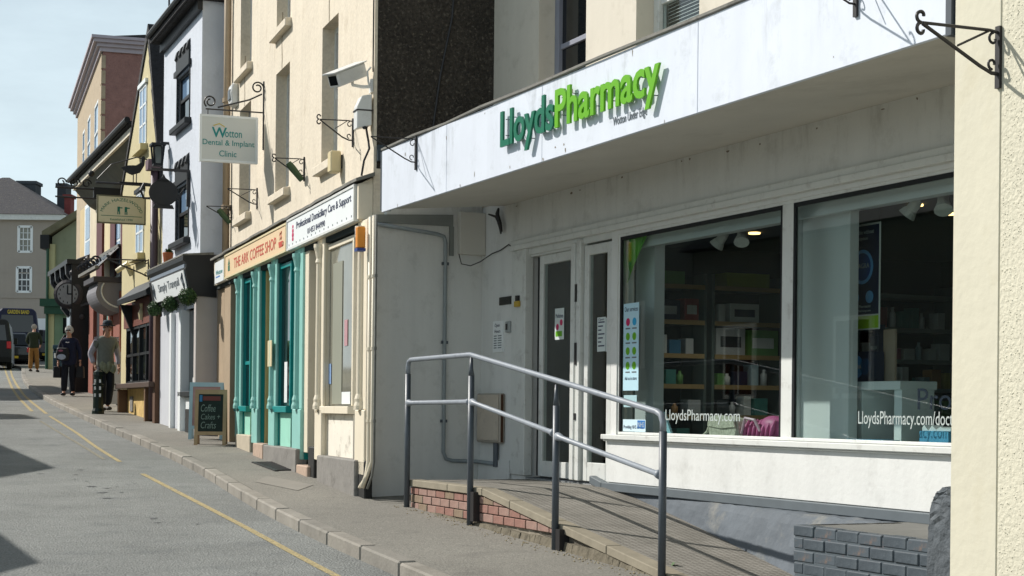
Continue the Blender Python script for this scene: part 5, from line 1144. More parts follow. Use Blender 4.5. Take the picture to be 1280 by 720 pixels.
# topiary balls hung under the canopy
def leafball(fr, u, v, z, r, n, mat, seed, name, label, cat, group=None, sc=(1, 1, 1)):
    t = fr.thing(name, label, cat, u, v, z - r * sc[2], group); q = MB(); rb = random.Random(seed)
    q.ball((u, v, z), r * .86, 10, 7, sc); part(q, 'core', leaf_dark, t)
    for shade in (leaf_mat, leaf_dark):
        q = MB()
        for k in range(n // 2):
            d = Vector((rb.gauss(0, 1), rb.gauss(0, 1), rb.gauss(0, 1))).normalized(); rr = r * rb.uniform(.82, 1.06); p = Vector((u + d.x * rr * sc[0], v + d.y * rr * sc[1], z + d.z * rr * sc[2]))
            a = Vector((rb.gauss(0, 1), rb.gauss(0, 1), rb.gauss(0, 1))).normalized() * r * .13; b = a.cross(d).normalized() * r * .09 + d * r * .05
            q.add([p - a, p + b, p + a, p - b], [(0, 1, 2, 3)])
        part(q, 'leaf_mass', shade, t, recalc=False)
    return t
for i, (x, y, r) in enumerate(((193, 386, .125), (213, 380, .13), (234.5, 371, .135))):
    v = -.22; u, z = H(W, v, x, y)
    t = leafball(W, u, v, z, r, 500, leaf_mat, 30 + i, 'topiary_ball', ['round topiary ball at the far end under the black canopy', 'round topiary ball in the middle under the slanted shop sign', 'round topiary ball nearest the white pier under the black canopy'][i], 'topiary', 'topiary balls under the black canopy')
    q = MB(); q.tube([(u, v, z), (u, v + .08, 3.45)], .006, 5); part(q, 'chain', iron_black, t)
q = MB(); u, z = H(W, .2, 254, 312); q.ball((u, .2, z), .13, 12, 8, (1, 1, 1.15)); q.lathe([(.08, z - .35), (.1, z - .3), (.05, z - .12)], (u, .2, 0), 12); W.one(q, 'finial_pot', black_paint, 'black rounded finial at the right end of the black canopy', 'finial', u, .2, z - .35, smooth=True)
q = MB(); u, z = H(W, -.2, 210, 321); q.lathe([(.07, z - .1), (.09, z + .06), (.08, z + .07)], (u, -.2, 0), 10); t = W.one(q, 'flower_pot', M('terracotta', '#b0653c', .8), 'small terracotta pot on the ledge above the black canopy', 'pot', u, -.2, z - .1)
q = MB(); rb = random.Random(8)
for k in range(40): d = Vector((rb.gauss(0, 1), rb.gauss(0, 1), abs(rb.gauss(0, 1)))).normalized(); p = Vector((u, -.2, z + .06)); a = d * .1; b = Vector((d.y, -d.x, .2)) * .03; q.add([p, p + a * .5 + b, p + a, p + a * .5 - b], [(0, 1, 2, 3)])
part(q, 'plant', leaf_mat, t, recalc=False)
# teapot hanging sign with its iron arm
u, zt = H(W, -.02, 236, 214); zb = H(W, -.02, 236, 258)[1]
t = W.thing('teapot_bracket', 'black square iron bracket holding the teapot sign on the white house', 'sign bracket', u, 0, zb)
q = MB(); q.box(u - .025, u + .025, -.05, -.001, zb, zt + .02).box(u - .02, u + .02, -.62, -.05, zt - .02, zt + .02); part(q, 'frame', iron_black, t)
q = MB(); q.tube([(u, -.3, zt - .02), (u, -.3, zt - .08)], .008, 5); part(q, 'hanger', iron_black, t)
zc = zt - .37; vc = -.42
t = W.thing('teapot_sign', 'black teapot shaped hanging sign outside the white house', 'hanging sign', u, vc, zc - .25)
pr = [(.23 * math.cos(a), .21 * math.sin(a)) for a in [2 * math.pi * k / 26 for k in range(26)]]
q = MB(); q.prism([(vc + a, zc + b) for a, b in pr], u - .02, u + .02, 0); part(q, 'body', black_paint, t)
q = MB(); q.prism([(vc + .19, zc - .06), (vc + .27, zc + .02), (vc + .33, zc + .10), (vc + .30, zc + .0), (vc + .24, zc - .12)], u - .017, u + .017, 0); part(q, 'spout', black_paint, t)
q = MB(); q.tube([(u, vc - .2, zc + .12), (u, vc - .31, zc + .13), (u, vc - .36, zc + .02), (u, vc - .31, zc - .10), (u, vc - .21, zc - .1)], .02, 6); part(q, 'handle', black_paint, t)
q = MB(); q.prism([(vc - .14, zc - .19), (vc + .14, zc - .19), (vc + .17, zc - .25), (vc - .17, zc - .25)], u - .02, u + .02, 0); q.prism([(vc - .13, zc + .17), (vc + .13, zc + .17), (vc + .03, zc + .24), (vc, zc + .30), (vc - .03, zc + .24)], u - .02, u + .02, 0); part(q, 'lid_and_foot', black_paint, t)

# ================================================================== YELLOW GABLED HOUSE
Yf = Fr(*W.w(-3.45, .06), -.40)
yg = Yf.gz(-2, 0)
yb = Yf.thing('yellow_house', 'pale yellow house with a steep gable facing the street and a stone roof', 'house', -2, 0, yg)
hy = lambda x, y, v=0.: H(Yf, v, x, y)
ap = hy(186.5, 44); l1 = hy(160, 200); r1 = hy(197, 183)
sl = (ap[1] - l1[1]) / (ap[0] - l1[0]); sr = (r1[1] - ap[1]) / (r1[0] - ap[0])
uL = hy(152.5, 330)[0]; uR = -.02
zl, zrr = ap[1] + (uL - ap[0]) * sl, max(4.2, ap[1] + (uR - ap[0]) * sr)
YW = [(hy(175.5, 130)[0] - .0, hy(184, 130)[0], hy(180, 183)[1], hy(180, 108)[1]), (hy(170.5, 300)[0], hy(180, 300)[0], hy(176, 318)[1], hy(176, 240)[1])]
q = MB(); q.prism([(uL, yg - .3), (uR, yg - .3), (uR, zrr), (ap[0], ap[1]), (uL, zl)], .0, .5, 1); q.prism([(uL + .02, yg - .3), (uR - .02, yg - .3), (uR - .02, zrr), (ap[0], ap[1]), (uL + .02, zl)], .5, 7, 1)
part(q, 'front_wall', yellow_wall, yb)
for (a, b, c0, c1) in YW:
    q = MB(); e = .05; q.box(a, a + e, -.02, -.001, c0, c1).box(b - e, b, -.02, -.001, c0, c1).box(a, b, -.02, -.001, c1 - e, c1).box(a, b, -.02, -.001, c0, c0 + e)
    q.box((a + b) / 2 - .025, (a + b) / 2 + .025, -.02, -.001, c0, c1)
    for z in (c0 + (c1 - c0) * .36, c0 + (c1 - c0) * .68): q.box(a, b, -.02, -.001, z - .02, z + .02)
    wo = part(q, 'window', sign_white, yb)
    q = MB(); q.box(a + .02, b - .02, -.012, -.003, c0 + .02, c1 - .02); part(q, 'pane', sky_tinted_glass, wo)
    q = MB(); q.box(a - .12, b + .12, -.14, 0.0, c0 - .12, c0 - .005); part(q, 'window_sill', yellow_wall, yb)
    q = MB(); q.box(a - .06, b + .06, -.05, -.001, c1 + .005, c1 + .08); part(q, 'window_head', black_paint if c1 < 6 else sign_white, yb)
q = MB(); th = .16
q.prism([(ap[0], ap[1] - .0), (ap[0], ap[1] + th * 1.3), (uR + .3, ap[1] + (uR + .3 - ap[0]) * sr + th), (uR + .3, ap[1] + (uR + .3 - ap[0]) * sr)], -.01, 7, 1)
q.prism([(ap[0], ap[1] - .0), (ap[0], ap[1] + th * 1.3), (uL - .1, ap[1] + (uL - .1 - ap[0]) * sl + th * .6), (uL - .1, ap[1] + (uL - .1 - ap[0]) * sl)], -.03, 7, 1)
part(q, 'roof', roof_dark, yb)
rs = random.Random(17); n = 0
for i in range(16):     # rough stone slates along the right verge
    t0 = i / 16; u0 = ap[0] + (uR + .25 - ap[0]) * t0; z0 = ap[1] + (u0 - ap[0]) * sr; q = MB(); d = (uR + .25 - ap[0]) / 16
    q.hexa([(u0, -.03 - rs.uniform(0, .02), z0 + .03), (u0 + d, -.03, z0 + d * sr + .0), (u0 + d, .3, z0 + d * sr), (u0, .3, z0 + .03), (u0 + .05, -.03, z0 + .2), (u0 + d + .05, -.03, z0 + d * sr + .17), (u0 + d + .05, .3, z0 + d * sr + .17), (u0 + .05, .3, z0 + .2)])
    part(q, 'verge_slate', roof_dark, yb)
q = MB(); p_ = hy(190.5, 38); q.tube([(p_[0], .3, p_[1] - .1), (p_[0], .3, p_[1] + .95)], .018, 5); part(q, 'roof_pole', iron_black, yb)
# its shopfront
def yp(x0, x1, y0, y1, name, mat, v0, v1, bev=.004):
    a, c1 = hy(x0, y0, v0); b, c0 = hy(x1, y1, v0); q = MB(); q.box(a, b, v0, v1, c0, c1); return part(q, name, mat, yb, bevel=bev)
za = hy(146, 376, -.35)[1]; a, b = hy(146, 376, -.35)[0], uR + .1
q = MB(); q.prism([(-.35, za), (.0, za + .28), (.0, za + .02), (-.33, za - .09)], a, b, 0); part(q, 'shop_canopy', black_paint, yb)
q = MB(); q.prism([(-.02, za - .75), (-.3, za - .08), (-.02, za - .08)], a + .02, a + .12, 0); part(q, 'canopy_bracket', black_paint, yb)
a0, b0 = hy(158, 420, -.06)[0], uR
q = MB(); q.box(a0 - .3, b0, -.07, -.001, za - .50, za - .02); fs = part(q, 'fascia', M('fascia_brown', '#6b3a2c', .6, .1, 3), yb)
q = MB(); cx = hy(178, 385, -.07)[0]; q.lathe([(.05, za - .42), (.07, za - .3), (.03, za - .2), (.045, za - .12)], (cx, -.08, 0), 8); part(q, 'emblem', sign_cream, fs)
zs = hy(180, 478, -.1)[1]
q = MB(); q.box(a0, b0, -.02, -.001, zs, za - .5); part(q, 'shop_window', dark_glass, yb)
q = MB()
for k in range(6): u = a0 + (b0 - a0) * k / 5; q.box(u - .03, u + .03, -.06, -.021, zs, za - .5)
for z in (zs + .02, zs + (za - .5 - zs) * .5, za - .53): q.box(a0, b0, -.055, -.022, z - .025, z + .025)
part(q, 'glazing_bars', black_paint, yb)
q = MB(); q.box(a0 - .05, b0, -.26, -.001, zs - .10, zs - .005); part(q, 'shop_sill', M('sill_brown', '#4b3a30', .6, .15, 6), yb, bevel=.008)
q = MB(); q.box(a0, b0, -.04, -.001, yg - .2, zs - .105); part(q, 'stall_riser', stone_yellow, yb)
q = MB(); q.box(a0 + .5, a0 + .85, -.06, -.041, yg + .1, zs - .25); part(q, 'cellar_hatch', plinth_grey, yb)
for u in (a0 - .02, b0 - .75): q = MB(); q.box(u, u + .12, -.22, -.05, yg - .1, zs - .105); part(q, 'sill_post', M('sill_post', '#6b5038', .6, .15, 6), yb)
q = MB(); q.box(-.22, .02, -.16, .1, wg - .3, 3.35); part(q, 'shop_post', wood_brown, yb, bevel=.006)
u, zz = hy(192.5, 300, -.1); t = Yf.thing('drainpipe', 'dark purple drainpipe between the yellow and the white house', 'pipe', u, -.1, 1.5); z1 = hy(192.5, 214, -.1)[1]
q = MB(); q.tube([(u, -.1, z1), (u, -.1, 1.4)], .07, 8); part(q, 'pipe_run', purple_pipe, t, smooth=True)
q = MB(); q.prism([(u - .12, z1), (u + .12, z1), (u + .18, z1 + .18), (u - .18, z1 + .18)], -.24, -.02, 1); part(q, 'hopper', M('hopper_mauve', '#6f5a5f', .6), t)
u, zz = hy(197, 193, -.25); t = Yf.thing('wall_lantern', 'dark framed wall lantern above the mauve hopper', 'lantern', u, -.25, zz - .2)
q = MB(); e = .02
for du, dv in ((-.12, -.09), (.12, -.09), (-.12, .09), (.12, .09)): q.tube([(u + du * .7, -.25 + dv * .7, zz - .17), (u + du, -.25 + dv, zz + .14)], .018, 5)
q.box(u - .15, u + .15, -.37, -.13, zz + .14, zz + .18).box(u - .09, u + .09, -.33, -.17, zz - .2, zz - .17).box(u - .03, u + .03, -.2, .0, zz + .18, zz + .22); part(q, 'frame', black_paint, t)
q = MB(); q.box(u - .07, u + .07, -.30, -.20, zz - .16, zz + .13); part(q, 'glass', M('lantern_glass', '#6f756f', .1), t)
# game-bird sign bracket and its board
u, zb_ = hy(191, 233, -.1)
ub, z0 = hy(190, 232, -.02)
t = Yf.thing('bird_bracket', 'long black iron arm with a game bird silhouette above a cream hanging sign', 'sign bracket', -1.1, 0, z0)
vtip = -1.02
q = MB(); q.tube([(ub, -.01, z0), (ub, vtip, z0)], .022, 6); q.box(ub - .02, ub + .02, -.03, -.001, z0 - .3, z0 + .5); part(q, 'arm', iron_black, t)
q = MB(); q.tube([(ub, -.02, z0 + .45), (ub, -.3, z0 + .50), (ub, -.75, z0 + .34), (ub, -1.0, z0 + .06)], .012, 6); part(q, 'brace', iron_black, t)
vb = -.36; zb2 = z0 + .24
q = MB(); q.prism([(vb - .22, zb2 + .05), (vb - .1, zb2 + .1), (vb + .05, zb2 + .11), (vb + .14, zb2 + .17), (vb + .15, zb2 + .27), (vb + .19, zb2 + .29), (vb + .21, zb2 + .25), (vb + .2, zb2 + .12), (vb + .12, zb2 - .02), (vb - .02, zb2 - .07), (vb - .12, zb2 - .03)], ub - .02, ub + .02, 0)
q.box(ub - .012, ub + .012, vb - .005, vb + .01, zb2 - .2, zb2 - .05).box(ub - .012, ub + .012, vb + .05, vb + .065, zb2 - .2, zb2 - .03); q.box(ub - .02, ub + .02, vb - .25, vb + .25, zb2 - .22, zb2 - .2); part(q, 'bird', black_paint, t)
t = Yf.thing('hanging_sign', 'cream hanging sign with two small green figures and arched lettering', 'hanging sign', ub, -.6, z0 - .7)
v0, v1 = -.98, -.15; z2, z1 = z0 - .71, z0 - .24
q = MB(); q.box(ub - .025, ub + .025, v0, v1, z2, z1); part(q, 'board', sign_cream, t, bevel=.006)
q = MB(); q.box(ub - .03, ub + .03, v0 - .02, v0, z2 - .02, z1 + .02).box(ub - .03, ub + .03, v1, v1 + .02, z2 - .02, z1 + .02).box(ub - .03, ub + .03, v0, v1, z1, z1 + .02).box(ub - .03, ub + .03, v0, v1, z2 - .02, z2); part(q, 'frame', M('frame_olive', '#6a6548', .5), t)
q = MB(); q.box(ub + .0255, ub + .027, v0 + .05, v1 - .05, z2 + .115, z2 + .125); part(q, 'green_rule', text_dgreen, t)
q = MB(); cv = (v0 + v1) / 2
for s in (-.075, .055): q.box(ub + .0255, ub + .028, cv + s, cv + s + .045, z2 + .2, z2 + .29).box(ub + .0255, ub + .028, cv + s, cv + s + .018, z2 + .15, z2 + .2).box(ub + .0255, ub + .028, cv + s + .03, cv + s + .05, z2 + .15, z2 + .2).box(ub + .0255, ub + .028, cv + s + .02, cv + s + .09, z2 + .26, z2 + .28)
part(q, 'green_figure', text_dgreen, t)
mb = text_mb('MARK HAZELWOOD', 0, 1, 0, 1, 0, .003); an = lambda s: math.pi * (.93 - .86 * s)
mb.v = [(ub + .0255 - p[1], cv + (.30 + .05 * p[2]) * math.cos(an(p[0])) * 1.12, z2 + .13 + (.26 + .055 * p[2]) * math.sin(an(p[0])) * 1.0) for p in mb.v]; part(mb, 'lettering', text_dgreen, t, recalc=False)
side_text('Established 1990', cv - .2, cv + .2, z2 + .04, z2 + .075, ub + .0255, text_dgreen, t)
# small bracket under the upper window and a hanging flag
ux, zx = hy(168, 330, -.0); tb = bracket(Yf, hy(186, 320)[0], 0, hy(186, 326)[1], hy(186, 345)[1], .75, 'thin iron bracket low on the yellow house above the shop canopy', r=.014, tipcurl=.0)
u, z = hy(163, 338, -.05); q = MB(); q.tube([(u - .1, -.3, z - .02), (u, -.12, z + .12), (u, -.02, z - .1)], [.05, .08, .05], 8); Yf.one(q, 'rolled_flag', sign_cream, 'cream rolled flag hanging from the yellow house', 'flag', u, -.1, z)
# ================================================================== HOUSE WITH DEEP EAVES
Ef = Fr(*Yf.w(uL - .02, .66), -.40); eg = Ef.gz(-3, 0); he = lambda x, y, v=0.: H(Ef, v, x, y)
eb = Ef.thing('eaves_house', 'old house with deep overhanging eaves, oxblood pilasters and a brick shopfront', 'house', -3, 0, eg)
eL = he(100, 300)[0]; zE = he(168, 150, -.62)[1]
q = MB(); q.box(eL, 0, .0, 7, eg - .3, zE - .3); part(q, 'front_wall', M('cream_old', '#cdb98f', .85, .1, 2, streak=.1), eb)
eL2 = he(93, 224, -.62)[0]; eR = he(168, 150, -.62)[0]
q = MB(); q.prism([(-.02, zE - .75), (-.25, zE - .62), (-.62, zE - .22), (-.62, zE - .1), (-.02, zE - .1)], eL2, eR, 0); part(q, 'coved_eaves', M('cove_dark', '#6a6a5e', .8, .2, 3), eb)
q = MB(); q.box(eL2, eR, -.66, -.60, zE - .24, zE - .11); part(q, 'white_cornice', cream_paint, eb)
for k in range(14): u = eL2 + .4 + (eR - .2 - eL2) * k / 14; q = MB(); q.prism([(-.32, zE - .52), (-.5, zE - .32), (-.45, zE - .30), (-.28, zE - .50)], u, u + .14, 0); part(q, 'eaves_bracket', cream_paint, eb)
q = MB(); q.box(eL2, eR, -.72, -.05, zE - .08, zE - .02).prism([(-.7, zE - .02), (6.5, zE + .0), (3.2, zE + 2.4)], eL2, .0, 0); part(q, 'roof', roof_dark, eb)
q = MB(); q.tube([(eL2, -.76, zE), (eR, -.76, zE)], .06, 8); part(q, 'gutter', black_paint, eb)
def ep(x0, x1, y0, y1, name, mat, v0, v1, parent=None):
    a, c1 = he(x0, y0, v0); b, c0 = he(x1, y1, v0); q = MB(); q.box(a, b, v0, v1, c0, c1); return part(q, name, mat, parent or eb)
for (x0, x1, mt, nm) in ((121, 127, oxblood, 'pilaster'), (138, 143, oxblood, 'pilaster'), (151, 156, oxblood, 'pilaster'), (131, 137, M('cream_pil', '#d8c79f', .6), 'pilaster'), (113, 120, M('cream_pil2', '#d9ccb0', .6), 'pilaster')): ep(x0, x1, 250, 345, nm, mt, -.10, .0)
for (x0, x1) in ((143.5, 150), (106, 112)):
    wo = ep(x0, x1, 258, 345, 'window', sign_white, -.06, .0); a, c1 = he(x0 + 1, 262, -.07); b, c0 = he(x1 - 1, 340, -.07); q = MB(); q.box(a, b, -.07, -.061, c0, (c0 + c1) / 2 - .03).box(a, b, -.07, -.061, (c0 + c1) / 2 + .03, c1); part(q, 'pane', sky_tinted_glass, wo)
# round-ended grey canopy over the brick shopfront
zt = he(150, 342, -.3)[1]
uc = he(150, 380, -.1)[0]
zbt = he(150, 390, -.1)[1]; rz_ = zt - .1 - zbt
pr = [(0, zt - .1), (-.58, zt - .1)] + [(-.02 - .62 * math.cos(t * math.pi / 2 * .97), zt - .12 - rz_ * .3 - rz_ * .7 * math.sin(t * math.pi / 2)) for t in [k / 12 for k in range(13)]] + [(0, zbt)]
q = MB(); q.prism(pr, uc - 1.6, uc, 0); part(q, 'curved_canopy', canopy_grey, eb)
q = MB(); q.box(uc - 1.7, uc + .05, -.70, -.0, zt - .095, zt + .02); part(q, 'canopy_cap', M('cap_dark', '#3d3a3e', .6), eb)
q = MB()
q.tube([(uc + .012, -.06 - .46 * math.cos(t), zt - .30 - rz_ * .55 * math.sin(t)) for t in [-.5 + k / 14 * (math.pi / 2 + .3) for k in range(15)]], .02, 5)
part(q, 'scroll_moulding', frame_white, eb)
# brick piers and doors under it
for i, (x0, x1, mt, nm) in enumerate(((114, 119.5, brick_shop, 'brick_pier'), (120, 123, black_paint, 'shop_door'), (123.5, 127, M('pier_cream', '#cdb98f', .7), 'pier'), (127.5, 132, brick_shop, 'brick_pier'), (132.5, 137.5, M('door_teal', '#6fa39a', .5), 'shop_door'), (138, 142.5, brick_shop, 'brick_pier'), (142.5, 145, M('pier_cream2', '#cdb98f', .7), 'pier'), (145, 153, brick_shop, 'brick_pier'))):
    a, b = he(x0, 450, -.05)[0], he(x1, 450, -.05)[0]; q = MB(); v0 = -.12 if nm == 'brick_pier' else -.04; q.box(a, b, v0, 0, eg - .2, zt - .3)
    o = part(q, nm, mt, eb)
# rows of black ornamental ironwork and glass lamp gear over the canopy
uc2 = uc; zg0, zg1 = he(152, 326, -.35)[1], he(152, 297, -.35)[1]
t = Ef.thing('glazed_hood', 'sloping glazed hood with pale bars and black scrollwork above the grey curved canopy', 'hood', uc2 - .8, -.3, zg0)
ua, ub2 = uc2 - 3.0, uc2 + .05
for k in range(3):
    z = zg0 + (zg1 - zg0) * k / 2; v = -.62 + .25 * k; q = MB(); q.box(ua, ub2, v - .05, v + .05, z - .035, z + .035); part(q, 'bar', lead_grey if k != 1 else steel_paint, t)
q = MB(); q.add([(ua, -.62, zg0 + .02), (ub2, -.62, zg0 + .02), (ub2, -.12, zg1 - .02), (ua, -.12, zg1 - .02)], [(0, 1, 2, 3)]); part(q, 'glazing', sky_tinted_glass, t, recalc=False)
for k in range(6):
    u = ua + (ub2 - ua) * k / 5; q = MB(); q.tube([(u, -.6, zg0), (u, -.1, zg1)], .025, 5); part(q, 'rafter', iron_black, t)
for k in range(5):
    u = ua + (ub2 - ua) * (k + .5) / 5; q = MB(); q.tube(curl((u, -.62, zg0 + .16), .12, 0, 1.2, n=14), .022, 5); part(q, 'scroll', iron_black, t)
# dark shop sign arm in front of the eaves
u, z = he(118, 245, -.8); t = Ef.thing('scroll_bracket', 'black iron bracket with curled ends and a dark box in front of the deep eaves', 'sign bracket', u, -.8, z - .1); us = -2.2
zz = z - .0
q = MB(); q.tube([(us, 0, zz + .02), (us, -1.75, zz + .02)], .022, 6); q.tube([(us, 0, zz - .18), (us, -1.75, zz - .18)], .018, 6); part(q, 'arm', iron_black, t)
q = MB(); q.box(us - .05, us + .05, -.95, -.15, zz - .16, zz + .06); part(q, 'sign_box', black_paint, t)
q = MB()
for v, r_ in ((-1.1, .1), (-1.35, .12), (-1.62, .1)): q.tube(curl((us, v, zz + .13), r_, 0, 1.2, n=16), .016, 5)
q.ball((us, -1.0, zz + .35), .07, 8, 6); part(q, 'scroll', iron_black, t)
def atp(x, y, Y): X, Z = ray(x, y); return X * Y, Y, CZ + Z * Y
# ================================================================== TALL BRICK HOUSE
ex, ey = Ef.w(eL - .1, 0); c = atp(127, 120, ey + .3); T = Fr(c[0], ey + .3, -.33); tg = T.gz(-2, 0); ht = lambda x, y, v=0.: H(T, v, x, y)
tb = T.thing('tall_brick_house', 'tall house with a red brown brick side wall, buff front and moulded parapet', 'house', -3, 0, tg)
tz = ht(127, 66)[1]; tL = ht(97, 150)[0]
q = MB(); q.box(-.001, -.3, .02, 9, tg - .3, tz); part(q, 'side_wall', brick_far, tb)
TW = [(ht(a, 150)[0], ht(b, 150)[0], ht(b, y1)[1], ht(b, y0)[1]) for a, b, y0, y1 in ((118, 122.5, 124, 198), (109.5, 113, 142, 205), (103.5, 106, 160, 212))]
zz_ = sorted(TW, key=lambda w_: w_[0])
q = MB(); q.box(tL, -.3, .05, 9, tg - .3, tz); q.holes(tL, 0.0, tg - .3, tz, 0, [(a, b, c0, c1) for a, b, c0, c1 in zz_], .045); part(q, 'front_wall', buff_far, tb, recalc=False)
for a, b, c0, c1 in zz_:
    q = MB(); e = .07; q.box(a, a + e, .0, .044, c0, c1).box(b - e, b, .0, .044, c0, c1).box(a, b, .0, .044, c1 - e, c1).box(a, b, .0, .044, c0, c0 + e).box(a, b, .0, .044, (c0 + c1) / 2 - .03, (c0 + c1) / 2 + .03); wo = part(q, 'window', sign_white, tb)
    q = MB(); q.box(a + e, b - e, .025, .03, c0 + e, c1 - e); part(q, 'pane', sky_tinted_glass, wo)
    q = MB(); q.box(a - .1, b + .1, -.08, .02, c0 - .12, c0 - .003); part(q, 'window_sill', cream_paint, tb)
q = MB()
for (o, z0, z1) in ((.06, 0, .12), (.14, .12, .22), (.24, .22, .32), (.3, .32, .4)): q.box(tL - .2, o, -o, 9, tz + z0, tz + z1)
part(q, 'parapet_cornice', M('cornice_mauve', '#b0a8b0', .7, .08, 3), tb)
q = MB(); q.prism([(.3, tz + .4), (9, tz + .4), (4.6, tz + .9)], tL, .3, 0); part(q, 'roof', roof_dark, tb)
# quoins on the near front corner
for k in range(14):
    z = tz - .1 - k * .42; q = MB(); w_ = .34 if k % 2 else .22; q.box(-w_, .012, -.015, .1, z - .36, z); part(q, 'quoin', buff_far, tb)
# black shopfront projecting at its foot
B = Fr(*Ef.w(he(114.5, 410, 0)[0], -.02), -.40); bg_ = B.gz(0, 0); hb = lambda x, y, v=0.: H(B, v, x, y)
bb = B.thing('black_shopfront', 'black projecting shopfront with carved brackets beyond the brick shop', 'shopfront', -1.5, 0, bg_)
zt = hb(114, 331)[1]
q = MB(); q.box(-.3, 0, -.5, .4, bg_ - .2, zt); part(q, 'end_pilaster', black_paint, bb, bevel=.01)
q = MB(); q.box(-4.5, -.3, -.1, .4, bg_ - .2, zt); part(q, 'front_panel', black_paint, bb)
q = MB(); q.box(-4.6, .03, -.62, .4, zt, zt + .12); part(q, 'cornice', black_paint, bb)
for i in range(4):
    u = -.4 - i * 1.2; q = MB(); q.prism([(-.1, zt), (-.62, zt), (-.6, zt - .25), (-.38, zt - .55), (-.3, zt - .95), (-.1, zt - 1.2)], u - .1, u + .1, 0); q.tube(curl((u + .11, -.42, zt - .22), .15, 0, 1.1, n=14), .03, 5); part(q, 'carved_bracket', M('carved_grey', '#39393c', .5, .3, 6), bb)
q = MB(); q.box(-4.3, -.5, -.11, -.101, bg_ + .6, zt - .6); part(q, 'shop_window', dark_glass, bb)
# ornate projecting clock
u, z = -.6, hb(88, 368, -1.0)[1]; yc_ = B.w(-.3, -.9)[1]; x_, y_, z_ = atp(86, 368, yc_); t = G.thing('bracket_clock', 'ornate dark bracket clock with a white dial outside the black shopfront', 'clock', x_, y_, z_ - .5)
q = MB(); q.lathe([(.31, -.10), (.38, -.06), (.38, .06), (.31, .10)], (x_, y_, z_), 22, 1); part(q, 'case', M('clock_case', '#3a373a', .5, .3, 6), t)
q = MB(); q.lathe([(.27, -.115), (.27, -.105)], (x_, y_, z_), 22, 1); dl = part(q, 'dial', M('dial_grey', '#8f9294', .5, .25, 6), t)
q = MB(); q.box(x_ - .018, x_ + .018, y_ - .125, y_ - .117, z_, z_ + .2).box(x_, x_ + .14, y_ - .125, y_ - .117, z_ - .015, z_ + .02); part(q, 'hand', black_paint, dl)
for k in range(12):
    a = k * math.pi / 6; q = MB(); q.box(x_ + .22 * math.sin(a) - .012, x_ + .22 * math.sin(a) + .012, y_ - .122, y_ - .116, z_ + .22 * math.cos(a) - .025, z_ + .22 * math.cos(a) + .025); part(q, 'hour_mark', black_paint, dl)
q = MB(); q.tube([(x_ + .1, y_, z_ + .45), (x_ + .25, y_, z_ + .9), (x_ + .6, y_, z_ + 1.05), (x_ + .75, y_, z_ + .5)], .05, 6); q.tube([(x_ + .3, y_, z_ - .3), (x_ + .6, y_, z_ - .2), (x_ + .8, y_, z_ + .1)], .05, 6)
for s in range(5): q.ball((x_ + .1 + .13 * s, y_ - .02, z_ + .55 + .12 * s), .09, 8, 5)
for s in range(3): q.ball((x_ + .1 + .12 * s, y_, z_ - .5 - .14 * s + .1 * s), .08, 8, 5)
part(q, 'scroll_arm', M('clock_arm', '#4a4749', .5, .3, 6), t)
# ================================================================== GREEN HOUSE
c = atp(64, 420, 66); N = Fr(c[0], c[1], -.06); ng = N.gz(0, 0)
# its side wall faces down the street: use a frame turned to face the camera
N = Fr(c[0], c[1]); xr = atp(104, 300, 66)[0] - c[0]
nb2 = N.thing('green_house', 'grey green rendered house end with a sloping roof edge and a dark green shopfront', 'house', 1, 0, ng)
z1 = atp(62, 296, 66)[2]; z2 = atp(104, 264, 66)[2]; zs = atp(64, 382, 66)[2]
q = MB(); q.prism([(0, ng - .3), (xr + 1.5, ng - .3), (xr + 1.5, z2 + .9), (0, z1)], 0, 6, 1); part(q, 'side_wall', green_render, nb2)
q = MB(); q.prism([(-.35, z1 - .12), (xr + 1.6, z2 + .85), (xr + 1.6, z2 + 1.15), (-.35, z1 + .2)], -.25, 6, 1); part(q, 'roof', M('roof_lichen', '#6f6d58', .9, .3, 3, .5, 8, .04), nb2)
q = MB(); q.box(-.4, -.05, -.3, 6, z1 - .5, z1 + .05); part(q, 'gutter', black_paint, nb2)
q = MB(); q.box(-.10, .14, -.12, .3, ng - .3, z1 - .3); part(q, 'corner_pilaster', M('pil_lime', '#b9b98e', .7, .1, 2), nb2)
q = MB(); q.box(-.35, xr + .6, -.45, -.13, zs - .05, zs + .25).box(-.2, xr + .6, -.35, -.13, zs - .35, zs - .05); part(q, 'shop_cornice', green_paint, nb2)
q = MB(); q.box(.15, xr + .5, -.1, -.005, ng - .2, zs - .35); sf = part(q, 'shop_panel', M('panel_green', '#6f8a70', .6, .1, 3), nb2)
q = MB(); q.box(.5, xr - .1, -.12, -.101, ng + .6, zs - .5); part(q, 'shop_window', dark_glass, nb2)
q = MB(); q.box(.42, .5, -.14, -.101, ng + .5, zs - .4).box(xr - .1, xr - .02, -.14, -.101, ng + .5, zs - .4).box(.5, xr - .1, -.14, -.122, zs - 1.2, zs - 1.13).box(.9, .97, -.14, -.122, ng + .6, zs - .5); part(q, 'window_frame', M('frame_green', '#5f7f66', .6), nb2)
q = MB(); q.tube([(-.12, -.2, z1 - .4), (-.12, -.2, ng)], .06, 7); part(q, 'downpipe', green_paint, nb2)
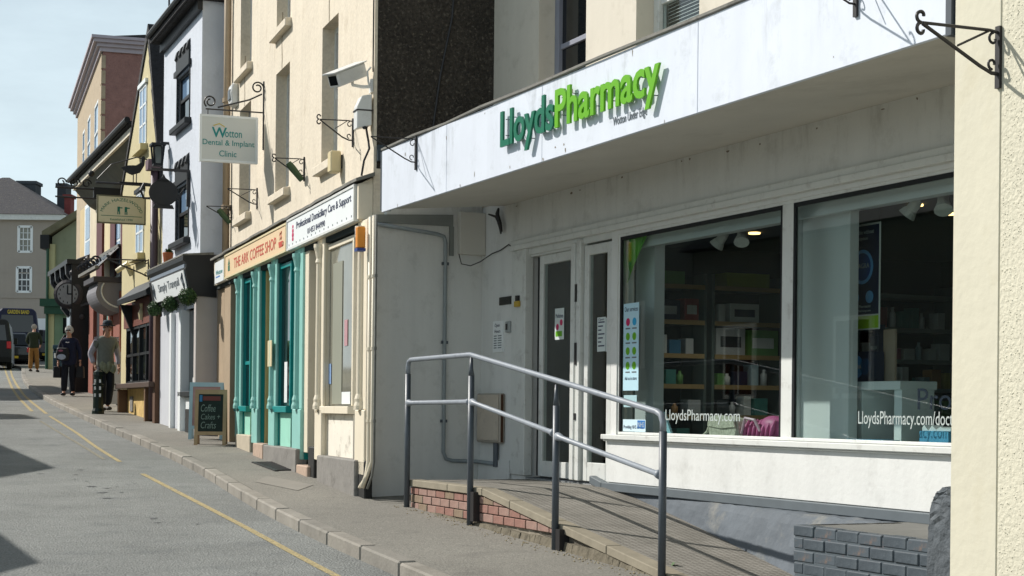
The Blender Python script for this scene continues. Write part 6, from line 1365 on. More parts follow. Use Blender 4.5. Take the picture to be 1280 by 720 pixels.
# ================================================================== BEIGE HOUSE CLOSING THE STREET
YB = 92.; ox = atp(0, 400, YB); D = Fr(ox[0], YB); dgz = gz(ox[0], YB); pt = lambda x, y: (atp(x, y, YB)[0] - ox[0], atp(x, y, YB)[2])
db = D.thing('beige_house', 'wide beige rendered house with a hipped slate roof closing the street', 'house', 1.5, 0, dgz)
ev = pt(40, 275)[1]; xR = pt(74, 300)[0]; a5 = atp(12, 222, YB + 4.5); apx = (a5[0] - ox[0], a5[2])
fw = [tuple(pt(23, 315)) + tuple(pt(40, 283)), tuple(pt(21, 365)) + tuple(pt(39, 334))]
wl = apx[0] - 5.2
hs_ = [(a, b, c0, c1) for (a, c0, b, c1) in fw]
q = MB(); q.holes(wl, xR, dgz - .5, ev, 0, hs_, .14); q.box(wl, xR, .2, 9, dgz - .5, ev); part(q, 'front_wall', beige_far, db, recalc=False)
for (a, b, c0, c1) in hs_:
    q = MB(); e = .08; q.box(a - .06, a + e, -.03, .13, c0, c1).box(b - e, b + .06, -.03, .13, c0, c1).box(a, b, -.03, .13, c1 - e, c1 + .05).box(a, b, -.03, .13, c0 - .05, c0 + e).box(a + e, b - e, .03, .1, (c0 + c1) / 2 - .035, (c0 + c1) / 2 + .035)
    for k in (1, 2): u = a + (b - a) * k / 3; q.box(u - .02, u + .02, .05, .1, c0 + e, c1 - e)
    for k in (.25, .75): z = c0 + (c1 - c0) * k; q.box(a + e, b - e, .05, .1, z - .015, z + .015)
    wo = part(q, 'sash_window', sign_white, db)
    for k in range(3):
        for j in range(4):
            u0 = a + e + (b - a - 2 * e) * k / 3; u1 = a + e + (b - a - 2 * e) * (k + 1) / 3; z0 = c0 + e + (c1 - c0 - 2 * e) * j / 4; z1_ = c0 + e + (c1 - c0 - 2 * e) * (j + 1) / 4
            q = MB(); q.box(u0, u1, .085, .09, z0, z1_); part(q, 'pane', pale_glass if c0 > fw[1][3] and j < 4 else dark_glass, wo)
q = MB(); yb2 = pt(40, 371)[1]; q.box(wl, xR + .02, -.05, -.001, yb2 - .08, yb2 + .08); q.box(wl, xR, -.012, -.001, pt(40, 341)[1] - .02, pt(40, 341)[1] + .02); part(q, 'string_course', beige_far, db)
q = MB(); q.box(wl - .3, xR + .35, -.35, -.0, ev - .02, ev + .28); q.box(xR, xR + .35, 0, 9, ev - .02, ev + .28); part(q, 'eaves_board', frame_white, db)
q = MB(); hx = apx[0]; e2 = xR + .4
q.add([(wl - .4, -.45, ev + .29), (e2, -.45, ev + .29), (e2, 9.4, ev + .29), (wl - .4, 9.4, ev + .29), (hx - .4, 4.5, apx[1]), (hx, 4.5, apx[1])], [(0, 1, 5, 4), (1, 2, 5), (2, 3, 4, 5), (3, 0, 4), (3, 2, 1, 0)]); part(q, 'roof', slate_roof, db)
def chim(x0, x1, y0, y1, Y, mat, label, dep=1.2):
    a = atp(x0, y0, Y); b = atp(x1, y1, Y); t = G.thing('chimney_stack', label, 'chimney', (a[0] + b[0]) / 2, Y, b[2])
    q = MB(); q.box(a[0], b[0], Y, Y + dep, b[2] - 1.5, a[2] - .18); part(q, 'stack', mat, t)
    q = MB(); q.box(a[0] - .08, b[0] + .08, Y - .08, Y + dep + .08, a[2] - .18, a[2]); part(q, 'cap', mat, t)
chim(22, 44, 226, 250, YB + 5.5, M('chimney_dark', '#4b5054', .9, .2, 3, .4, 10, .02), 'broad dark chimney behind the hipped slate roof')
chim(71.5, 82, 229, 275, YB + 6, M('chimney_dark2', '#3f4246', .9, .2, 3, .4, 10, .02), 'tall narrow dark chimney right of the hipped roof')
chim(80.5, 88, 243, 280, YB + 2, M('chimney_red', '#7a3c3a', .9, .2, 3, .4, 10, .02), 'reddish chimney just right of the tall dark one', .8)
a = atp(45, 398, YB - 6); b = atp(64, 420, YB - 6); q = MB(); q.box(a[0], b[0] + 2, YB - 6, YB - 5.7, gz(a[0], YB - 6) - .2, a[2]); G.one(q, 'white_wall', sign_white, 'low white wall behind the parked vehicles in front of the beige house', 'wall', a[0], YB - 6, gz(a[0], YB - 6))
# ================================================================== OPPOSITE SIDE OF THE STREET (casts the shadows on the road, seen in reflections)
def opp(ox, oy, m, L, dep, hE, hR, label, nwin, chimney=None):
    f = Fr(ox, oy, m); g = min(f.gz(0, 0), f.gz(-L, 0)); fr0 = f.gz(-L / 2, 0)
    t = f.thing('stone_cottage', label, 'house', -L / 2, 0, fr0)
    # the front of these faces right: it is the plane v=0 seen from +v, so the body lies on -v
    hs2 = []
    q = MB(); q.box(-L, 0, -dep, 0, g - .3, fr0 + hE); part(q, 'wall', opp_stone, t)
    q = MB(); q.prism([(.3, fr0 + hE), (-dep - .3, fr0 + hE), (-dep / 2, fr0 + hR)], -L - .1, .1, 0); rf_ = part(q, 'roof', slate_roof, t)
    if chimney: q = MB(); q.box(chimney[0], chimney[1], -dep / 2 - .5, -dep / 2 + .5, fr0 + hR - .8, fr0 + chimney[2]); part(q, 'chimney', opp_stone, t)
    for k in range(nwin):
        u = -L * (k + .5) / nwin
        for z in ((1.0,) if hE < 4.6 else (1.0, 3.6)):
            q = MB(); q.box(u - .5, u + .5, .001, .05, fr0 + z, fr0 + z + 1.3); wo = part(q, 'window', sign_white, t)
            q = MB(); q.box(u - .42, u - .03, .051, .055, fr0 + z + .08, fr0 + z + 1.22).box(u + .03, u + .42, .051, .055, fr0 + z + .08, fr0 + z + 1.22); part(q, 'pane', dark_glass, wo)
    return t
OPP = []
# ================================================================== VEHICLES (seen from behind, far up the street)
def vehicle(kind, x0, x1, ytop, Y, paint, name, label, cat):
    sc = Y / F; X = ray((x0 + x1) / 2, 450)[0] * Y; ybase = H0 - F * (gz(X, Y) - .1 - CZ) / Y - 5.5; Wd = (x1 - x0) * sc; Ht = (ybase - ytop) * sc; cx = X; g = gz(X, Y) - .1
    VFR = Fr(X, Y); VFR.rz = .27; t = G.thing(name, label, cat, cx, Y, g); t.rotation_euler = (0, 0, .27); L = 4.6 if kind != 'car' else 4.1; hw = Wd / 2
    q = MB()
    if kind == 'van':
        pr = [(-hw, .28), (hw, .28), (hw, Ht * .55), (hw * .88, Ht * .94), (hw * .7, Ht), (-hw * .7, Ht), (-hw * .88, Ht * .94), (-hw, Ht * .55)]
        q.prism([(cx + a, g + b) for a, b in pr], Y, Y + L, 1)
    else:
        q.prism([(cx + a, g + b) for a, b in [(-hw, .28), (hw, .28), (hw, Ht * .6), (-hw, Ht * .6)]], Y, Y + L, 1)
        k0, k1 = Ht * .6, Ht
        q.hexa([(cx - hw * .95, Y + .15, g + k0), (cx + hw * .95, Y + .15, g + k0), (cx + hw * .95, Y + 3, g + k0), (cx - hw * .95, Y + 3, g + k0), (cx - hw * .72, Y + .6, g + k1), (cx + hw * .72, Y + .6, g + k1), (cx + hw * .72, Y + 2.2, g + k1), (cx - hw * .72, Y + 2.2, g + k1)])
    body = part(q, 'body', paint, t, bevel=.05)
    q = MB()
    if kind == 'van': q.prism([(cx + a * hw, g + b * Ht) for a, b in [(-.8, .58), (.8, .58), (.72, .88), (-.72, .88)]], Y - .012, Y + .02, 1)
    else: q.hexa([(cx - hw * .8, Y + .16, g + Ht * .64), (cx + hw * .8, Y + .16, g + Ht * .64), (cx + hw * .8, Y + .2, g + Ht * .64), (cx - hw * .8, Y + .2, g + Ht * .64), (cx - hw * .66, Y + .50, g + Ht * .94), (cx + hw * .66, Y + .50, g + Ht * .94), (cx + hw * .66, Y + .56, g + Ht * .94), (cx - hw * .66, Y + .56, g + Ht * .94)])
    part(q, 'rear_window', dark_glass, t)
    for s in (-1, 1):
        q = MB(); q.box(cx + s * hw * .98, cx + s * hw * .80, Y - .03, Y + .1, g + Ht * .42, g + Ht * .56); part(q, 'tail_light', tail_red, t, bevel=.02)
        for yy in (.75, L - .8):
            q = MB(); q.lathe([(.26, -.1), (.31, -.08), (.31, .08), (.26, .1)], (cx + s * (hw - .1), Y + yy, g + .31), 16, 0); wh = part(q, 'wheel', rubber, t)
            q = MB(); q.lathe([(.17, -.115), (.17, .115)], (cx + s * (hw - .1), Y + yy, g + .31), 12, 0); part(q, 'rim', chrome, wh)
        q = MB(); q.box(cx + s * hw, cx + s * (hw + .16), Y + L * .68, Y + L * .72, g + Ht * .56, g + Ht * .68); part(q, 'wing_mirror', black_paint, t)
    q = MB(); q.box(cx - hw, cx + hw, Y - .07, Y + .02, g + .32, g + .55); part(q, 'bumper', rubber, t, bevel=.02)
    q = MB(); q.box(cx - .26, cx + .26, Y - .085, Y - .071, g + .38, g + .49); part(q, 'number_plate', M('plate_yellow', '#d9b93a', .5), t)
    return t, cx, Y, g, hw, Ht
t, cx, Y_, g_, hw, Ht = vehicle('van', -5, 47, 386, 78, purple_van, 'passenger_van', 'navy blue high-roofed van with gold lettering facing away at the end of the street', 'van')
q = text_mb('GARDEN BAND', cx - hw * .45, cx + hw * .55, g_ + Ht * .90, g_ + Ht * .97, Y_ - .02, .004, .02); part(q, 'lettering', text_gold, t, recalc=False)
vehicle('van', -46, 13, 399, 68, black_car, 'parked_van', 'black van with a red tail light at the left edge of the photo', 'van')
vehicle('car', -6, 37, 416, 74, M('dark_car', '#252a30', .3, .05, 2, coat=.5), 'parked_car', 'dark car with a red tail light between the black van and the walking man', 'car')
vehicle('car', 39, 80, 412, 82, M('plum_car', '#241a2c', .3, .05, 2, coat=.5), 'parked_car', 'dark plum car with a red tail light behind the man in the green coat', 'car')
# ================================================================== STREET FURNITURE
def on_pave(x, y): X, Y = ground(x, y); return X, Y, gz(X, Y), Y / F
X, Y, g, s = on_pave(122.5, 517); t = G.thing('bollard', 'dark green street bollard with white reflective squares beside the man in a hat', 'bollard', X, Y, g)
q = MB(); h = 55 * s; q.lathe([(.12, -.05), (.12, .05), (.10, .10), (.098, h * .60), (.115, h * .62), (.115, h * .66), (.09, h * .68), (.088, h * .86), (.1, h * .88), (.09, h * .95), (.03, h)], (X, Y, g), 10); part(q, 'post', M('bollard_green', '#15261f', .4, .1, 6), t)
for k, z in enumerate((.38, .54, .70)):
    for dx in (-.062, .035):
        q = MB(); q.box(X + dx + .008, X + dx + .042, Y - .108, Y - .09, g + h * z, g + h * z + .065); part(q, 'reflector', sign_white, t)
X, Y, g, s = on_pave(113, 487); t = G.thing('low_bollard', 'short white bollard at the foot of the black shopfront', 'bollard', X, Y, g)
q = MB(); q.lathe([(.09, -.05), (.09, .40), (.06, .48), (.02, .5)], (X, Y, g), 10); part(q, 'post', pier_white, t)
q = MB(); q.lathe([(.092, .3), (.092, .34)], (X, Y, g), 10); part(q, 'band', text_grey, t)
X, Y, g, s = on_pave(156, 506); t = G.thing('downpipe', 'thick grey downpipe at the near corner of the brick shop', 'pipe', X, Y, g)
q = MB(); q.tube([(X, Y, g), (X, Y, g + 66 * s)], .085, 9); q.box(X - .15, X + .12, Y - .15, Y + .12, g - .03, g + .14); part(q, 'pipe_run', M('pipe_slate', '#4d545c', .5, .1, 6), t)
q = MB(); q.tube([(X, Y, g + 60 * s), (X, Y, g + 66 * s)], .11, 9); part(q, 'pipe_collar', purple_pipe, t)
# folded notice board behind the man
X, Y, g, s = on_pave(142, 508); t = G.thing('notice_board', 'white folding notice board with dark pictures behind the man in a hat', 'notice board', X, Y, g)
w_, h = 9 * s, 56 * s; q = MB(); q.hexa([(X - w_, Y, g + .05), (X + w_, Y, g + .05), (X + w_, Y + .04, g + .05), (X - w_, Y + .04, g + .05), (X - w_, Y + .2, g + h), (X + w_, Y + .2, g + h), (X + w_, Y + .24, g + h), (X - w_, Y + .24, g + h)]); part(q, 'panel', M('board_grey', '#a9a9ac', .5, .05), t)
for k in range(4):
    zz = g + h * (.35 + .13 * (k // 2)); q = MB(); dy = .2 * (zz - g) / h; xx = X - w_ * .2 + (k % 2) * w_ * .5; q.hexa([(xx, Y + dy - .012, zz), (xx + w_ * .4, Y + dy - .012, zz), (xx + w_ * .4, Y + dy, zz), (xx, Y + dy, zz), (xx, Y + dy + .03, zz + h * .1), (xx + w_ * .4, Y + dy + .03, zz + h * .1), (xx + w_ * .4, Y + dy + .04, zz + h * .1), (xx, Y + dy + .04, zz + h * .1)]); part(q, 'dark_picture', M('pic_dark', '#3b3b3f', .5, .3, 9), t)
q = MB(); q.tube([(X - w_, Y + .02, g), (X - w_, Y + .22, g + h)], .015, 5); q.tube([(X + w_, Y + .02, g), (X + w_, Y + .22, g + h)], .015, 5); part(q, 'leg', steel_paint, t)
# blue green litter bin
X, Y, g, s = on_pave(71, 464); t = G.thing('litter_bin', 'dark teal litter bin with a white label behind the woman', 'litter bin', X, Y, g); w_, h = 5.2 * s, 33 * s
q = MB(); q.box(X - w_, X + w_, Y, Y + .45, g, g + h * .78); part(q, 'body', M('bin_teal', '#1e3a46', .5, .1, 5), t, bevel=.02)
q = MB(); q.box(X - w_ * 1.05, X + w_ * 1.05, Y - .02, Y + .48, g + h * .84, g + h).box(X - w_, X - w_ * .8, Y, Y + .45, g + h * .78, g + h * .84).box(X + w_ * .8, X + w_, Y, Y + .45, g + h * .78, g + h * .84); part(q, 'hood', M('bin_teal2', '#24434f', .5, .1, 5), t, bevel=.02)
q = MB(); q.box(X - w_ * .7, X + w_ * .7, Y - .012, Y - .001, g + h * .5, g + h * .68); part(q, 'label_plate', sign_white, t)
# pavement boards
def aboard(x0, x1, ytop, ybase, frame, panel, label, name, shift=0., lean=.22):
    X, Y, g, s = on_pave((x0 + x1) / 2, ybase); hw = (x1 - x0) / 2 * s; h = (ybase - ytop) * s
    f = Fr(X, Y, -.08); f.u, f.v = (math.cos(.12), math.sin(.12)), (-math.sin(.12), math.cos(.12)); f.rz = .12
    t = f.thing(name, label, 'pavement board', 0, 0, g)
    for sgn, nm in ((-1, 'front_panel'), (1, 'back_panel')):
        v = lambda z: sgn * lean * (1 - z / h)
        q = MB(); e = .05
        for (a, b, z0, z1) in ((-hw, -hw + e, 0, h), (hw - e, hw, 0, h), (-hw + e, hw - e, h - e * 1.3, h), (-hw + e, hw - e, h * .18, h * .18 + e)):
            q.hexa([(a, v(z0) - .015, g + z0), (b, v(z0) - .015, g + z0), (b, v(z0) + .015, g + z0), (a, v(z0) + .015, g + z0), (a, v(z1) - .015, g + z1), (b, v(z1) - .015, g + z1), (b, v(z1) + .015, g + z1), (a, v(z1) + .015, g + z1)])
        fo = part(q, 'board_frame', frame, t)
        q = MB(); a, b, z0, z1 = -hw + e, hw - e, h * .18 + e, h - e * 1.3; q.hexa([(a, v(z0) - .008, g + z0), (b, v(z0) - .008, g + z0), (b, v(z0) + .008, g + z0), (a, v(z0) + .008, g + z0), (a, v(z1) - .008, g + z1), (b, v(z1) - .008, g + z1), (b, v(z1) + .008, g + z1), (a, v(z1) + .008, g + z1)]); part(q, nm, panel, t)
    return t, f, hw, h, g, (lambda z: -lean * (1 - z / h))
t, f, hw, h, g, vz = aboard(244, 283, 487, 556, wood_pale, board_black, 'wooden framed chalkboard listing coffee on the pavement by the teal shop', 'chalkboard')
def lean_text(txt, a, b, z0, z1, mat, parent, bold=-.006):
    mb = text_mb(txt, a, b, g + z0, g + z1, 0, .002, bold, shear=.2); mb.v = [(p[0], vz(p[2] - g) - .0095 + p[1], p[2]) for p in mb.v]; part(mb, 'chalk_writing', mat, parent, recalc=False)
lean_text('Coffee', -hw * .62, hw * .3, h * .60, h * .73, chalk, t); lean_text('Cakes +', -hw * .6, hw * .6, h * .46, h * .56, chalk, t); lean_text('Crafts', -hw * .6, hw * .35, h * .30, h * .42, chalk, t)
q = MB(); z0, z1 = h * .80, h * .88; q.hexa([(-hw * .5, vz(z0) - .012, g + z0), (hw * .6, vz(z0) - .012, g + z0), (hw * .6, vz(z0) - .009, g + z0), (-hw * .5, vz(z0) - .009, g + z0), (-hw * .5, vz(z1) - .012, g + z1), (hw * .6, vz(z1) - .012, g + z1), (hw * .6, vz(z1) - .009, g + z1), (-hw * .5, vz(z1) - .009, g + z1)]); part(q, 'header_strip', M('strip_red', '#6b2f2a', .6, .1, 5), t)
q = MB(); z0, z1 = h * .78, h * .9; q.hexa([(-hw * .72, vz(z0) - .012, g + z0), (-hw * .55, vz(z0) - .012, g + z0), (-hw * .55, vz(z0) - .009, g + z0), (-hw * .72, vz(z0) - .009, g + z0), (-hw * .72, vz(z1) - .012, g + z1), (-hw * .55, vz(z1) - .012, g + z1), (-hw * .55, vz(z1) - .009, g + z1), (-hw * .72, vz(z1) - .009, g + z1)]); part(q, 'blue_badge', M('badge_blue', '#2f6f9e', .5), t)
t2, f, hw, h, g, vz = aboard(237, 279, 478, 549, M('frame_iceblue', '#a9c9d4', .5, .06, 5), M('panel_pinkish', '#b08a86', .5, .35, 2.5), 'pale blue framed pavement board with a faded pink poster behind the chalkboard', 'pavement_board')
# ================================================================== PEOPLE
def person(px, ybase, Hm, yaw, label, pose, clothes):
    X, Y = ground(px, ybase); g = gz(X, Y); k = Hm / 1.75
    t = bpy.data.objects.new('person', None); COL.objects.link(t); t.location = (X, Y, g + .0); t.rotation_euler = (0, 0, yaw); OFF[t.name] = (0, 0, 0); tag(t, label, 'person')
    def skinned(name, pts, edges, mat, sub=2, par=None):
        me = bpy.data.meshes.new(name); me.from_pydata([tuple(Vector(p[0]) * k) for p in pts], [], []); me.edges.add(len(edges)); me.edges.foreach_set('vertices', [i for e in edges for i in e]); me.update()
        o = bpy.data.objects.new(name, me); COL.objects.link(o)
        sk = o.modifiers.new('skin', 'SKIN'); sk.use_smooth_shade = True; sk.branch_smoothing = .4
        for i, p in enumerate(pts):
            r = p[1]; r = (r, r) if not isinstance(r, tuple) else r; me.skin_vertices[0].data[i].radius = (r[0] * k, r[1] * k); me.skin_vertices[0].data[i].use_root = (i == 0)
        ss = o.modifiers.new('sub', 'SUBSURF'); ss.levels = sub; ss.render_levels = sub
        dg = bpy.context.evaluated_depsgraph_get(); dg.update(); m2 = bpy.data.meshes.new_from_object(o.evaluated_get(dg)); m2.name = name
        bpy.data.objects.remove(o); o = bpy.data.objects.new(name, m2); COL.objects.link(o); m2.materials.clear(); m2.materials.append(mat); o.parent = par or t; OFF[o.name] = (0, 0, 0); return o
    P_ = pose; lean_ = P_.get('lean', 0.)
    sh = 1.43
    hd = Vector(P_.get('head', (0, -.06, 0)))
    core = [((0, 0, .96), (.155, .115)), ((0, lean_ * .2, 1.12), (.14, .105)), ((0, lean_ * .55, 1.30), (.16, .12)), ((0, lean_ * .8, 1.43), (.13, .09)), ((hd.x * .3, lean_ + hd.y * .3, 1.50), (.055, .055)), ((hd.x, lean_ + hd.y, 1.57), (.058, .066)), ((hd.x, lean_ + hd.y - .01, 1.62), (.066, .082)), ((hd.x, lean_ + hd.y, 1.68), (.072, .09)), ((hd.x, lean_ + hd.y + .005, 1.735), (.05, .062))]
    ce = [(0, 1), (1, 2), (2, 3), (3, 4), (4, 5), (5, 6), (6, 7), (7, 8)]
    body = list(core); be = list(ce); arms = {}
    for s, nm in ((-1, 'L'), (1, 'R')):
        sp_ = Vector((s * .175, lean_ * .8, 1.41)); el = Vector(P_['elbow' + nm]); wr = Vector(P_['wrist' + nm]); d = (wr - el).normalized()
        i0 = len(body); body += [(tuple(sp_), .062), (tuple(el), .045), (tuple(wr), .03), (tuple(wr + d * .06), (.036, .022)), (tuple(wr + d * .10), (.036, .018))]; be += [(3, i0), (i0, i0 + 1), (i0 + 1, i0 + 2), (i0 + 2, i0 + 3), (i0 + 3, i0 + 4)]
        fw_ = Vector((0, -1, 0)); fw_ = (fw_ - d * fw_.dot(d)).normalized(); inn = d.cross(fw_)
        for j, (off_, ln) in enumerate(((.028, .070), (.010, .080), (-.010, .074), (-.028, .058))):
            b0 = wr + d * .10 + fw_ * off_; i1 = len(body); body += [(tuple(b0 + d * .018), .010), (tuple(b0 + d * ln * .55 + inn * s * .008), .009), (tuple(b0 + d * ln * .9 + inn * s * .028), .0075)]; be += [(i0 + 4, i1), (i1, i1 + 1), (i1 + 1, i1 + 2)]
        i1 = len(body); body += [(tuple(wr + d * .04 + fw_ * .04), .012), (tuple(wr + d * .075 + fw_ * .058), .010)]; be += [(i0 + 3, i1), (i1, i1 + 1)]
        arms[nm] = (sp_, el, wr)
    legs = {}
    for s, nm in ((-1, 'L'), (1, 'R')):
        hp = Vector((s * .09, 0, .90)); kn = Vector(P_['knee' + nm]); an = Vector(P_['ankle' + nm]); i0 = len(body)
        body += [(tuple(hp), .085), (tuple(kn), .055), (tuple(an), .04), (tuple(an + Vector((0, -.12, -.045))), (.035, .025))]; be += [(0, i0), (i0, i0 + 1), (i0 + 1, i0 + 2), (i0 + 2, i0 + 3)]; legs[nm] = (hp, kn, an)
    body = [(p, (r[0] * .84, r[1] * .84)) if i < 4 else (p, r) for i, (p, r) in enumerate(body)]
    skinned('body', body, be, skin, 1)
    top = [(core[0][0][:2] + (P_.get('hem', .90),), (.175 * P_.get('bulk', 1), .135 * P_.get('bulk', 1)))] + [(c_[0], (c_[1][0] * 1.12 * P_.get('bulk', 1), c_[1][1] * 1.14 * P_.get('bulk', 1))) for c_ in core[:3]] + [((0, lean_ * .8, 1.445), (.165, .115)), ((hd.x * .25, lean_ + hd.y * .22, 1.535), (.085, .08))]; te = [(0, 1), (1, 2), (2, 3), (3, 4), (4, 5)]
    slv = []
    for nm, s in (('L', -1), ('R', 1)):
        sp_, el, wr = arms[nm]; i0 = len(top); e_ = wr - (wr - el).normalized() * .03
        seg = [(tuple(sp_), .078), (tuple(el), .060), (tuple(e_), .045)]
        if clothes.get('vest'): slv.append((0, seg))
        top += seg; te += [(4, i0), (i0, i0 + 1), (i0 + 1, i0 + 2)]
    skinned('jacket' if not clothes.get('vest') else 'jumper', top, te, clothes['top'])
    for _, seg in slv: skinned('sleeve', [((seg[0][0][0] * 1.03, seg[0][0][1], seg[0][0][2] - .02), .078)] + [(p, r * 1.07) for p, r in seg], [(0, 1), (1, 2), (2, 3)], clothes['sleeve'])
    tr = [((0, 0, 1.02), (.155, .118)), ((0, 0, .93), (.168, .128))]; e_ = [(0, 1)]
    for nm in ('L', 'R'):
        hp, kn, an = legs[nm]; i0 = len(tr); tr += [(tuple(hp - Vector((0, 0, .06))), .112), (tuple(kn), .094), (tuple(an + Vector((0, .005, .02))), .084)]; e_ += [(1, i0), (i0, i0 + 1), (i0 + 1, i0 + 2)]
    skinned('trousers', tr, e_, clothes['trousers'])
    for nm in ('L', 'R'):
        an = legs[nm][2]; skinned('shoe', [(tuple(an + Vector((0, .05, -.035))), (.06, .05)), (tuple(an + Vector((0, -.06, -.04))), (.062, .045)), (tuple(an + Vector((0, -.18, -.045))), (.055, .038))], [(0, 1), (1, 2)], clothes['shoes'])
    # head details
    hc = Vector((hd.x, lean_ + hd.y, 1.665)); sc_ = lambda p: tuple(Vector(p) * k)
    q = MB(); q.ball(sc_(hc + Vector((0, -.095, -.012))), .016 * k, 8, 6, (.8, 1, 1.5)); part(q, 'nose', skin, t, smooth=True)
    for s in (-1, 1):
        q = MB(); q.ball(sc_(hc + Vector((s * .03, -.082, .012))), .011 * k, 8, 6); part(q, 'eye', text_black, t)
        q = MB(); q.ball(sc_(hc + Vector((s * .078, .005, -.005))), .022 * k, 8, 6, (.4, .8, 1.3)); part(q, 'ear', skin, t, smooth=True)
    q = MB(); q.ball(sc_(hc + Vector((0, -.085, -.055))), .02 * k, 8, 5, (1.2, .4, .3)); part(q, 'mouth', M('lips', '#9c5a52', .6), t)
    return t, k, hc, part
def hair(t, k, hc, mat, drop=.05, puff=1.12, front=-.02, seed=1):
    r = random.Random(seed); q = MB(); n = 0
    for i in range(420):
        d = Vector((r.gauss(0, 1), r.gauss(0, 1), r.gauss(0, 1))).normalized()
        if d.z < -.55 or (d.y < -.35 and d.z < .42): continue
        c_ = hc + Vector((d.x * .082, .012 + d.y * .098, .015 + d.z * .092)) * puff; a = Vector((r.gauss(0, 1), r.gauss(0, 1), -.8)); a = (a - d * a.dot(d)).normalized() * .03; b = a.cross(d).normalized() * .012
        q.add([tuple((c_ - a) * k), tuple((c_ + b + d * .008) * k), tuple((c_ + a) * k), tuple((c_ - b + d * .008) * k)], [(0, 1, 2, 3)])
    q.ball(tuple((hc + Vector((0, .022, .022))) * k), .094 * k * puff, 14, 9, (.86, .96, .95)); return part(q, 'hair', mat, t, recalc=False, kind='stuff')
stand = dict(kneeL=(-.10, -.03, .50), ankleL=(-.11, .03, .085), kneeR=(.10, -.01, .50), ankleR=(.11, -.02, .085))
# man in a hat
t, k, hc, _ = person(131, 514, 1.74, .55, 'man in a dark sun hat and grey jumper walking past the bollard', dict(kneeL=(-.10, -.10, .50), ankleL=(-.10, -.10, .085), kneeR=(.10, .0, .51), ankleR=(.10, .16, .10), elbowL=(-.29, .06, 1.14), wristL=(-.24, -.06, .92), elbowR=(.28, .08, 1.14), wristR=(.27, -.02, .90), lean=-.05, head=(.0, -.08, 0), hem=.84, bulk=1.12), dict(top=M('jumper_grey', '#7c8078', .9, .15, 20, .3, 60, .004), sleeve=M('shirt_pale', '#a9a4ad', .8, .1, 12), vest=True, trousers=M('trouser_dark', '#1a1f2a', .8, .1, 8), shoes=M('shoe_grey', '#4a4542', .7)))
q = MB(); c_ = hc + Vector((0, .0, .035)); q.lathe([(.155, .0), (.16, .008), (.10, .022), (.098, .05), (.09, .095), (.06, .115), (.01, .12)], tuple(c_ * k), 18); part(q, 'hat', M('hat_dark', '#2c3a44', .8, .15, 12), t, smooth=True)
q = MB(); q.lathe([(.103, .026), (.101, .05)], tuple(c_ * k), 18); part(q, 'hat_band', text_black, t)
for s in (-1, 1): q = MB(); q.ball(tuple((hc + Vector((s * .068, .03, -.02))) * k), .04 * k, 8, 6, (.5, 1, 1)); part(q, 'hair', hair_white, t, smooth=True)
q = MB(); 
for j in range(6): q.ball((-.05 + .045 * j - .06, -.145 - .012 * (j % 2), .90 - .03 * (j % 3)), .07, 8, 6, (.8, .5, 1.3))
o = part(q, 'tied_jacket', M('jacket_olive', '#8f937a', .9, .15, 12), t, 'pale olive jacket tied round the waist', smooth=True)
# woman with white hair
t, k, hc, _ = person(86, 495, 1.66, .06, 'woman with white hair and sunglasses in a navy coat carrying dark bags', dict(kneeL=(-.10, -.06, .50), ankleL=(-.11, -.09, .085), kneeR=(.09, .0, .50), ankleR=(.09, .08, .09), elbowL=(-.27, .03, 1.13), wristL=(-.27, -.02, .88), elbowR=(.27, .03, 1.13), wristR=(.28, -.02, .88), head=(0, -.05, 0), hem=.74, bulk=1.28), dict(top=M('coat_navy', '#1b2038', .85, .15, 12, .3, 40, .004), trousers=M('trouser_navy', '#151823', .85, .1, 8), shoes=M('shoe_dark', '#1c1c20', .5)))
hair(t, k, hc, hair_white, puff=1.25, seed=3)
q = MB()
for s in (-1, 1): q.ball(tuple((hc + Vector((s * .034, -.094, .012))) * k), .028 * k, 10, 6, (1, .35, .75))
q.tube([tuple((hc + Vector((-.075, -.04, .018))) * k), tuple((hc + Vector((-.03, -.1, .018))) * k), tuple((hc + Vector((.03, -.1, .018))) * k), tuple((hc + Vector((.075, -.04, .018))) * k)], .006, 5); part(q, 'sunglasses', text_black, t)
q = MB(); q.tube([(-.05, -.17, 1.30), (0, -.175, 1.29), (.03, -.17, 1.30)], .012, 6); part(q, 'badge', sign_white, t)
wX, wY = ground(86, 495); 
def carried(name, label, cat, dx, dy, z0, z1, w_, mat, deco=None):
    q = MB(); q.prism([(dx - w_ / 2, z0), (dx + w_ / 2, z0), (dx + w_ / 2 * .85, z1), (dx - w_ / 2 * .85, z1)], dy - .06, dy + .06, 1); t = G.thing(name, label, cat, wX, wY, gz(wX, wY)); OFF[t.name] = (0, 0, 0); part(q, 'body', mat, t, bevel=.015)
    q = MB(); q.tube([(dx - w_ * .25, dy, z1), (dx - w_ * .1, dy, z1 + .12), (dx + w_ * .1, dy, z1 + .12), (dx + w_ * .25, dy, z1)], .008, 5); part(q, 'handle', mat, t); return t
bagm = M('bag_black', '#17181c', .6, .1, 8)
carried('shopping_bag', 'dark carrier bag hanging from the right hand of the woman, beside the litter bin', 'bag', -.27, -.03, .44, .72, .2, bagm); carried('shopping_bag', 'dark carrier bag hanging from the left hand of the woman, beside the black shopfront', 'bag', .28, -.03, .44, .72, .2, bagm)
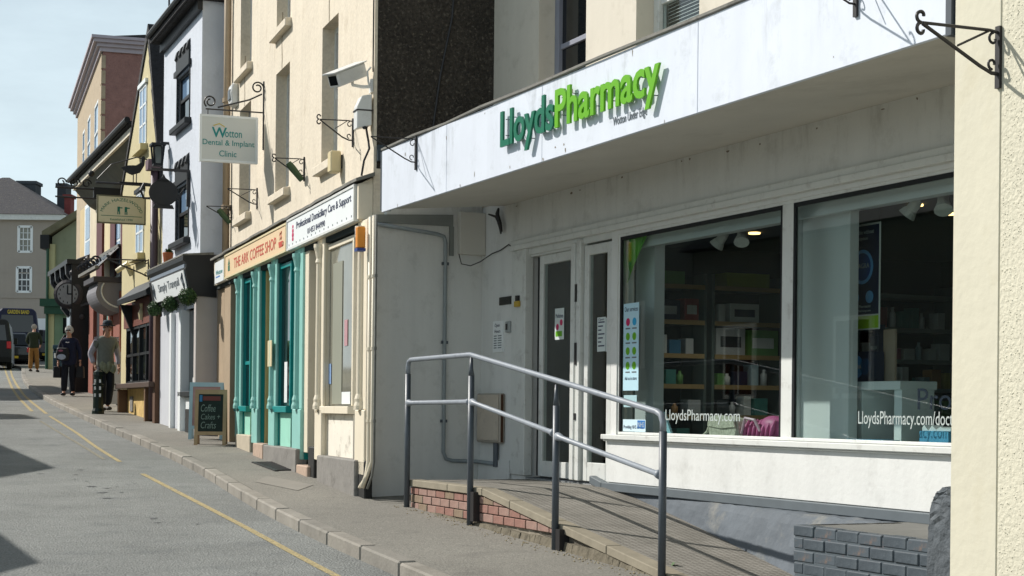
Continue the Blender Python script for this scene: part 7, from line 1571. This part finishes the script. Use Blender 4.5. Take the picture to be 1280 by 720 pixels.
t = G.thing('shoulder_bag', 'black shoulder bag with a white and pink emblem held across the front of the woman', 'bag', wX, wY, gz(wX, wY)); OFF[t.name] = (0, 0, 0)
q = MB(); q.prism([(-.24, .85), (.04, .85), (.07, 1.02), (.03, 1.17), (-.22, 1.17), (-.26, 1.0)], -.29, -.19, 1); part(q, 'body', bagm, t, bevel=.03)
q = MB(); q.ball((-.11, -.295, .94), .09, 16, 8, (1.2, .08, .75)); part(q, 'emblem', M('emblem_pale', '#aab4c6', .5, .3, 14), t)
q = MB(); q.ball((-.13, -.292, 1.09), .05, 12, 6, (1.2, .08, .5)); part(q, 'pink_print', M('print_pink', '#a05a72', .5, .3, 20), t)
q = MB(); q.tube([(-.2, -.24, 1.16), (-.16, -.19, 1.32), (-.10, -.10, 1.47), (0, .08, 1.5)], .014, 5); part(q, 'strap', bagm, t)
# far man from behind
t, k, hc, _ = person(42, 465, 1.76, math.pi + .05, 'grey haired man in dark green coat and tan trousers walking away', dict(kneeL=(-.10, -.05, .50), ankleL=(-.11, -.10, .085), kneeR=(.10, -.0, .50), ankleR=(.10, .10, .10), elbowL=(-.27, -.03, 1.15), wristL=(-.20, -.17, 1.0), elbowR=(.27, -.03, 1.15), wristR=(.20, -.17, 1.0), head=(0, -.05, 0), hem=.86, bulk=1.2), dict(top=M('coat_green', '#27301f', .9, .15, 10), trousers=M('trouser_tan', '#8a6330', .85, .1, 8), shoes=M('shoe_brown', '#2c211b', .6)))
hair(t, k, hc, M('hair_grey', '#b5b0a8', .8, .2, 30), seed=5)
# ------------------------------------------------------------------ across the street: these stand outside the picture and shade the road
opp(-8.5, 14.0, -.44, 9.8, 6, 3.68, 5.7, 'low stone cottage across the street, out of the picture, shading the near road', 3)
opp(-12.46, 23.0, -.44, 18, 6.5, 5.0, 7.3, 'taller stone cottage across the street, out of the picture, shading the road', 4, (-17.6, -15.9, 10.6))
opp(-21.9, 46.0, -.40, 5.5, 7, 9.0, 11.0, 'tall stone house across the street, out of the picture, shading the far road', 2)
